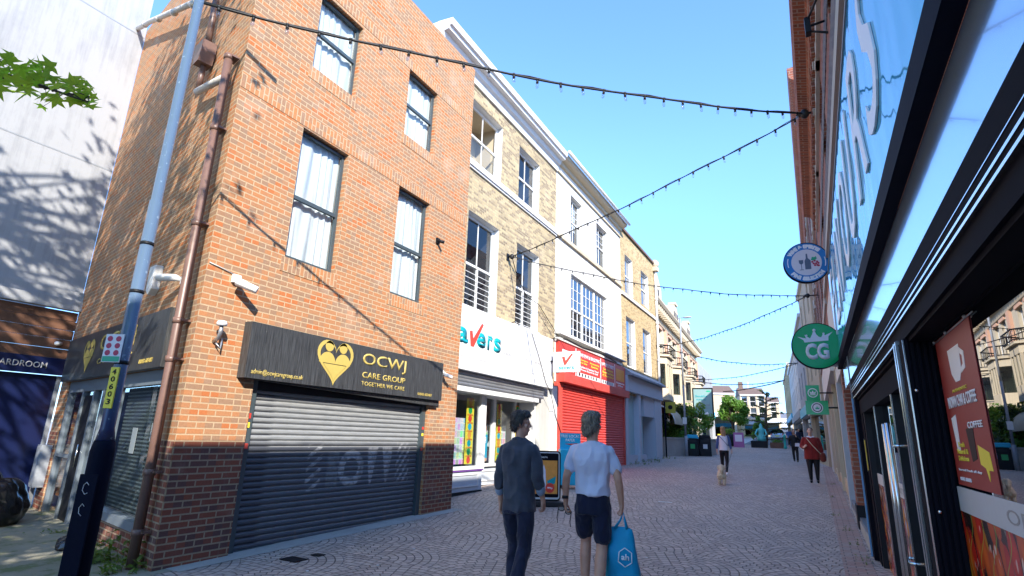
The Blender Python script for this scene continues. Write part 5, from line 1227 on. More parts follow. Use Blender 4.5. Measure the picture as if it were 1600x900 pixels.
# far lamp post
c = prg(1073, 713); top = pry(1066, 497, c.y); t = thing('lamp_post', 'slim grey street lamp post standing by the bins near the ornate building', 'lamp post', c)
mb = MB(); mb.tube([c, (c.x, c.y, c.z+1.2)], .10, 12); mb.tube([(c.x, c.y, c.z+1.2), (c.x, c.y, 5.0)], .062, 10); mb.tube([(c.x, c.y, 5.0), (c.x, c.y, top.z)], .055, 10); mb.build('shaft', M['lead'], t)
mb = MB(); mb.tube([(c.x-.1, c.y, top.z), (c.x+.5, c.y, top.z+.05), (c.x+.62, c.y, top.z+.05)], .03, 8); mb.sph((c.x+.45, c.y, top.z+.02), .14, 10, sx=2.2, sz=.4); mb.build('lantern', M['greyfront'], t)
mb = MB(); mb.box(Fr((c.x, c.y, 0), (1, 0, 0)), -.12, .12, c.z+1.9, c.z+2.3, .06, .1); mb.build('small_sign', M['white'], t)
# billboard on a post
c = prg(1100, 706); Yb = c.y+.5; a, b = pry(1081, 606, Yb), pry(1116, 653, Yb); f = Fr((a.x, Yb, 0), (.99, .08, 0)); wd = b.x-a.x
t = thing('advert_panel', 'pale green advert panel on a single post in front of the ornate building', 'billboard', (a.x+wd/2, Yb, gz(Yb)))
mb = MB(); mb.box(f, 0, wd, b.z, a.z, -.2, 0); mb.build('case', M['black'], t, bevel=.03)
mb = MB(); mb.box(f, .10, wd-.10, b.z+.11, a.z-.11, 0, .01); M['mint'] = plain('mint poster', (.24, .38, .38), .4, var=.05); po = mb.build('poster', M['mint'], t)
mb = MB(); mb.tube([f.pt(wd/2, gz(Yb), -.1), f.pt(wd/2, b.z, -.1)], .05); mb.build('post', M['black'], t)
text("Should've\ngone to", f, .2, wd*.72, b.z+(a.z-b.z)*.55, b.z+(a.z-b.z)*.76, .011, M['teal'], po, bold=.02); text('sight test\nfrom £12', f, wd*.35, wd*.85, b.z+(a.z-b.z)*.30, b.z+(a.z-b.z)*.47, .011, M['lead'], po, bold=.02)
disc(f, wd*.78, b.z+(a.z-b.z)*.88, .06, .011, .013, 'leafprint', 'logo_oval', po, rx=.17)
mb = MB(); mb.prism(f, [(wd*.2, b.z+.2), (wd*.8, b.z+.15), (wd*.7, b.z+.45), (wd*.5, b.z+.3), (wd*.3, b.z+.5)], .011, .012); mb.build('printed_shape', M['whiteletter'], po)
# litter bins
for px, lab, cl in ((1084, 'left bin with blue lid beside the grey lamp post', 'bluep'), (1104, 'right black litter bin with a white notice', 'black')):
    c = prg(px, 712); c.y -= 1.0; c.x += (.12 if px > 1090 else .15); c.z = gz(c.y); h = (.0, .62, .62, 1.25)
    t = thing('litter_bin', lab, 'bin', c); f = Fr((c.x, c.y, 0), (.98, .15, 0))
    mb = MB(); mb.prism(Fr(f.pt(0, 0, 0), f.U), [(-.36, c.z), (.36, c.z), (.34, c.z+1.05), (-.34, c.z+1.05)], -.6, 0); mb.build('body', M['black'], t, bevel=.03)
    mb = MB(); mb.prism(f, [(-.38, c.z+1.06), (.38, c.z+1.06), (.30, c.z+1.28), (-.30, c.z+1.28)], -.62, .03); mb.build('lid', M[cl if cl == 'bluep' else 'black'], t, bevel=.03)
    mb = MB(); mb.box(f, -.22, .22, c.z+.86, c.z+1.0, 0, .01); mb.build('opening', M['rubber'], t); mb = MB(); mb.box(f, -.13, .13, c.z+.45, c.z+.72, .0, .012); mb.build('notice', M['greenp' if cl == 'bluep' else 'white'], t)
# raised brick planter with hedge plants
def leafcloud(mb, c, rad, n, s, rnd, m=0, flat=1.0, shell_=.35, up=.3):
    for _ in range(n):
        d = Vector((rnd.gauss(0, 1), rnd.gauss(0, 1), rnd.gauss(0, 1))).normalized(); k = (shell_+(1-shell_)*rnd.random()**.6)
        p = Vector(c)+Vector((d.x*rad[0]*k, d.y*rad[1]*k, d.z*rad[2]*k))
        nrm = (d*.6+Vector((rnd.gauss(0, .6), rnd.gauss(0, .6), up+rnd.gauss(0, .5)))).normalized()
        a = nrm.cross(Vector((rnd.random(), rnd.random(), rnd.random()+.1))).normalized(); b = nrm.cross(a); q = s*rnd.uniform(.6, 1.3)
        mb.add([p-a*q, p-b*q*.55+a*q*.1, p+a*q, p+b*q*.55+a*q*.1], [(0, 1, 2, 3)], m)
rnd = random.Random(3)
a, b = prg(1041, 713), prg(1120, 711); 
t = thing('planter', 'low stone planter wall behind the bins, full of green shrubs', 'planter', ((a.x+b.x)/2, (a.y+b.y)/2, gz(a.y)))
Up = (b-a); Up.z = 0; f = Fr((a.x, a.y, 0), Up); Lp = Up.length
mb = MB(); mb.box(f, -.1, Lp, gz(a.y)-.2, gz(a.y)+1.0, -.35, 0); mb.box(f, -.15, Lp+.05, gz(a.y)+1.0, gz(a.y)+1.1, -.4, .05); mb.box(f, -.1, .25, gz(a.y)-.2, gz(a.y)+1, -3.2, -.35); mb.box(f, Lp-.35, Lp, gz(a.y)-.2, gz(a.y)+1, -3.2, -.35); mb.build('wall', M['concrete'], t)
mb = MB(); mb.box(f, .25, Lp-.35, gz(a.y)-.2, gz(a.y)+.9, -3.2, -.35); mb.build('soil', M['bark'], t)
for i in range(6):
    u = Lp*(i+.5)/6; h = rnd.uniform(.5, 1.0); c = f.pt(u, gz(a.y)+1.0+h*.5, -1.2)
    s_ = thing('shrub', ['dark leafy shrub at the left end of the planter', 'tall green shrub in the planter behind the lamp post', 'low shrub in the planter left of the advert post', 'shrub in the planter above the bins', 'spiky shrub behind the right bin', 'small shrub at the right end of the planter'][i], 'shrub', c, 'shrubs in the stone planter')
    mb = MB(); leafcloud(mb, c, (.75, .8, h), 420, .10, rnd); mb.build('foliage', M['leafdark' if i in (0, 4) else 'leafmid'], s_)
    mb = MB(); mb.tube([(c.x, c.y, gz(a.y)+.8), (c.x+.05, c.y, c.z+.2)], [.05, .02], 6); mb.build('stem', M['bark'], s_)
# ------------------------------------------------------------------ trees
def tree(name, label, base, h, crown, n, s, lm, trunk=.12, seed=1, group=None, lumps=9, shell_=.2, lean=(0, 0)):
    rnd = random.Random(seed); base = Vector(base); t = thing(name, label, 'tree', base, group)
    cc = Vector(crown[0]); rad = crown[1]
    mb = MB(); tp = Vector((cc.x, cc.y, cc.z+rad[2]*.5)); mid = base.lerp(tp, .5)+Vector((rnd.uniform(-.1, .1), rnd.uniform(-.1, .1), 0))
    mb.tube([base-Vector((0, 0, .2)), base+Vector((0, 0, .3)), mid, tp], [trunk*1.3, trunk, trunk*.7, trunk*.15], 8)
    tips = []
    for i in range(lumps*2):
        a = rnd.uniform(0, 6.28); el = rnd.uniform(-.5, .95); k = rnd.uniform(.45, .9)
        tip = cc+Vector((math.cos(a)*math.cos(el)*rad[0]*k, math.sin(a)*math.cos(el)*rad[1]*k, math.sin(el)*rad[2]*k)); tips.append(tip)
        st_ = mid.lerp(tp, rnd.uniform(-.2, .7)); mb.tube([st_, st_.lerp(tip, .5)+Vector((0, 0, rad[2]*.08)), tip], [trunk*.35, trunk*.2, trunk*.05], 5)
    mb.build('trunk', M['bark'], t, norm=False)
    mb = MB()
    for tip in tips:
        q = rnd.uniform(.26, .42); leafcloud(mb, tip, (rad[0]*q, rad[1]*q, rad[2]*q*.8), n//len(tips), s, rnd, 0, 1, shell_)
    mb.build('crown', M[lm], t, norm=False)
    return t
c = prg(1146, 694); c = Vector((pry(1146, 690, 60).x, 60, gz(60))); k = 60/860*.93
cc = pry(1143, 646, 60); tree('street_tree', 'round bright green tree in the middle distance left of the statue', c, 6, (cc, (1.45, 1.4, 1.9)), 6000, .13, 'leafmid', .14, 5, lumps=14)
c = Vector((pry(1060, 690, 38).x, 38.5, gz(38))); cc = pry(1057, 652, 38); tree('small_tree', 'dark purple leaved tree in front of the ornate building awnings', c, 4, (cc, (1.0, .9, 1.2)), 1700, .10, 'leafdark', .07, 8)
c = Vector((pry(1085, 690, 41).x, 41, gz(41))); cc = pry(1088, 655, 41); tree('small_tree', 'yellow green young tree partly behind the advert panel', c, 4, (cc, (1.2, 1.0, 1.4)), 2200, .09, 'leafmid', .06, 9)
# dark conifer with long drooping boughs
Yc = 62; b0 = Vector((pry(1196, 690, Yc).x, Yc, gz(Yc))); t = thing('conifer', 'dark open conifer with sweeping feathery boughs behind the statue', 'tree', b0); rnd = random.Random(11)
mb = MB(); tp = pry(1197, 612, Yc); mb.tube([b0, b0.lerp(tp, .5), tp], [.22, .13, .03], 8)
lf = MB()
for i in range(26):
    q = .12+.86*i/26; st_ = b0.lerp(tp, q); a = i*2.4+rnd.uniform(-.4, .4); L_ = (1-q)*3.6+.7; d = Vector((math.cos(a), math.sin(a), 0))
    pts = [st_, st_+d*L_*.5+Vector((0, 0, .15+.2*q)), st_+d*L_+Vector((0, 0, -.1+.6*q))]; mb.tube(pts, [.06, .04, .01], 5)
    for j in range(34):
        r_ = .25+.75*j/60; p = pts[0].lerp(pts[1], r_*2) if r_ < .5 else pts[1].lerp(pts[2], r_*2-1); leafcloud(lf, p, (.20, .20, .10), 1, .11, rnd)
mb.build('trunk', M['bark'], t, norm=False); lf.build('crown', M['leafdark'], t, norm=False)
c = Vector((pry(1187, 690, 66).x, 66, gz(66))); cc = pry(1187, 672, 66); tree('bush', 'upright dark green bush behind the turquoise statue', c, 3, (cc, (.8, .8, 1.7)), 1500, .13, 'leafmid', .05, 12, lumps=6)
# shade tree whose twig reaches into the top left corner
def maple_leaf(mb, p, nrm, rot, s, m=0):
    a = nrm.cross(Vector((0, 0, 1)) if abs(nrm.z) < .9 else Vector((1, 0, 0))).normalized(); b = nrm.cross(a)
    pts = []
    for k, r_ in enumerate((1.0, .42, .95, .40, .62, .25, .12, .25, .62, .40, .95, .42)):
        q = rot+k*math.pi*2/12; pts.append(p+(a*math.cos(q)+b*math.sin(q))*s*r_+nrm*(.12*s*(1-r_)))
    mb.add([p]+pts, [(0, i+1, (i+1) % 12+1) for i in range(12)], m)
rnd = random.Random(21)
mt_ = thing('maple_tree', 'maple tree beyond the left edge, one leafy twig hanging in at the top left corner', 'tree', (-10.6, -3.2, 0))
mb = MB(); top_ = Vector((-7.8, -1.8, 10)); mb.tube([(-10.6, -3.2, -.1), (-10.4, -3.1, 3), (-9.4, -2.6, 6), top_], [.28, .2, .15, .06], 10)
lf = MB(); clus = []
def back(p, t_): return Vector(p)-SUN*t_
for i in range(165):      # crown lumps that throw dappled shade on the side wall, the white wall and the yard
    k_ = rnd.random()
    if k_ < .66: q = FS.pt(-rnd.uniform(.6, 6.3), 1.8+6.4*rnd.random()**1.15); 
    elif k_ < .8: q = FW.pt(rnd.uniform(.5, 5.4), rnd.uniform(2.2, 6.9))
    else: q = Vector((rnd.uniform(-12, -7.3), rnd.uniform(2.5, 4.2), rnd.uniform(.2, 1.4)))
    clus.append(back(q, rnd.uniform(6.5, 10)))
for i in range(10): clus.append(Vector((-8.6+rnd.gauss(0, 1.0), -2.2+rnd.gauss(0, .9), 9.0+rnd.gauss(0, 1.2))))
cray0 = Vector((0, 0, CAMZ))+ray(60, 125).normalized()*4.2
for p in clus:
    pp = p-Vector((0, 0, CAMZ)); z_ = pp.dot(AF)
    if z_ > .2:
        X_, Y_ = 800+FPX*pp.dot(AR)/z_, 450-FPX*pp.dot(AU)/z_
        if -500 < X_ < 1900 and Y_ > -420: continue
    tf = (p.x+6.61)/abs(SUN.x); hy = p.y+SUN.y*tf; hz_ = p.z+SUN.z*tf
    if tf > 0 and hy > 2.8 and hz_ > .8: continue
    v_ = cray0-p; tt = v_.dot(SUN)
    if tt > 0 and (p+SUN*tt-cray0).length < 1.2: continue
    st_ = Vector((-9.4, -2.6, 6)).lerp(top_, rnd.random()); mb.tube([st_, st_.lerp(p, .5)+Vector((0, 0, .2)), p], [.05, .03, .01], 5)
    for j in range(70):
        q = p+Vector((rnd.gauss(0, .42), rnd.gauss(0, .42), rnd.gauss(0, .26))); nr = Vector((rnd.gauss(0, .5), rnd.gauss(0, .5), 1)).normalized(); maple_leaf(lf, q, nr, rnd.uniform(0, 6.28), rnd.uniform(.09, .15))
# the twig in view
def cray(x, y, d): v = ray(x, y).normalized(); return Vector((0, 0, CAMZ))+v*d
tw = [cray(-190, 40, 5.0), cray(-60, 100, 4.5), cray(40, 125, 4.2), cray(110, 150, 4.0), cray(140, 160, 3.95)]
mb.tube([Vector((-9.4, -2.6, 6)), Vector((-7.5, -.8, 5.9)), tw[0]], [.05, .035, .02], 6); mb.tube(tw, [.02, .014, .009, .006, .003], 6)
for i in range(15):
    q = (i+.3)/15; x_ = -60+195*q; yb = 108+(x_+40)*.26; sp = 34*(1-q*.6); side_ = (-1, 1, 0)[i % 3]
    p0 = cray(x_-18, yb-2, 4.1); ex, ey = x_+rnd.uniform(4, 22), yb+side_*sp*rnd.uniform(.5, 1.0)
    p1 = cray(ex, ey, 4.1+rnd.uniform(-.3, .3)); mb.tube([p0, p0.lerp(p1, .5)+Vector((0, 0, .02)), p1], [.006, .004, .002], 5)
    for j in range(6):
        lx_, ly_ = ex+rnd.gauss(0, 13), ey+rnd.gauss(0, 9); p = cray(lx_, ly_, 4.1+rnd.gauss(0, .28)); mb.tube([p1, p], [.002, .0014], 4)
        nr = Vector((rnd.gauss(.5, .5), rnd.gauss(-.45, .5), rnd.uniform(.2, .9))).normalized(); maple_leaf(lf, p, nr, rnd.uniform(0, 6.28), rnd.uniform(.045, .085))
mb.build('trunk', M['bark'], mt_, norm=False); lf.build('crown', M['leaf'], mt_, norm=False)
# ------------------------------------------------------------------ weeds and small plants
def weed(label, p, r_, h, n, group='weeds along the walls', s=.035):
    rnd = random.Random(int(abs(p[0])*977+abs(p[1])*131)); t = thing('weed', label, 'weed', p, group); mb = MB(); p = Vector(p)
    st_ = max(4, n//14)
    for i in range(st_):
        a = rnd.uniform(0, 6.28); rr = r_*rnd.random()**.8; b = p+Vector((math.cos(a)*rr, math.sin(a)*rr*.8, 0)); hh = h*rnd.uniform(.25, 1)*(1.1-rr/r_*.7); tip = b+Vector((rnd.gauss(0, .25)*hh, rnd.gauss(0, .25)*hh, hh))
        mb.tube([b, b.lerp(tip, .5)+Vector((rnd.gauss(0, .05)*hh, 0, 0)), tip], [s*.05, s*.04, s*.02], 4, cap=False)
        for k in range(9):
            q = b.lerp(tip, rnd.uniform(.15, 1)); nr = Vector((rnd.gauss(0, .6), rnd.gauss(0, .6), 1)).normalized(); d = nr.cross(Vector((rnd.gauss(0, 1), rnd.gauss(0, 1), .01))).normalized(); e = nr.cross(d); L_ = s*rnd.uniform(.6, 1.3)
            mb.add([q, q+d*L_*.5-e*L_*.28, q+d*L_*1.2-nr*L_*.2, q+d*L_*.5+e*L_*.28], [(0, 1, 2, 3)])
    mb.build('foliage', M['weed'], t, norm=False)
weed('bushy nettle like weed at the foot of the side wall by the brown downpipe', (-6.95, 3.92, .0), .32, .42, 260, s=.07)
weed('tall leafy weed growing against the brick stall riser under the blind window', (-7.45, 4.05, .0), .28, .50, 240, s=.07)
weed('low weeds behind the lamp post base', (-7.9, 4.0, .0), .4, .2, 240, s=.05)
weed('ragged weeds by the dark side door', (-8.8, 4.35, .0), .45, .28, 240, s=.06)
weed('pale grass tuft near the bags', (-9.9, 4.5, .0), .4, .14, 160)
for x_, y_, lab in ((1348, 880, 'largest weed tuft at the foot of the black shop frame'), (1322, 830, 'small weed in the pink strip near the black shop'), (1308, 806, 'weed beside the pier foot of the glass shopfront'), (1304, 778, 'weed clump against the glass shopfront plinth'), (1300, 757, 'tiny weed where the brick block starts'), (1338, 852, 'spindly weed between the two shops')):
    p = prg(x_, y_); k = .16 if x_ > 1340 else .10; p.x = min(p.x, .42); weed(lab, p, k*1.2, k, 90, 'weeds along the right hand shopfronts', .02)
for u, lab in ((26.9, 'grassy weeds below the aqua boarded window'), (28.2, 'weeds on the step of the grey shopfront doorway'), (25.0, 'weeds at the red shutter corner'), (30.9, 'weeds at the foot of the white downpipe')):
    p = FT.pt(u, gz(u), .35); weed(lab, p, .6, .22, 160, 'weeds below the grey shopfront', .05)
for x_, u, lab in ((-6.45, 16.5, 'buddleia sprig on the stuccoed parapet'), (-6.45, 19, 'thin dry sprig on the white gutter')):
    p = Vector((-7.1, u+2.5, 11.7)); weed(lab, p, .25, .8, 26, 'sprigs growing on the parapet', .02)
# ------------------------------------------------------------------ rubbish bags by the side shop
def bag(label, c, r_, sz, seed):
    t = thing('rubbish_bag', label, 'rubbish bag', c, 'black rubbish bags by the side shop'); mb = MB(); n, k = 72, 36; vs = []
    for i in range(k+1):
        th = math.pi*i/k
        for j in range(n):
            q = 2*math.pi*j/n; d = Vector((math.sin(th)*math.cos(q), math.sin(th)*math.sin(q), math.cos(th)))
            nn = mnoise.noise(d*1.6+Vector((seed, 0, 0)))*.16+abs(mnoise.noise(Vector((q*2.4+seed, seed, d.z*1.3))))*.14-abs(mnoise.noise(Vector((d.x*5, d.y*5, d.z*3+seed))))*.05
            rr = r_*(1+nn); z_ = d.z*rr*sz; 
            if d.z > .88: rr *= .55; z_ = r_*sz*(.9+(d.z-.88)*3.2)
            vs.append(Vector(c)+Vector((d.x*rr, d.y*rr, max(-r_*sz*.72, z_)+r_*sz*.72)))
    mb.add(vs, [(i*n+j, i*n+(j+1) % n, (i+1)*n+(j+1) % n, (i+1)*n+j) for i in range(k) for j in range(n)], 0, True); m = M['bagblack']
    mb.build('sack', m, t)
M['bagblack'] = plain('shiny black plastic', (.008, .008, .010), .26, var=.1, bmp=.5, bs=9, coat=.2)
bag('largest shiny black rubbish bag at the far left by the blue shop', (-11.35, 4.2, 0), .50, .85, 3.1)
bag('second black rubbish bag behind the first at the picture edge', (-12.0, 3.6, 0), .55, .8, 7.7)
bag('small grey black bag with a knot beside the shop step', (-8.55, 4.15, 0), .17, .7, 5.2)
# ground details
def cover(label, x_, y_, w_, h_, m='lead'):
    p = prg(x_, y_); t = tag(MB().box(Fr((p.x, p.y, 0), (1, 0, 0)), -w_/2, w_/2, gz(p.y)+.004, gz(p.y)+.012, -h_/2, h_/2).build('drain_cover', M[m]), label, 'drain cover')
cover('dark square drain cover in the paving below the grey shutter', 459, 875, .28, .2, 'black'); cover('small round edged stopcock cover right of the drain cover', 497, 868, .14, .12, 'black')
p = prg(1039, 785); tag(MB().box(Fr((p.x, p.y, 0), (1, .1, 0)), -.15, .15, p.z+.006, p.z+.010, -.05, .06).build('paper_scrap', M['white']), 'scrap of white paper lying on the setts left of the dog', 'litter')
for i, (x_, y_) in enumerate(((647, 858), (590, 884), (480, 893), (1010, 872), (1190, 860), (930, 884))):
    p = prg(x_, y_); tag(MB().lathe(p+Vector((0, 0, .004)), [(.02, 0), (.018, .004), (.001, .004)], 7).build('gum_spot', M['white']), None or 'pale gum spot trodden onto the setts', 'litter', 'gum spots on the setts')
# ------------------------------------------------------------------ pavement advert board and blue leaflet stand
c = prg(848, 790); f = Fr((c.x, c.y, 0), (.80, .60, 0)); t = thing('pavement_sign', 'black framed pavement sign with an orange advert behind the two men', 'sign', c)
mb = MB(); g1 = c.z
def rr(u0, u1, v0, v1, r_): 
    o = []
    for cx_, cy_, a0 in ((u1-r_, v1-r_, 0), (u0+r_, v1-r_, 90), (u0+r_, v0+r_, 180), (u1-r_, v0+r_, 270)): o += [(cx_+r_*math.cos(R(a0+k*30)), cy_+r_*math.sin(R(a0+k*30))) for k in range(4)]
    return o
mb.prism(f, rr(-.42, .38, g1+.10, g1+1.12, .07), -.03, .03); mb.build('frame', M['black'], t)
mb = MB(); mb.prism(f, rr(-.39, .35, g1+.13, g1+1.09, .05), .03, .035); mb.build('white_edge', M['white'], t)
mb = MB(); mb.prism(f, rr(-.37, .33, g1+.17, g1+1.07, .03), .036, .039); mb.build('black_field', M['blackgloss'], t)
mb = MB(); mb.box(f, -.34, .30, g1+.24, g1+.92, .039, .043); pst = mb.build('poster', M['orange'], t)
mb = MB(); mb.prism(f, [(-.08, g1+.34), (.06, g1+.34), (.04, g1+.72), (.0, g1+.84), (-.03, g1+.72)], .0455, .048); mb.build('bottle_print', M['offwhite'], pst)
mb = MB(); mb.prism(f, [(-.3, g1+.5), (-.1, g1+.45), (-.12, g1+.6), (-.28, g1+.7)], .043, .045); mb.prism(f, [(.08, g1+.5), (.27, g1+.6), (.25, g1+.45), (.1, g1+.4)], .043, .045); mb.build('splash_print', M['teal'], pst)
disc(f, .14, g1+.36, .10, .0455, .048, 'redletter', 'price_disc', pst, 20); text('99p', f, .08, .20, g1+.33, g1+.38, .049, M['whiteletter'], pst, bold=.03, ext=.001); text('savers', f, -.12, .08, g1+.97, g1+1.0, .040, M['whiteletter'], t, ext=.001)
mb = MB(); mb.prism(f, [(-.5, g1), (.46, g1), (.40, g1+.10), (-.44, g1+.10)], -.25, .25); mb.build('base', M['rubber'], t, bevel=.02)
c = prg(893, 765); f = Fr((c.x, c.y, 0), (.85, .5, 0)); t = thing('leaflet_stand', 'bright blue free newspaper stand half hidden behind the man in the white shirt', 'stand', c); g1 = c.z
mb = MB(); mb.prism(f, [(-.30, g1+.1), (.30, g1+.1), (.30, g1+1.0), (-.30, g1+1.0)], -.45, 0); mb.build('cabinet', M['bluep'], t, bevel=.02)
mb = MB(); mb.box(f, -.28, .28, g1+1.0, g1+1.42, -.3, -.25); bp = mb.build('header', M['bluep'], t)
text('FREE LOCAL\nPAPER', f, -.25, .25, g1+1.2, g1+1.38, -.25, M['whiteletter'], bp, bold=.02); mb = MB(); mb.prism(f, [(-.15, g1+1.14), (.2, g1+1.08), (.2, g1+1.16)], -.25, -.245); mb.build('arrow', M['redletter'], bp)
mb = MB()
for u in (-.22, .22):
    for w_ in (-.38, -.06): mb.box(f, u-.03, u+.03, g1, g1+.1, w_-.03, w_+.03)
mb.build('feet', M['rubber'], t)
# ------------------------------------------------------------------ middle distance: statue, bollards, flower tubs, signs
c = Vector((pry(1190, 690, 56).x, 56, gz(56))); t = thing('statue', 'turquoise figure sculpture on a dark block in the square', 'statue', c)
f = Fr((c.x, c.y, 0), (1, 0, 0)); mb = MB(); mb.box(f, -.9, .45, c.z-.1, c.z+.6, -.9, 0); mb.build('plinth', M['black'], t, bevel=.02)
mb = MB(); mb.lathe((c.x, c.y+.4, c.z+.6), [(.38, 0), (.36, .3), (.22, .6), (.26, .85), (.34, 1.05), (.12, 1.2), (.16, 1.38), (.01, 1.55)], 12, sx=1.0, sy=.7); mb.tube([(c.x-.3, c.y+.4, c.z+1.6), (c.x-.5, c.y+.2, c.z+1.2), (c.x-.3, c.y+.1, c.z+.95)], [.09, .07, .05]); mb.tube([(c.x+.3, c.y+.4, c.z+1.6), (c.x+.45, c.y+.3, c.z+1.2), (c.x+.2, c.y+.1, c.z+1.0)], [.09, .07, .05]); mb.build('figure', plain('turquoise paint', (.10, .50, .50), .4), t)
t = thing('flower_box', 'small orange timber tub right of the statue block', 'planter', (c.x+1.2, c.y+.3, c.z)); f = Fr((c.x+1.2, c.y+.3, 0), (1, 0, 0)); mb = MB(); mb.box(f, -.55, .55, c.z, c.z+.5, -.5, 0); mb.build('box', M['wood'], t); mb = MB(); leafcloud(mb, f.pt(0, c.z+.6, -.25), (.5, .25, .15), 200, .07, rnd); mb.build('foliage', M['leafmid'], t)
for dx, lab in ((-1.65, 'turquoise bollard left of the statue'), (1.9, 'turquoise bollard right of the statue')):
    t = thing('bollard', lab, 'bollard', (c.x+dx, c.y-.2, c.z), 'turquoise bollards in the square'); mb = MB(); mb.lathe((c.x+dx, c.y-.2, c.z-.05), [(.13, 0), (.13, .25), (.09, .3), (.09, 1.0), (.13, 1.03), (.13, 1.15), (.02, 1.3)], 12); mb.build('post', plain('turquoise bollard paint', (.02, .40, .36), .4), t)
c = prg(1155, 699); t = thing('pavement_sign', 'small purple pavement sign in the square below the green tree', 'sign', c); f = Fr((c.x, c.y, 0), (1, 0, 0)); mb = MB(); mb.prism(f, [(-.45, c.z), (.45, c.z), (.42, c.z+1.3), (-.42, c.z+1.3)], -.2, 0); mb.build('board', plain('purple sign', (.35, .12, .30), .5), t); mb = MB(); mb.box(f, -.3, .3, c.z+.5, c.z+1.1, 0, .01); mb.build('poster', M['offwhite'], t)
for px, lab, cl in ((1140, 'dark barrel tub with plants near the small purple sign', 'black'), (1137, 'yellow grit box near the small purple sign', 'yellow')):
    c = prg(px, 697 if cl == 'black' else 693); t = thing('street_tub', lab, 'tub', c); mb = MB(); mb.lathe(c, [(.45, 0), (.6, .4), (.6, 1.0), (.5, 1.1)], 12) if cl == 'black' else mb.box(Fr((c.x-.5, c.y, 0), (1, 0, 0)), -.5, .5, c.z, c.z+1.0, -.6, 0); mb.build('tub', M[cl], t)
    if cl == 'black': mb = MB(); leafcloud(mb, c+Vector((0, 0, 1.3)), (.6, .6, .35), 250, .09, rnd); mb.build('foliage', M['leafmid'], t)
# parking sign post and red post box left of the lamp
c = prg(1033, 716); c.y += 1.5; t = thing('sign_post', 'dark post with a small yellow and black sign beside the grey shopfront', 'sign', c); a, b = pry(1033, 628, c.y), pry(1041, 640, c.y)
mb = MB(); mb.tube([(c.x-.05, c.y, gz(c.y)-.1), (c.x-.05, c.y, a.z)], .04); mb.build('post', M['navy'], t); f = Fr((c.x, c.y, 0), (1, 0, 0))
mb = MB(); mb.box(f, .0, .55, a.z-.62, a.z, -.02, .0); yb = mb.build('plate', plain('olive yellow plate', (.42, .38, .04), .5), t); disc(f, .27, a.z-.3, .13, .001, .006, 'black', 'symbol', yb, 12)
p = pry(1041, 690, 37.5); c = Vector((p.x, 37.5, gz(37.5))); t = thing('post_box', 'red pillar box between the sign post and the planter', 'post box', c); mb = MB(); mb.lathe(c, [(.2, 0), (.2, .16), (.18, .18), (.18, 1.05), (.22, 1.08), (.22, 1.15), (.1, 1.24), (.01, 1.27)], 16); mb.build('pillar', M['red'], t); mb = MB(); mb.box(Fr((c.x, c.y-.18, 0), (1, 0, 0)), -.09, .09, c.z+.9, c.z+.94, -.02, .02); mb.build('slot', M['black'], t)
# ------------------------------------------------------------------ car on the far road
c = prg(1215, 688); t = thing('parked_car', 'silver car facing away on the far road right of the conifer', 'car', c); f = Fr((c.x, c.y, 0), (1, 0, 0)); cz = c.z
def slab(secs, m=0):
    mb = MB(); n = len(secs[0][1]); vs = []
    for y_, pr in secs: vs += [Vector((c.x+x_, c.y+y_, cz+z_)) for x_, z_ in pr]
    fs = [(i*n+j, i*n+(j+1) % n, (i+1)*n+(j+1) % n, (i+1)*n+j) for i in range(len(secs)-1) for j in range(n)]+[tuple(range(n)), tuple((len(secs)-1)*n+j for j in range(n))]
    return mb.add(vs, fs, 0, False)
pr = lambda w_, z0, z1, e=.1: [(-w_+e, z0), (w_-e, z0), (w_, z0+.15), (w_, z1-.15), (w_-e, z1), (-w_+e, z1), (-w_, z1-.15), (-w_, z0+.15)]
slab([(0, pr(.80, .35, .85)), (.15, pr(.87, .22, .98)), (3.9, pr(.87, .22, .92)), (4.2, pr(.78, .35, .75))]).build('body', plain('silver car paint', (.48, .52, .58), .25, .6), t, bevel=.04)
slab([(.25, pr(.80, .95, 1.0, .05)), (.75, pr(.66, .95, 1.48)), (2.2, pr(.66, .95, 1.48)), (3.0, pr(.78, .93, .98, .05))]).build('cabin', M['blackgloss'], t)
for sx in (-.8, .8):
    for yy in (.8, 3.4):
        mb = MB(); mb.tube([(c.x+sx-.1*(sx > 0)*1.0+.0, c.y+yy, cz+.31), (c.x+sx+.1*(sx < 0)+.0, c.y+yy, cz+.31)], .31, 14); mb.build('wheel', M['rubber'], t)
    mb = MB(); mb.box(f, sx*.92-.1, sx*.92+.1, cz+.72, cz+.88, .0, .03 if 0 else .02); mb.build('tail_light', M['redletter'], t)
mb = MB(); mb.box(f, -.26, .26, cz+.52, cz+.63, .0, .03); mb.build('number_plate', M['yellow'], t)
mb = MB(); mb.box(f, -.6, .6, cz+1.05, cz+1.35, -.5, -.42); mb.build('rear_window', M['mirror2'], t)
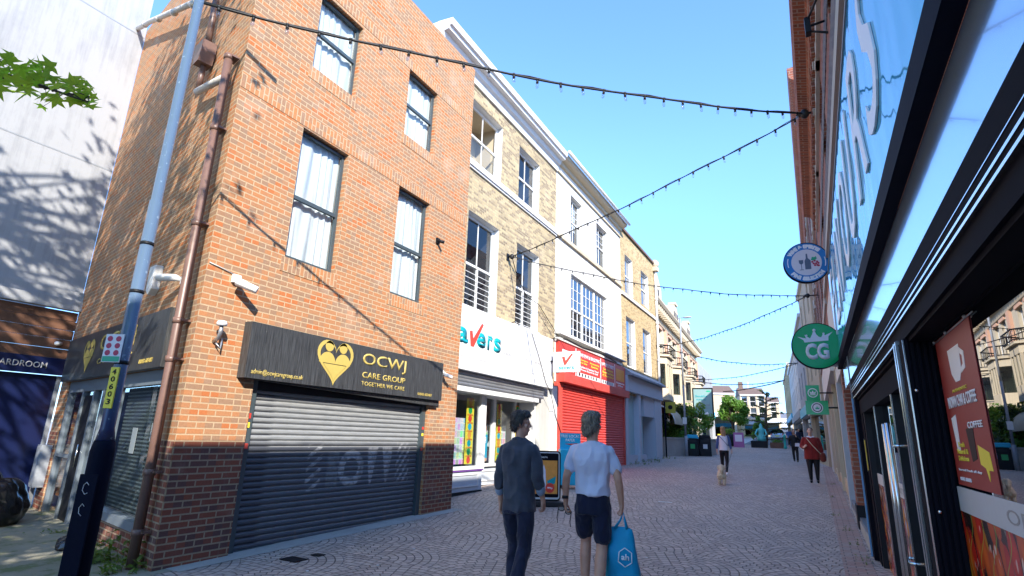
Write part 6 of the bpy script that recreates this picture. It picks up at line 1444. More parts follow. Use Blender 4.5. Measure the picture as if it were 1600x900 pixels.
# ================================================================== people and the dog
def blob(name, prims, mt, par, vox=.008, sm=2, fn=None):
    """one continuous skin grown over tapered limbs, rings and ellipsoids (local space of the parent)"""
    mb = MB()
    for p in prims:
        if p[0] == 'c':
            pts = [Vector(q) for q, r_ in p[1]]; rr_ = [r_ for q, r_ in p[1]]
            for (a, ra), (b, rb) in zip(p[1], p[1][1:]): mb.tube([a, Vector(a).lerp(Vector(b), .5), b], [ra, (ra+rb)/2, rb], 14)
            for q, r_ in p[1]: mb.sph(q, r_, 12)
        elif p[0] == 'e':
            c, (rx, ry, rz) = p[1], p[2]; rot = p[3] if len(p) > 3 else None
            mb.lathe(c, [(max(.0005, math.sin(math.pi*i/10)), -math.cos(math.pi*i/10)*rz) for i in range(11)], 18, 0, rot, rx, ry) if rot is None else mb.lathe(c, [(max(.0005, math.sin(math.pi*i/10)), -math.cos(math.pi*i/10)*rz) for i in range(11)], 18, 0, rot, rx, ry)
        elif p[0] == 'l':
            n = 24; vs = []
            for (c, rx, ry) in p[1]:
                for k in range(n):
                    q = 2*math.pi*k/n; cx_, sx_ = math.cos(q), math.sin(q); e = .82
                    vs.append(Vector(c)+Vector((rx*math.copysign(abs(cx_)**e, cx_), ry*math.copysign(abs(sx_)**e, sx_), 0)))
            m_ = len(p[1]); fs = [(i*n+k, i*n+(k+1) % n, (i+1)*n+(k+1) % n, (i+1)*n+k) for i in range(m_-1) for k in range(n)]
            mb.add(vs, fs+[tuple(range(n-1, -1, -1)), tuple((m_-1)*n+k for k in range(n))])
    me = bpy.data.meshes.new(name); me.from_pydata(mb.v, [], mb.f)
    ob = bpy.data.objects.new('tmp', me); COL.objects.link(ob)
    r = ob.modifiers.new('r', 'REMESH'); r.mode = 'VOXEL'; r.voxel_size = vox
    dg = bpy.context.evaluated_depsgraph_get(); me2 = bpy.data.meshes.new_from_object(ob.evaluated_get(dg)); bpy.data.objects.remove(ob)
    bm = bmesh.new(); bm.from_mesh(me2)
    for _ in range(sm): bmesh.ops.smooth_vert(bm, verts=bm.verts, factor=.5, use_axis_x=True, use_axis_y=True, use_axis_z=True)
    if fn:
        bm.normal_update()
        for v in bm.verts: v.co = fn(v.co, v.normal)
    for f in bm.faces: f.smooth = True
    bm.normal_update(); boxuv(bm); bm.to_mesh(me2); bm.free(); me2.name = name; me2.materials.clear()
    return link(me2, name, mt, par)
def strands(o, n, L_, seed=1, down=.7):
    rnd = random.Random(seed); me = o.data; bm = bmesh.new(); bm.from_mesh(me); bm.normal_update(); vs = [(v.co.copy(), v.normal.copy()) for v in bm.verts]
    for _ in range(n):
        p, nn = rnd.choice(vs); t_ = (Vector((rnd.gauss(0, .35), rnd.gauss(0, .35), -down))+nn*rnd.uniform(.25, .8)).normalized(); s_ = t_.cross(nn)
        if s_.length < .01: continue
        s_ = s_.normalized()*.0022; l = L_*rnd.uniform(.5, 1.3); a, b, c = bm.verts.new(p-s_), bm.verts.new(p+s_), bm.verts.new(p+t_*l)
        bm.faces.new((a, b, c))
    bm.to_mesh(me); bm.free()
def cloth(name, col, rough=.85, var=.12, vs=5, weave=300, sheen=.2):
    m, b = newmat(name); p = objc(); n = noise(p, vs, 4, .6); w_ = noise(p, weave, 2)
    setc(b, 'Base Color', mix(ramp(n*.8+w_*.2, .3, .7), tuple(x*(1-var) for x in col), tuple(min(1, x*(1+var)) for x in col))); b.inputs['Roughness'].default_value = rough
    b.inputs['Sheen Weight'].default_value = sheen; b.inputs['Specular IOR Level'].default_value = .2; bump(b, n+w_*.3, .4, .01); return m
def hairmat(name, a, b_):
    m, b = newmat(name); x, y, z = sep(objc()); n = noise(comb(x*60, y*60, z*9), 1.5, 4, .6)
    setc(b, 'Base Color', mix(ramp(n, .35, .65), a, b_)); b.inputs['Roughness'].default_value = .5; bump(b, n, 1, .01); return m
def wrinkle(amt, f1=7, f2=16, seed=0):
    def fn(co, n):
        k = mnoise.noise(Vector((co.x*f1+seed, co.y*f1, co.z*f1*.55)))+.5*mnoise.noise(Vector((co.x*f2, co.y*f2+seed, co.z*f2*.6)))
        r_ = 1-abs(k); return co+n*(amt*(r_-.6))
    return fn
def head_prims(c, turn, tilt=0, s=1.0, neck=None):
    c = Vector(c); Rm = Matrix.Rotation(turn, 3, 'Z') @ Matrix.Rotation(tilt, 3, 'X')
    h = lambda x, y, z: tuple(c+Rm @ Vector((x*s, y*s, z*s)))
    P_ = [('e', h(0, -.012, .025), (.076*s, .094*s, .095*s), Rm), ('e', h(0, .022, -.045), (.056*s, .062*s, .075*s), Rm), ('e', h(0, .05, -.095), (.030*s, .026*s, .022*s), Rm),
          ('c', [(h(0, .082, .018), .008*s), (h(0, .100, -.022), .0115*s)]), ('c', [(h(-.012, .09, -.027), .008*s), (h(.012, .09, -.027), .008*s)]),
          ('c', [(h(-.045, .068, .03), .012*s), (h(.0, .078, .028), .011*s), (h(.045, .068, .03), .012*s)]),
          ('c', [(h(-.018, .08, -.056), .007*s), (h(0, .085, -.055), .008*s), (h(.018, .08, -.056), .007*s)]), ('c', [(h(-.014, .079, -.068), .007*s), (h(.014, .079, -.068), .007*s)]),
          ('e', h(-.046, .055, -.02), (.022*s, .02*s, .025*s), Rm), ('e', h(.046, .055, -.02), (.022*s, .02*s, .025*s), Rm)]
    for sx in (-1, 1): P_ += [('c', [(h(sx*.077, -.008, .018), .011*s), (h(sx*.082, -.014, -.005), .012*s), (h(sx*.076, -.004, -.032), .008*s)])]
    return P_, h
def hand_prims(wr, d, palm_n, side, curl=.6, s=1.0, grip=False):
    """palm plus four curled fingers and a thumb; d = direction of the hand, palm_n = palm normal, side = +1 when the thumb lies towards d x palm_n"""
    wr = Vector(wr); d = Vector(d).normalized(); n = Vector(palm_n); n = (n-d*n.dot(d)).normalized(); a = d.cross(n)*side
    P_ = [('c', [(tuple(wr), .025*s), (tuple(wr+d*.03*s), .026*s)])]
    for k in (-.026, -.009, .009, .026): P_.append(('c', [(tuple(wr+d*.02*s+a*k*.6*s), .017*s), (tuple(wr+d*.088*s+a*k*s), .0125*s)]))
    lens = (.062, .074, .070, .056)
    for i, k in enumerate((.029, .010, -.010, -.028)):
        b0 = wr+d*.088*s+a*k*s; L_ = lens[i]*s; q = curl+.12*i
        p1 = b0+(d*math.cos(q*.7)+n*math.sin(q*.7))*L_*.45; p2 = p1+(d*math.cos(q*1.7)+n*math.sin(q*1.7))*L_*.33; p3 = p2+(d*math.cos(q*2.5)+n*math.sin(q*2.5))*L_*.24
        P_.append(('c', [(tuple(b0), .0105*s), (tuple(p1), .0092*s), (tuple(p2), .0085*s), (tuple(p3), .0072*s)]))
    t0 = wr+d*.028*s+a*.024*s; t1 = t0+(d*.55+a*.55+n*.5).normalized()*.040*s; t2 = t1+(d*.8+a*.05+n*.55).normalized()*.034*s; t3 = t2+(d*.8-a*.25+n*.5).normalized()*.022*s
    P_.append(('c', [(tuple(t0), .014*s), (tuple(t1), .0115*s), (tuple(t2), .0095*s), (tuple(t3), .008*s)]))
    return P_
def eyes(h, par, s=1.0):
    for sx in (-1, 1):
        mb = MB(); mb.sph((0, 0, 0), .011*s, 8); o = mb.build('eye', M['white']); o.parent = par; o.location = h(sx*.031, .066, .012)
        k = MB(); k.sph((0, 0, 0), .006*s, 8); o2 = k.build('iris', M['rubber']); o2.parent = o; d = Vector(h(0, 1, 0))-Vector(h(0, 0, 0)); o2.location = d.normalized()*.0068*s
def person(label, loc, rz, group=None): return thing('person', label, 'person', loc, group, rz)
def shoes(par, mt, ankles, toe=(0, 1, 0), s=1.0):
    for a, up in ankles:
        a = Vector(a); d = Vector(toe).normalized()
        blob('shoe', [('c', [(tuple(a+Vector((0, -.05*s, -.045*s))+0*d), .042*s), (tuple(a+d*.08*s+Vector((0, 0, -.05*s))), .042*s), (tuple(a+d*.17*s+Vector((0, 0, -.058*s))), .034*s)]), ('c', [(tuple(a), .042*s), (tuple(a+Vector((0, 0, -.05*s))), .045*s)])], M[mt], par, .008*s+.002, 2)
M['denim'] = cloth('dark grey blue shirt cloth', (.055, .062, .085), var=.22, vs=9)
M['cuff'] = cloth('pale shirt lining', (.26, .32, .42)); M['jeans'] = cloth('dark indigo jeans', (.018, .021, .045), var=.35, vs=7)
M['tee'] = cloth('white tee cloth', (.62, .64, .78), var=.05); M['shorts'] = cloth('navy shorts cloth', (.012, .015, .038), var=.2)
M['hairdark'] = hairmat('dark greying hair', (.018, .014, .012), (.09, .08, .075)); M['hairgrey'] = hairmat('greying fair hair', (.09, .07, .05), (.36, .31, .24))
M['hairblonde'] = hairmat('long light brown hair', (.20, .11, .05), (.46, .29, .14)); M['hairblack'] = hairmat('black hair', (.01, .008, .007), (.03, .025, .02))
M['bagblue'] = cloth('cyan shopping bag film', (.01, .33, .56), .45, .06, 8, 60, 0)
# ---------------- man in the dark shirt
A = person('man in a dark grey blue shirt and dark jeans walking away, looking to his right', (-2.72, 5.3, gz(5.3)), R(-2)); A.scale = (.93, 1, 1)
hp, h = head_prims((0, .02, 1.672), R(-62), 0, 1.05)
LwA, RwA = (-.25, .04, .885), (.245, .10, .93)
body = hp+[('l', [((0, .0, .86), .155, .11), ((0, 0, 1.0), .15, .10), ((0, 0, 1.12), .145, .10), ((0, 0, 1.3), .16, .10), ((0, 0, 1.40), .15, .08), ((0, 0, 1.45), .10, .065)]),
    ('c', [((0, -.005, 1.44), .060), ((0, .008, 1.60), .056)]), ('c', [((-.17, 0, 1.38), .045), ((-.228, -.03, 1.15), .042), (LwA, .027)]), ('c', [((.17, 0, 1.38), .045), ((.228, -.01, 1.16), .042), (RwA, .027)]),
    ('c', [((-.085, 0, .90), .085), ((-.095, .10, .50), .058), ((-.095, .06, .10), .042)]), ('c', [((.085, 0, .90), .085), ((.095, -.02, .50), .058), ((.095, -.22, .13), .042)])]
body += hand_prims(LwA, (0, .05, -1), (.9, .2, 0), -1, .55)+hand_prims(RwA, (-.02, .12, -1), (-1, .1, 0), 1, .9)
bd_ = blob('body', body, M['skin'], A, .0062, 2); eyes(h, bd_)
shirt = [('l', [((0, .0, .82), .180, .135), ((0, 0, .92), .176, .132), ((0, 0, 1.06), .160, .122), ((0, 0, 1.18), .168, .122), ((0, -.01, 1.32), .195, .13), ((0, -.01, 1.40), .203, .115), ((0, -.008, 1.45), .185, .09), ((0, -.008, 1.49), .12, .075), ((0, -.005, 1.52), .07, .065)]),
    ('c', [((-.178, 0, 1.395), .066), ((-.212, -.015, 1.30), .060), ((-.226, -.03, 1.15), .055), ((-.240, -.005, 1.05), .050)]), ('c', [((.178, 0, 1.395), .066), ((.212, -.005, 1.30), .060), ((.226, -.01, 1.16), .055), ((.236, .03, 1.08), .050)])]
sh_ = blob('shirt', shirt, M['denim'], A, .0085, 2, wrinkle(.040, 5.2, 12))
blob('collar', [('c', [((-.055, -.055, 1.515), .018), ((0, -.072, 1.525), .02), ((.055, -.055, 1.515), .018), ((.068, .0, 1.51), .016)]), ('c', [((-.055, -.055, 1.515), .018), ((-.068, 0, 1.51), .016)])], M['denim'], sh_, .007, 2)
for p, q in (((-.240, -.003, 1.06), (-.246, .010, .995)), ((.236, .028, 1.085), (.240, .052, 1.02))):
    blob('rolled_cuff', [('c', [(p, .053), (q, .051)])], M['cuff'], sh_, .0085, 1, wrinkle(.006, 12, 22))
for z_, rx_, ry_ in ((1.415, .200, .112),):
    mb = MB(); mb.tube([(rx_*math.cos(R(q)), -.01+ry_*math.sin(R(q))*1.03, z_+.012*math.sin(R(q*2))) for q in range(205, 336, 8)], .0035, 5); o = mb.build('yoke_seam', M['denim']); o.parent = sh_
blob('trousers', [('l', [((0, 0, .80), .168, .122), ((0, 0, .92), .166, .12), ((0, 0, 1.0), .155, .11)]), ('c', [((-.088, .0, .84), .102), ((-.095, .05, .66), .088), ((-.097, .10, .50), .073), ((-.097, .08, .30), .068), ((-.097, .06, .10), .064)]), ('c', [((.088, -.0, .84), .102), ((.095, -.01, .66), .088), ((.097, -.02, .50), .073), ((.097, -.12, .30), .068), ((.097, -.22, .13), .064)])], M['jeans'], A, .009, 2, wrinkle(.018, 9, 20, 3))
shoes(A, 'black', [((-.095, .06, .10), 0), ((.095, -.22, .13), 0)])
Rm = Matrix.Rotation(R(-62), 3, 'Z')
hair = [('e', h(0, -.03, .045), (.086, .098, .095), Rm), ('e', h(0, -.062, -.01), (.068, .055, .075), Rm), ('e', h(0, .035, .095), (.066, .06, .04), Rm), ('e', h(.066, -.02, .02), (.022, .035, .05), Rm), ('e', h(-.066, -.02, .02), (.022, .035, .05), Rm), ('c', [(h(-.05, .06, .085), .018), (h(.0, .082, .088), .018), (h(.05, .06, .08), .018)])]
strands(blob('hair', hair, M['hairdark'], A, .0065, 1, wrinkle(.022, 22, 50)), 1500, .032, 4)
# ---------------- man in the white tee
B = person('grey haired man in a white tee and navy shorts carrying sunglasses and a blue bag', (-2.08, 5.72, gz(5.7)), R(9)); B.scale = (.96, 1, 1)
hp, h = head_prims((0, .015, 1.68), R(-34), 0, 1.05)
LwB, RwB = (-.30, .02, .90), (.30, .03, .905)
body = hp+[('l', [((0, .0, .86), .16, .115), ((0, 0, 1.0), .158, .11), ((0, 0, 1.12), .16, .11), ((0, 0, 1.3), .17, .11), ((0, 0, 1.40), .16, .085), ((0, 0, 1.45), .11, .07)]),
    ('c', [((0, -.005, 1.44), .064), ((0, .005, 1.60), .062)]), ('c', [((-.18, 0, 1.38), .050), ((-.240, -.01, 1.28), .048), ((-.278, -.03, 1.15), .043), ((-.292, -.01, 1.06), .042), (LwB, .028)]), ('c', [((.18, 0, 1.38), .050), ((.240, -.01, 1.28), .048), ((.278, -.03, 1.15), .043), ((.29, -.01, 1.06), .042), (RwB, .028)]),
    ('c', [((-.088, 0, .90), .088), ((-.10, .12, .52), .058), ((-.10, .09, .38), .060), ((-.10, .06, .10), .040)]), ('c', [((.088, 0, .90), .088), ((.10, -.03, .50), .058), ((.10, -.13, .36), .062), ((.10, -.25, .13), .040)])]
body += hand_prims(LwB, (0, .05, -1), (.9, .3, 0), -1, .85)+hand_prims(RwB, (0, .05, -1), (-1, .1, 0), 1, 1.15)
bd_ = blob('body', body, M['skin'], B, .0062, 2); eyes(h, bd_)
blob('tee_shirt', [('l', [((0, .0, .98), .182, .142), ((0, 0, 1.08), .172, .130), ((0, 0, 1.18), .182, .13), ((0, -.01, 1.32), .213, .14), ((0, -.01, 1.40), .222, .12), ((0, -.008, 1.455), .185, .092), ((0, -.006, 1.49), .12, .08), ((0, -.005, 1.505), .08, .07)]),
    ('c', [((-.19, 0, 1.395), .068), ((-.225, -.006, 1.33), .069), ((-.25, -.012, 1.24), .064)]), ('c', [((.19, 0, 1.395), .068), ((.225, -.006, 1.33), .069), ((.25, -.012, 1.24), .064)])], M['tee'], B, .0085, 2, wrinkle(.034, 5.5, 13, 5))
blob('shorts', [('l', [((0, 0, .80), .178, .13), ((0, 0, .92), .178, .13), ((0, 0, 1.03), .166, .12)]), ('c', [((-.09, .0, .86), .105), ((-.10, .06, .72), .098), ((-.105, .085, .63), .092)]), ('c', [((.09, -.0, .86), .105), ((.10, -.02, .72), .098), ((.105, -.03, .60), .092)])], M['shorts'], B, .009, 2, wrinkle(.02, 8, 18, 9))
shoes(B, 'white', [((-.10, .06, .10), 0), ((.10, -.25, .13), 0)])
Rm = Matrix.Rotation(R(-34), 3, 'Z')
hair = [('e', h(0, -.025, .045), (.092, .100, .094), Rm), ('e', h(0, -.064, -.035), (.080, .058, .092), Rm), ('e', h(.07, -.03, .0), (.024, .045, .06), Rm), ('e', h(-.07, -.03, .0), (.024, .045, .06), Rm), ('e', h(0, .04, .095), (.06, .05, .035), Rm)]
strands(blob('hair', hair, M['hairgrey'], B, .0065, 1, wrinkle(.030, 20, 44, 2)), 1500, .036, 5, .4)
mb = MB(); mb.tube([(-.302, -.002, .925), (-.303, .0, .955)], .036, 16); w_ = mb.build('wrist_watch', M['rubber']); w_.parent = B
G_ = thing('sunglasses', 'black sunglasses dangling from the left hand of the man in white', 'sunglasses', B.location, None, R(9))
mb = MB(); hx, hy, hz = -.31, .06, .80
def ringp(cx_, cz_, rx, rz): return [(cx_+rx*math.cos(a*math.pi/8), hy, cz_+rz*math.sin(a*math.pi/8)) for a in range(17)]
mb.tube(ringp(hx-.035, hz+.02, .032, .024), .004, 6, cap=False); mb.tube(ringp(hx+.04, hz-.01, .032, .024), .004, 6, cap=False); mb.tube([(hx-.005, hy, hz+.012), (hx+.01, hy, hz+.002)], .004, 6)
o = mb.build('frame', M['rubber']); o.parent = G_
for sx, z2 in ((hx-.066, hz+.02), (hx+.072, hz-.01)):
    mb = MB(); mb.tube([(sx, hy, z2), (sx-.01, hy-.02, z2-.09), (sx+.0, hy-.03, z2-.14)], [.005, .004, .003], 6); o = mb.build('temple', M['rubber']); o.parent = G_
for cx_, cz_ in ((hx-.035, hz+.02), (hx+.04, hz-.01)):
    mb = MB(); mb.add([(cx_, hy, cz_)]+[(x_, y_, z_) for x_, y_, z_ in [(cx_+.03*math.cos(a*math.pi/8), hy, cz_+.022*math.sin(a*math.pi/8)) for a in range(16)]], [(0, i+1, (i+1) % 16+1) for i in range(16)]); o = mb.build('lens', M['mirror2'], norm=False); o.parent = G_
# shopping bag hanging from the right hand
BG = thing('shopping_bag', 'bright blue plastic shopping bag with a white hexagon mark', 'bag', B.location, None, R(9))
def bagmesh():
    n, k = 36, 16; vs = []; cx_, cy_ = .27, .05
    for j in range(k+1):
        t_ = j/k; z_ = .68-.52*t_; w2 = .12+.06*t_; d2 = .012+.085*math.sin(min(1, t_*1.25)*math.pi/2)*(1-.25*t_*t_)
        for i in range(n):
            q = 2*math.pi*i/n; c_, s_ = math.cos(q), math.sin(q)
            x_ = w2*math.copysign(abs(c_)**.6, c_); y_ = d2*math.copysign(abs(s_)**.8, s_); f_ = mnoise.noise(Vector((x_*14, s_*1.5, z_*9)))*.018
            dz = -.02*math.cos(q*2) if j == 0 else 0
            vs.append((cx_+x_+f_*.6+.02*t_, cy_+y_+f_, z_+dz*.5))
    mb = MB(); mb.add(vs, [(j*n+i, j*n+(i+1) % n, (j+1)*n+(i+1) % n, (j+1)*n+i) for j in range(k) for i in range(n)]+[tuple(k*n+i for i in range(n))], 0, True); return mb
o = bagmesh().build('bag_body', M['bagblue']); o.parent = BG; o.rotation_euler = (0, 0, 0)
for y_ in (.01, .05):
    mb = MB(); mb.tube([(.215, y_+.02, .675), (.27, y_+.02, .75), (.302, .048, .825), (.315, y_+.03, .75), (.335, y_+.02, .675)], [.016, .010, .007, .010, .016], 6); o = mb.build('handle', M['bagblue']); o.parent = BG
fb = Fr((.29, .05, 0), (1, 0, 0))
mb = MB(); hx_ = [(.035+.075*math.cos(R(a))*1.0, .43+.085*math.sin(R(a))) for a in (90, 30, -30, -90, -150, 150)]; hx_[1] = (.10, .475); hx_[5] = (-.02, .475)
for a, b in zip(hx_, hx_[1:]+hx_[:1]): mb.tube([fb.pt(a[0], a[1], .115), fb.pt(b[0], b[1], .115)], .0045, 6)
o = mb.build('hexagon_mark', M['whiteletter']); o.parent = BG
o = text('ah', fb, .0, .075, .405, .46, .113, M['whiteletter'], BG, bold=.02)
for ch in (o,): ch.matrix_parent_inverse = Matrix()
o.data.transform(world_of(BG))   # the text was written in world space: bring it back to the bag's own space
# ---------------- woman with the dog
def simple_person(label, loc, rz, H, P_, vox=.011):
    return person(label, loc, rz)
W_ = person('woman with long fair hair, white top, blue sleeves and black leggings walking a dog', (pry(1131, 700, 20.8).x, 20.8, gz(20.8)), R(5)); W_.scale = (.92,)*3
hp, h = head_prims((0, .02, 1.66), R(0), 0)
bd_ = blob('body', hp+[('c', [((0, 0, 1.42), .05), ((0, 0, 1.58), .045)]), ('l', [((0, 0, .9), .15, .11), ((0, 0, 1.1), .13, .1), ((0, 0, 1.4), .15, .09)]), ('c', [((-.16, 0, 1.4), .045), ((-.22, -.02, 1.13), .036), ((-.25, .02, .9), .024)]), ('c', [((.16, 0, 1.4), .045), ((.23, -.03, 1.14), .036), ((.27, .0, .92), .024)]),
   ('c', [((-.08, 0, .9), .085), ((-.085, .03, .5), .055), ((-.09, .0, .1), .036)]), ('c', [((.08, 0, .9), .085), ((.085, -.06, .5), .055), ((.06, -.25, .14), .036)])]+hand_prims((-.25, .02, .9), (0, .1, -1), (1, 0, 0), -1)+hand_prims((.27, 0, .92), (0, .1, -1), (-1, 0, 0), 1), M['skinpale'], W_, .009, 1); eyes(h, bd_)
M['blueslv'] = cloth('blue sleeve cloth', (.06, .10, .24)); M['whitetop'] = cloth('white top cloth', (.70, .69, .76), var=.04)
tp_ = blob('top', [('l', [((0, 0, .92), .168, .125), ((0, 0, 1.05), .15, .115), ((0, 0, 1.25), .165, .118), ((0, 0, 1.40), .165, .105), ((0, 0, 1.47), .1, .07)])], M['whitetop'], W_, .011, 2, wrinkle(.008))
for s_ in (-1, 1): blob('sleeve', [('c', [((s_*.15, 0, 1.40), .066), ((s_*.20, -.01, 1.26), .06), ((s_*.225, -.02, 1.12), .052), ((s_*.245, .0, 1.0), .045)])], M['blueslv'], tp_, .011, 2)
blob('strap', [('c', [((-.13, -.10, 1.42), .012), ((0, -.125, 1.28), .012), ((.14, -.12, 1.10), .012)])], M['slateblue'], tp_, .008, 1)
blob('leggings', [('l', [((0, 0, .84), .155, .12), ((0, 0, .95), .15, .11)]), ('c', [((-.08, 0, .88), .09), ((-.085, .03, .5), .060), ((-.09, 0, .14), .042)]), ('c', [((.08, 0, .88), .09), ((.085, -.06, .5), .060), ((.06, -.24, .18), .042)])], M['black'], W_, .010, 2)
shoes(W_, 'white', [((-.09, 0, .10), 0), ((.06, -.25, .13), 0)])
blob('hair', [('e', h(0, -.02, .04), (.088, .10, .10)), ('l', [(h(.02, -.075, -.36), .045, .02), (h(.02, -.08, -.25), .075, .032), (h(.01, -.075, -.1), .088, .045), (h(0, -.04, .03), .085, .06)])], M['hairblonde'], W_, .010, 1, wrinkle(.018, 20, 40))
# dog: small curly cream dog seen from behind
dx_ = pry(1128, 750, 17.9); D_ = thing('dog', 'small curly cream coloured dog trotting behind the long haired woman', 'dog', (dx_.x, 17.9, gz(17.9)), None, R(8))
M['fur'] = hairmat('cream curly fur', (.55, .42, .27), (.80, .68, .50))
dogb = blob('body', [('c', [((0, -.18, .26), .105), ((0, -.02, .27), .10), ((0, .15, .29), .115)]), ('c', [((0, .16, .33), .075), ((0, .26, .42), .07)]), ('e', (0, .30, .46), (.078, .09, .075)), ('c', [((0, .36, .45), .042), ((0, .42, .43), .03)]),
   ('c', [((-.065, -.19, .24), .06), ((-.07, -.13, .15), .042), ((-.07, -.20, .09), .03), ((-.07, -.18, .025), .03)]), ('c', [((.065, -.19, .24), .06), ((.07, -.16, .15), .042), ((.07, -.24, .09), .03), ((.07, -.23, .025), .03)]), ('c', [((-.06, .16, .22), .05), ((-.062, .18, .12), .034), ((-.062, .20, .025), .03)]), ('c', [((.06, .16, .22), .05), ((.062, .13, .12), .034), ((.062, .12, .025), .03)]),
   ('c', [((0, -.26, .33), .035), ((.01, -.30, .42), .05), ((.0, -.24, .50), .055), ((.0, -.19, .48), .04)]), ('e', (-.08, .28, .45), (.028, .045, .065)), ('e', (.08, .28, .45), (.028, .045, .065))], M['fur'], D_, .010, 1, wrinkle(.022, 22, 45)); strands(dogb, 2500, .035, 7, .5)
mb = MB(); mb.sph((0, .45, .435), .016, 8); o = mb.build('nose', M['rubber']); o.parent = D_
LD_ = thing('dog_lead', 'thin dark lead between the woman and the cream dog', 'lead', (0, 0, 0)); mb = MB(); a = Vector((D_.location.x, 18.1, gz(18)+.36)); b = Vector((W_.location.x+.24, 20.75, gz(20.8)+.76)); mb.tube([a, a.lerp(b, .5)-Vector((0, 0, .15)), b], .006, 5); mb.build('cord', M['rubber'], LD_)
# ---------------- woman in the red jumper, walking towards the camera
Rr_ = person('woman in a dark red jumper and black trousers walking towards the viewer', (pry(1268, 700, 20.3).x, 20.3, gz(20.3)), R(180)); Rr_.scale = (.96,)*3
hp, h = head_prims((0, .02, 1.60), R(0), 0)
bd_ = blob('body', hp+[('c', [((0, 0, 1.36), .06), ((0, .0, 1.52), .055)]), ('l', [((0, 0, .85), .19, .14), ((0, 0, 1.1), .19, .14), ((0, 0, 1.35), .18, .11)]), ('c', [((-.2, 0, 1.34), .055), ((-.27, -.02, 1.08), .045), ((-.29, .08, .86), .027)]), ('c', [((.2, 0, 1.34), .055), ((.28, .02, 1.12), .045), ((.22, .2, 1.08), .027)]),
   ('c', [((-.09, 0, .85), .10), ((-.10, .02, .47), .065), ((-.09, .0, .09), .04)]), ('c', [((.09, 0, .85), .10), ((.10, .05, .47), .065), ((.10, .03, .09), .04)])]+hand_prims((-.29, .08, .86), (0, .1, -1), (1, 0, 0), -1)+hand_prims((.22, .2, 1.08), (-.4, .5, .5), (-1, -.5, 0), 1), M['skinpale'], Rr_, .009, 1); eyes(h, bd_)
M['redcloth'] = cloth('dark red knit', (.22, .020, .018), var=.2)
blob('jumper', [('l', [((0, 0, .72), .235, .175), ((0, 0, .85), .235, .18), ((0, 0, 1.05), .225, .175), ((0, 0, 1.22), .225, .17), ((0, 0, 1.35), .20, .13), ((0, 0, 1.42), .12, .09)]), ('c', [((-.19, 0, 1.34), .078), ((-.27, -.02, 1.08), .066), ((-.285, .05, .94), .05)]), ('c', [((.19, 0, 1.34), .078), ((.28, .02, 1.12), .066), ((.24, .14, 1.08), .05)])], M['redcloth'], Rr_, .011, 2, wrinkle(.012))
blob('collar', [('c', [((-.09, .05, 1.42), .03), ((0, .085, 1.40), .03), ((.09, .05, 1.42), .03)]), ('c', [((-.09, .05, 1.42), .03), ((0, -.08, 1.44), .03), ((.09, .05, 1.42), .03)])], M['whitetop'], Rr_, .010, 1)
blob('trousers', [('l', [((0, 0, .76), .19, .15), ((0, 0, .9), .19, .15)]), ('c', [((-.1, 0, .78), .115), ((-.10, .02, .47), .078), ((-.09, 0, .12), .05)]), ('c', [((.1, 0, .78), .115), ((.10, .05, .47), .078), ((.10, .03, .12), .05)])], M['black'], Rr_, .011, 2)
shoes(Rr_, 'black', [((-.09, 0, .09), 0), ((.10, .03, .09), 0)])
blob('hair', [('e', h(0, -.03, .045), (.088, .092, .09)), ('e', h(0, -.09, .02), (.05, .05, .05))], M['hairblack'], Rr_, .010, 1)
BB = thing('shoulder_bag', 'dark red bag with a pale strap worn by the woman in red', 'bag', Rr_.location, None, R(180)); BB.scale = (.96,)*3
blob('pouch', [('c', [((-.30, .08, .86), .09), ((-.30, .08, .74), .10)]), ('c', [((-.30, -.02, .86), .07), ((-.30, -.02, .74), .08)])], cloth('bag leather', (.16, .03, .02)), BB, .012, 2)
blob('strap', [('c', [((.12, .13, 1.38), .014), ((.0, .185, 1.2), .014), ((-.2, .17, .95), .014), ((-.29, .1, .86), .014)])], M['creamlight'], BB, .009, 1)
# ---------------- woman in black, further back
K_ = person('woman in black jacket and trousers with a small white bag, further up the street', (pry(1241, 690, 34.5).x, 34.5, gz(34.5)), R(180)); K_.scale = (.97,)*3
hp, h = head_prims((0, .02, 1.62), R(15), R(-10))
bd_ = blob('body', hp+[('c', [((0, 0, 1.36), .05), ((0, .0, 1.54), .05)]), ('l', [((0, 0, .85), .15, .11), ((0, 0, 1.35), .15, .1)]), ('c', [((-.18, 0, 1.36), .05), ((-.27, .05, 1.15), .04), ((-.10, .16, 1.38), .027)]), ('c', [((.18, 0, 1.36), .05), ((.26, -.02, 1.1), .04), ((.27, .05, .86), .027)]),
   ('c', [((-.08, 0, .85), .085), ((-.10, .05, .47), .055), ((-.09, .15, .09), .036)]), ('c', [((.08, 0, .85), .085), ((.09, -.02, .47), .055), ((.08, -.1, .12), .036)])]+hand_prims((-.10, .16, 1.38), (.1, 0, 1), (1, -.5, 0), -1)+hand_prims((.27, .05, .86), (0, .1, -1), (-1, 0, 0), 1), M['skin'], K_, .011, 1); eyes(h, bd_)
blob('jacket', [('l', [((0, 0, .80), .18, .14), ((0, 0, 1.05), .165, .13), ((0, 0, 1.25), .18, .13), ((0, 0, 1.38), .17, .11), ((0, 0, 1.45), .09, .07)]), ('c', [((-.17, 0, 1.36), .07), ((-.27, .05, 1.15), .06), ((-.15, .13, 1.32), .045)]), ('c', [((.17, 0, 1.36), .07), ((.26, -.02, 1.1), .06), ((.27, .04, .93), .045)])], M['black'], K_, .013, 2)
blob('trousers', [('l', [((0, 0, .78), .15, .12), ((0, 0, .9), .15, .12)]), ('c', [((-.08, 0, .82), .095), ((-.10, .05, .47), .07), ((-.09, .15, .12), .06)]), ('c', [((.08, 0, .82), .095), ((.09, -.02, .47), .07), ((.08, -.1, .15), .06)])], M['black'], K_, .013, 2)
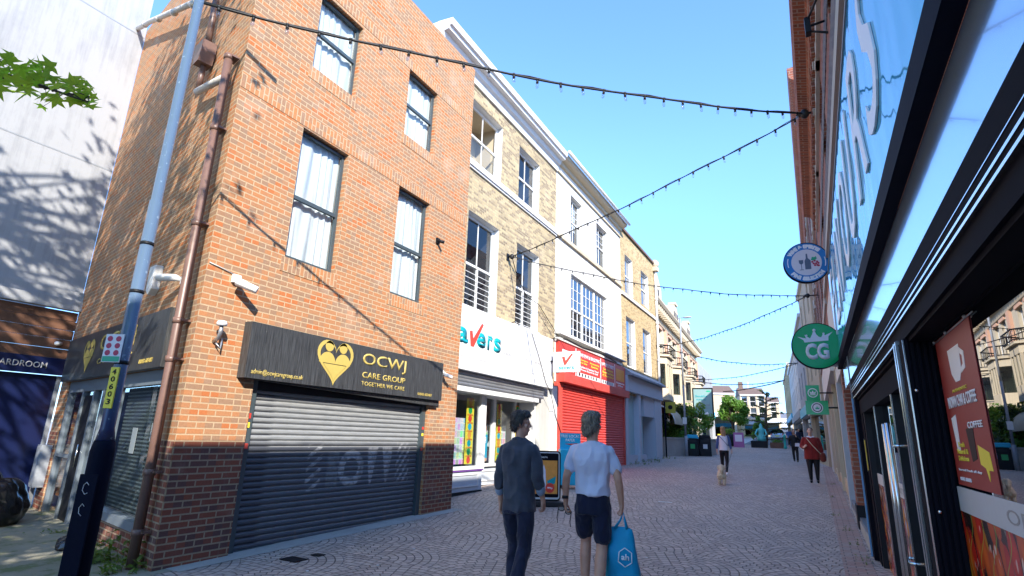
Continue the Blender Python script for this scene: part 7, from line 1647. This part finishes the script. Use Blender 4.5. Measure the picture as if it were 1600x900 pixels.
shoes(K_, 'black', [((-.09, .15, .09), 0), ((.08, -.1, .12), 0)]); blob('hair', [('e', h(0, -.03, .03), (.09, .098, .105)), ('e', h(0, -.06, -.1), (.085, .05, .1))], M['hairblack'], K_, .012, 1)
HB = thing('handbag', 'small white handbag held at the hip by the woman in black', 'bag', K_.location, None, R(180)); mb = MB(); mb.prism(Fr((0, 0, 0), (-1, 0, 0)), [(.02, .80), (.26, .80), (.24, .98), (.04, .98)], .12, .20); o = mb.build('bag_body', M['whitetop']); o.parent = HB
# ---------------- distant walkers
M['bluecloth'] = cloth('blue top cloth', (.05, .12, .33)); M['navycl'] = cloth('navy cloth', (.02, .03, .07))
for i, (px, Y, top, lab) in enumerate(((1234, 62, 'bluecloth', 'distant walker in a blue top left of the woman in black'), (1249, 58, 'navycl', 'distant walker in navy clothes between the two women'), (1257, 60, 'bluecloth', 'distant walker in blue just left of the woman in red'), (1246, 66, 'white', 'farthest walker in a pale top near the shop fronts'))):
    p = pry(px, 690, Y); X_ = person(lab, (p.x, Y, gz(Y)), R(170+40*i), 'distant walkers')
    hp, h = head_prims((0, .02, 1.62), 0, 0)
    blob('body', hp+[('c', [((0, 0, 1.36), .05), ((0, 0, 1.54), .05)]), ('c', [((-.19, 0, 1.38), .05), ((-.24, 0, 1.1), .04), ((-.25, .05, .86), .035), ((-.25, .06, .77), .03)]), ('c', [((.19, 0, 1.38), .05), ((.24, 0, 1.1), .04), ((.25, .05, .86), .035), ((.25, .06, .77), .03)]), ('l', [((0, 0, .9), .15, .11), ((0, 0, 1.4), .16, .1)]), ('c', [((-.09, 0, .85), .085), ((-.1, .1, .1), .045)]), ('c', [((.09, 0, .85), .085), ((.1, -.1, .1), .045)])], M['skin'], X_, .018, 1)
    blob('top', [('l', [((0, 0, .85), .18, .135), ((0, 0, 1.2), .185, .135), ((0, 0, 1.38), .18, .12), ((0, 0, 1.45), .1, .08)]), ('c', [((-.18, 0, 1.38), .07), ((-.24, 0, 1.1), .055)]), ('c', [((.18, 0, 1.38), .07), ((.24, 0, 1.1), .055)])], M[top], X_, .02, 1)
    blob('trousers', [('c', [((-.09, 0, .85), .10), ((-.1, .1, .1), .06)]), ('c', [((.09, 0, .85), .10), ((.1, -.1, .1), .06)]), ('l', [((0, 0, .8), .16, .12), ((0, 0, .95), .16, .12)])], M['navycl'], X_, .02, 1)
    blob('hair', [('e', h(0, -.03, .04), (.09, .098, .095))], M['hairblack'], X_, .02, 1)
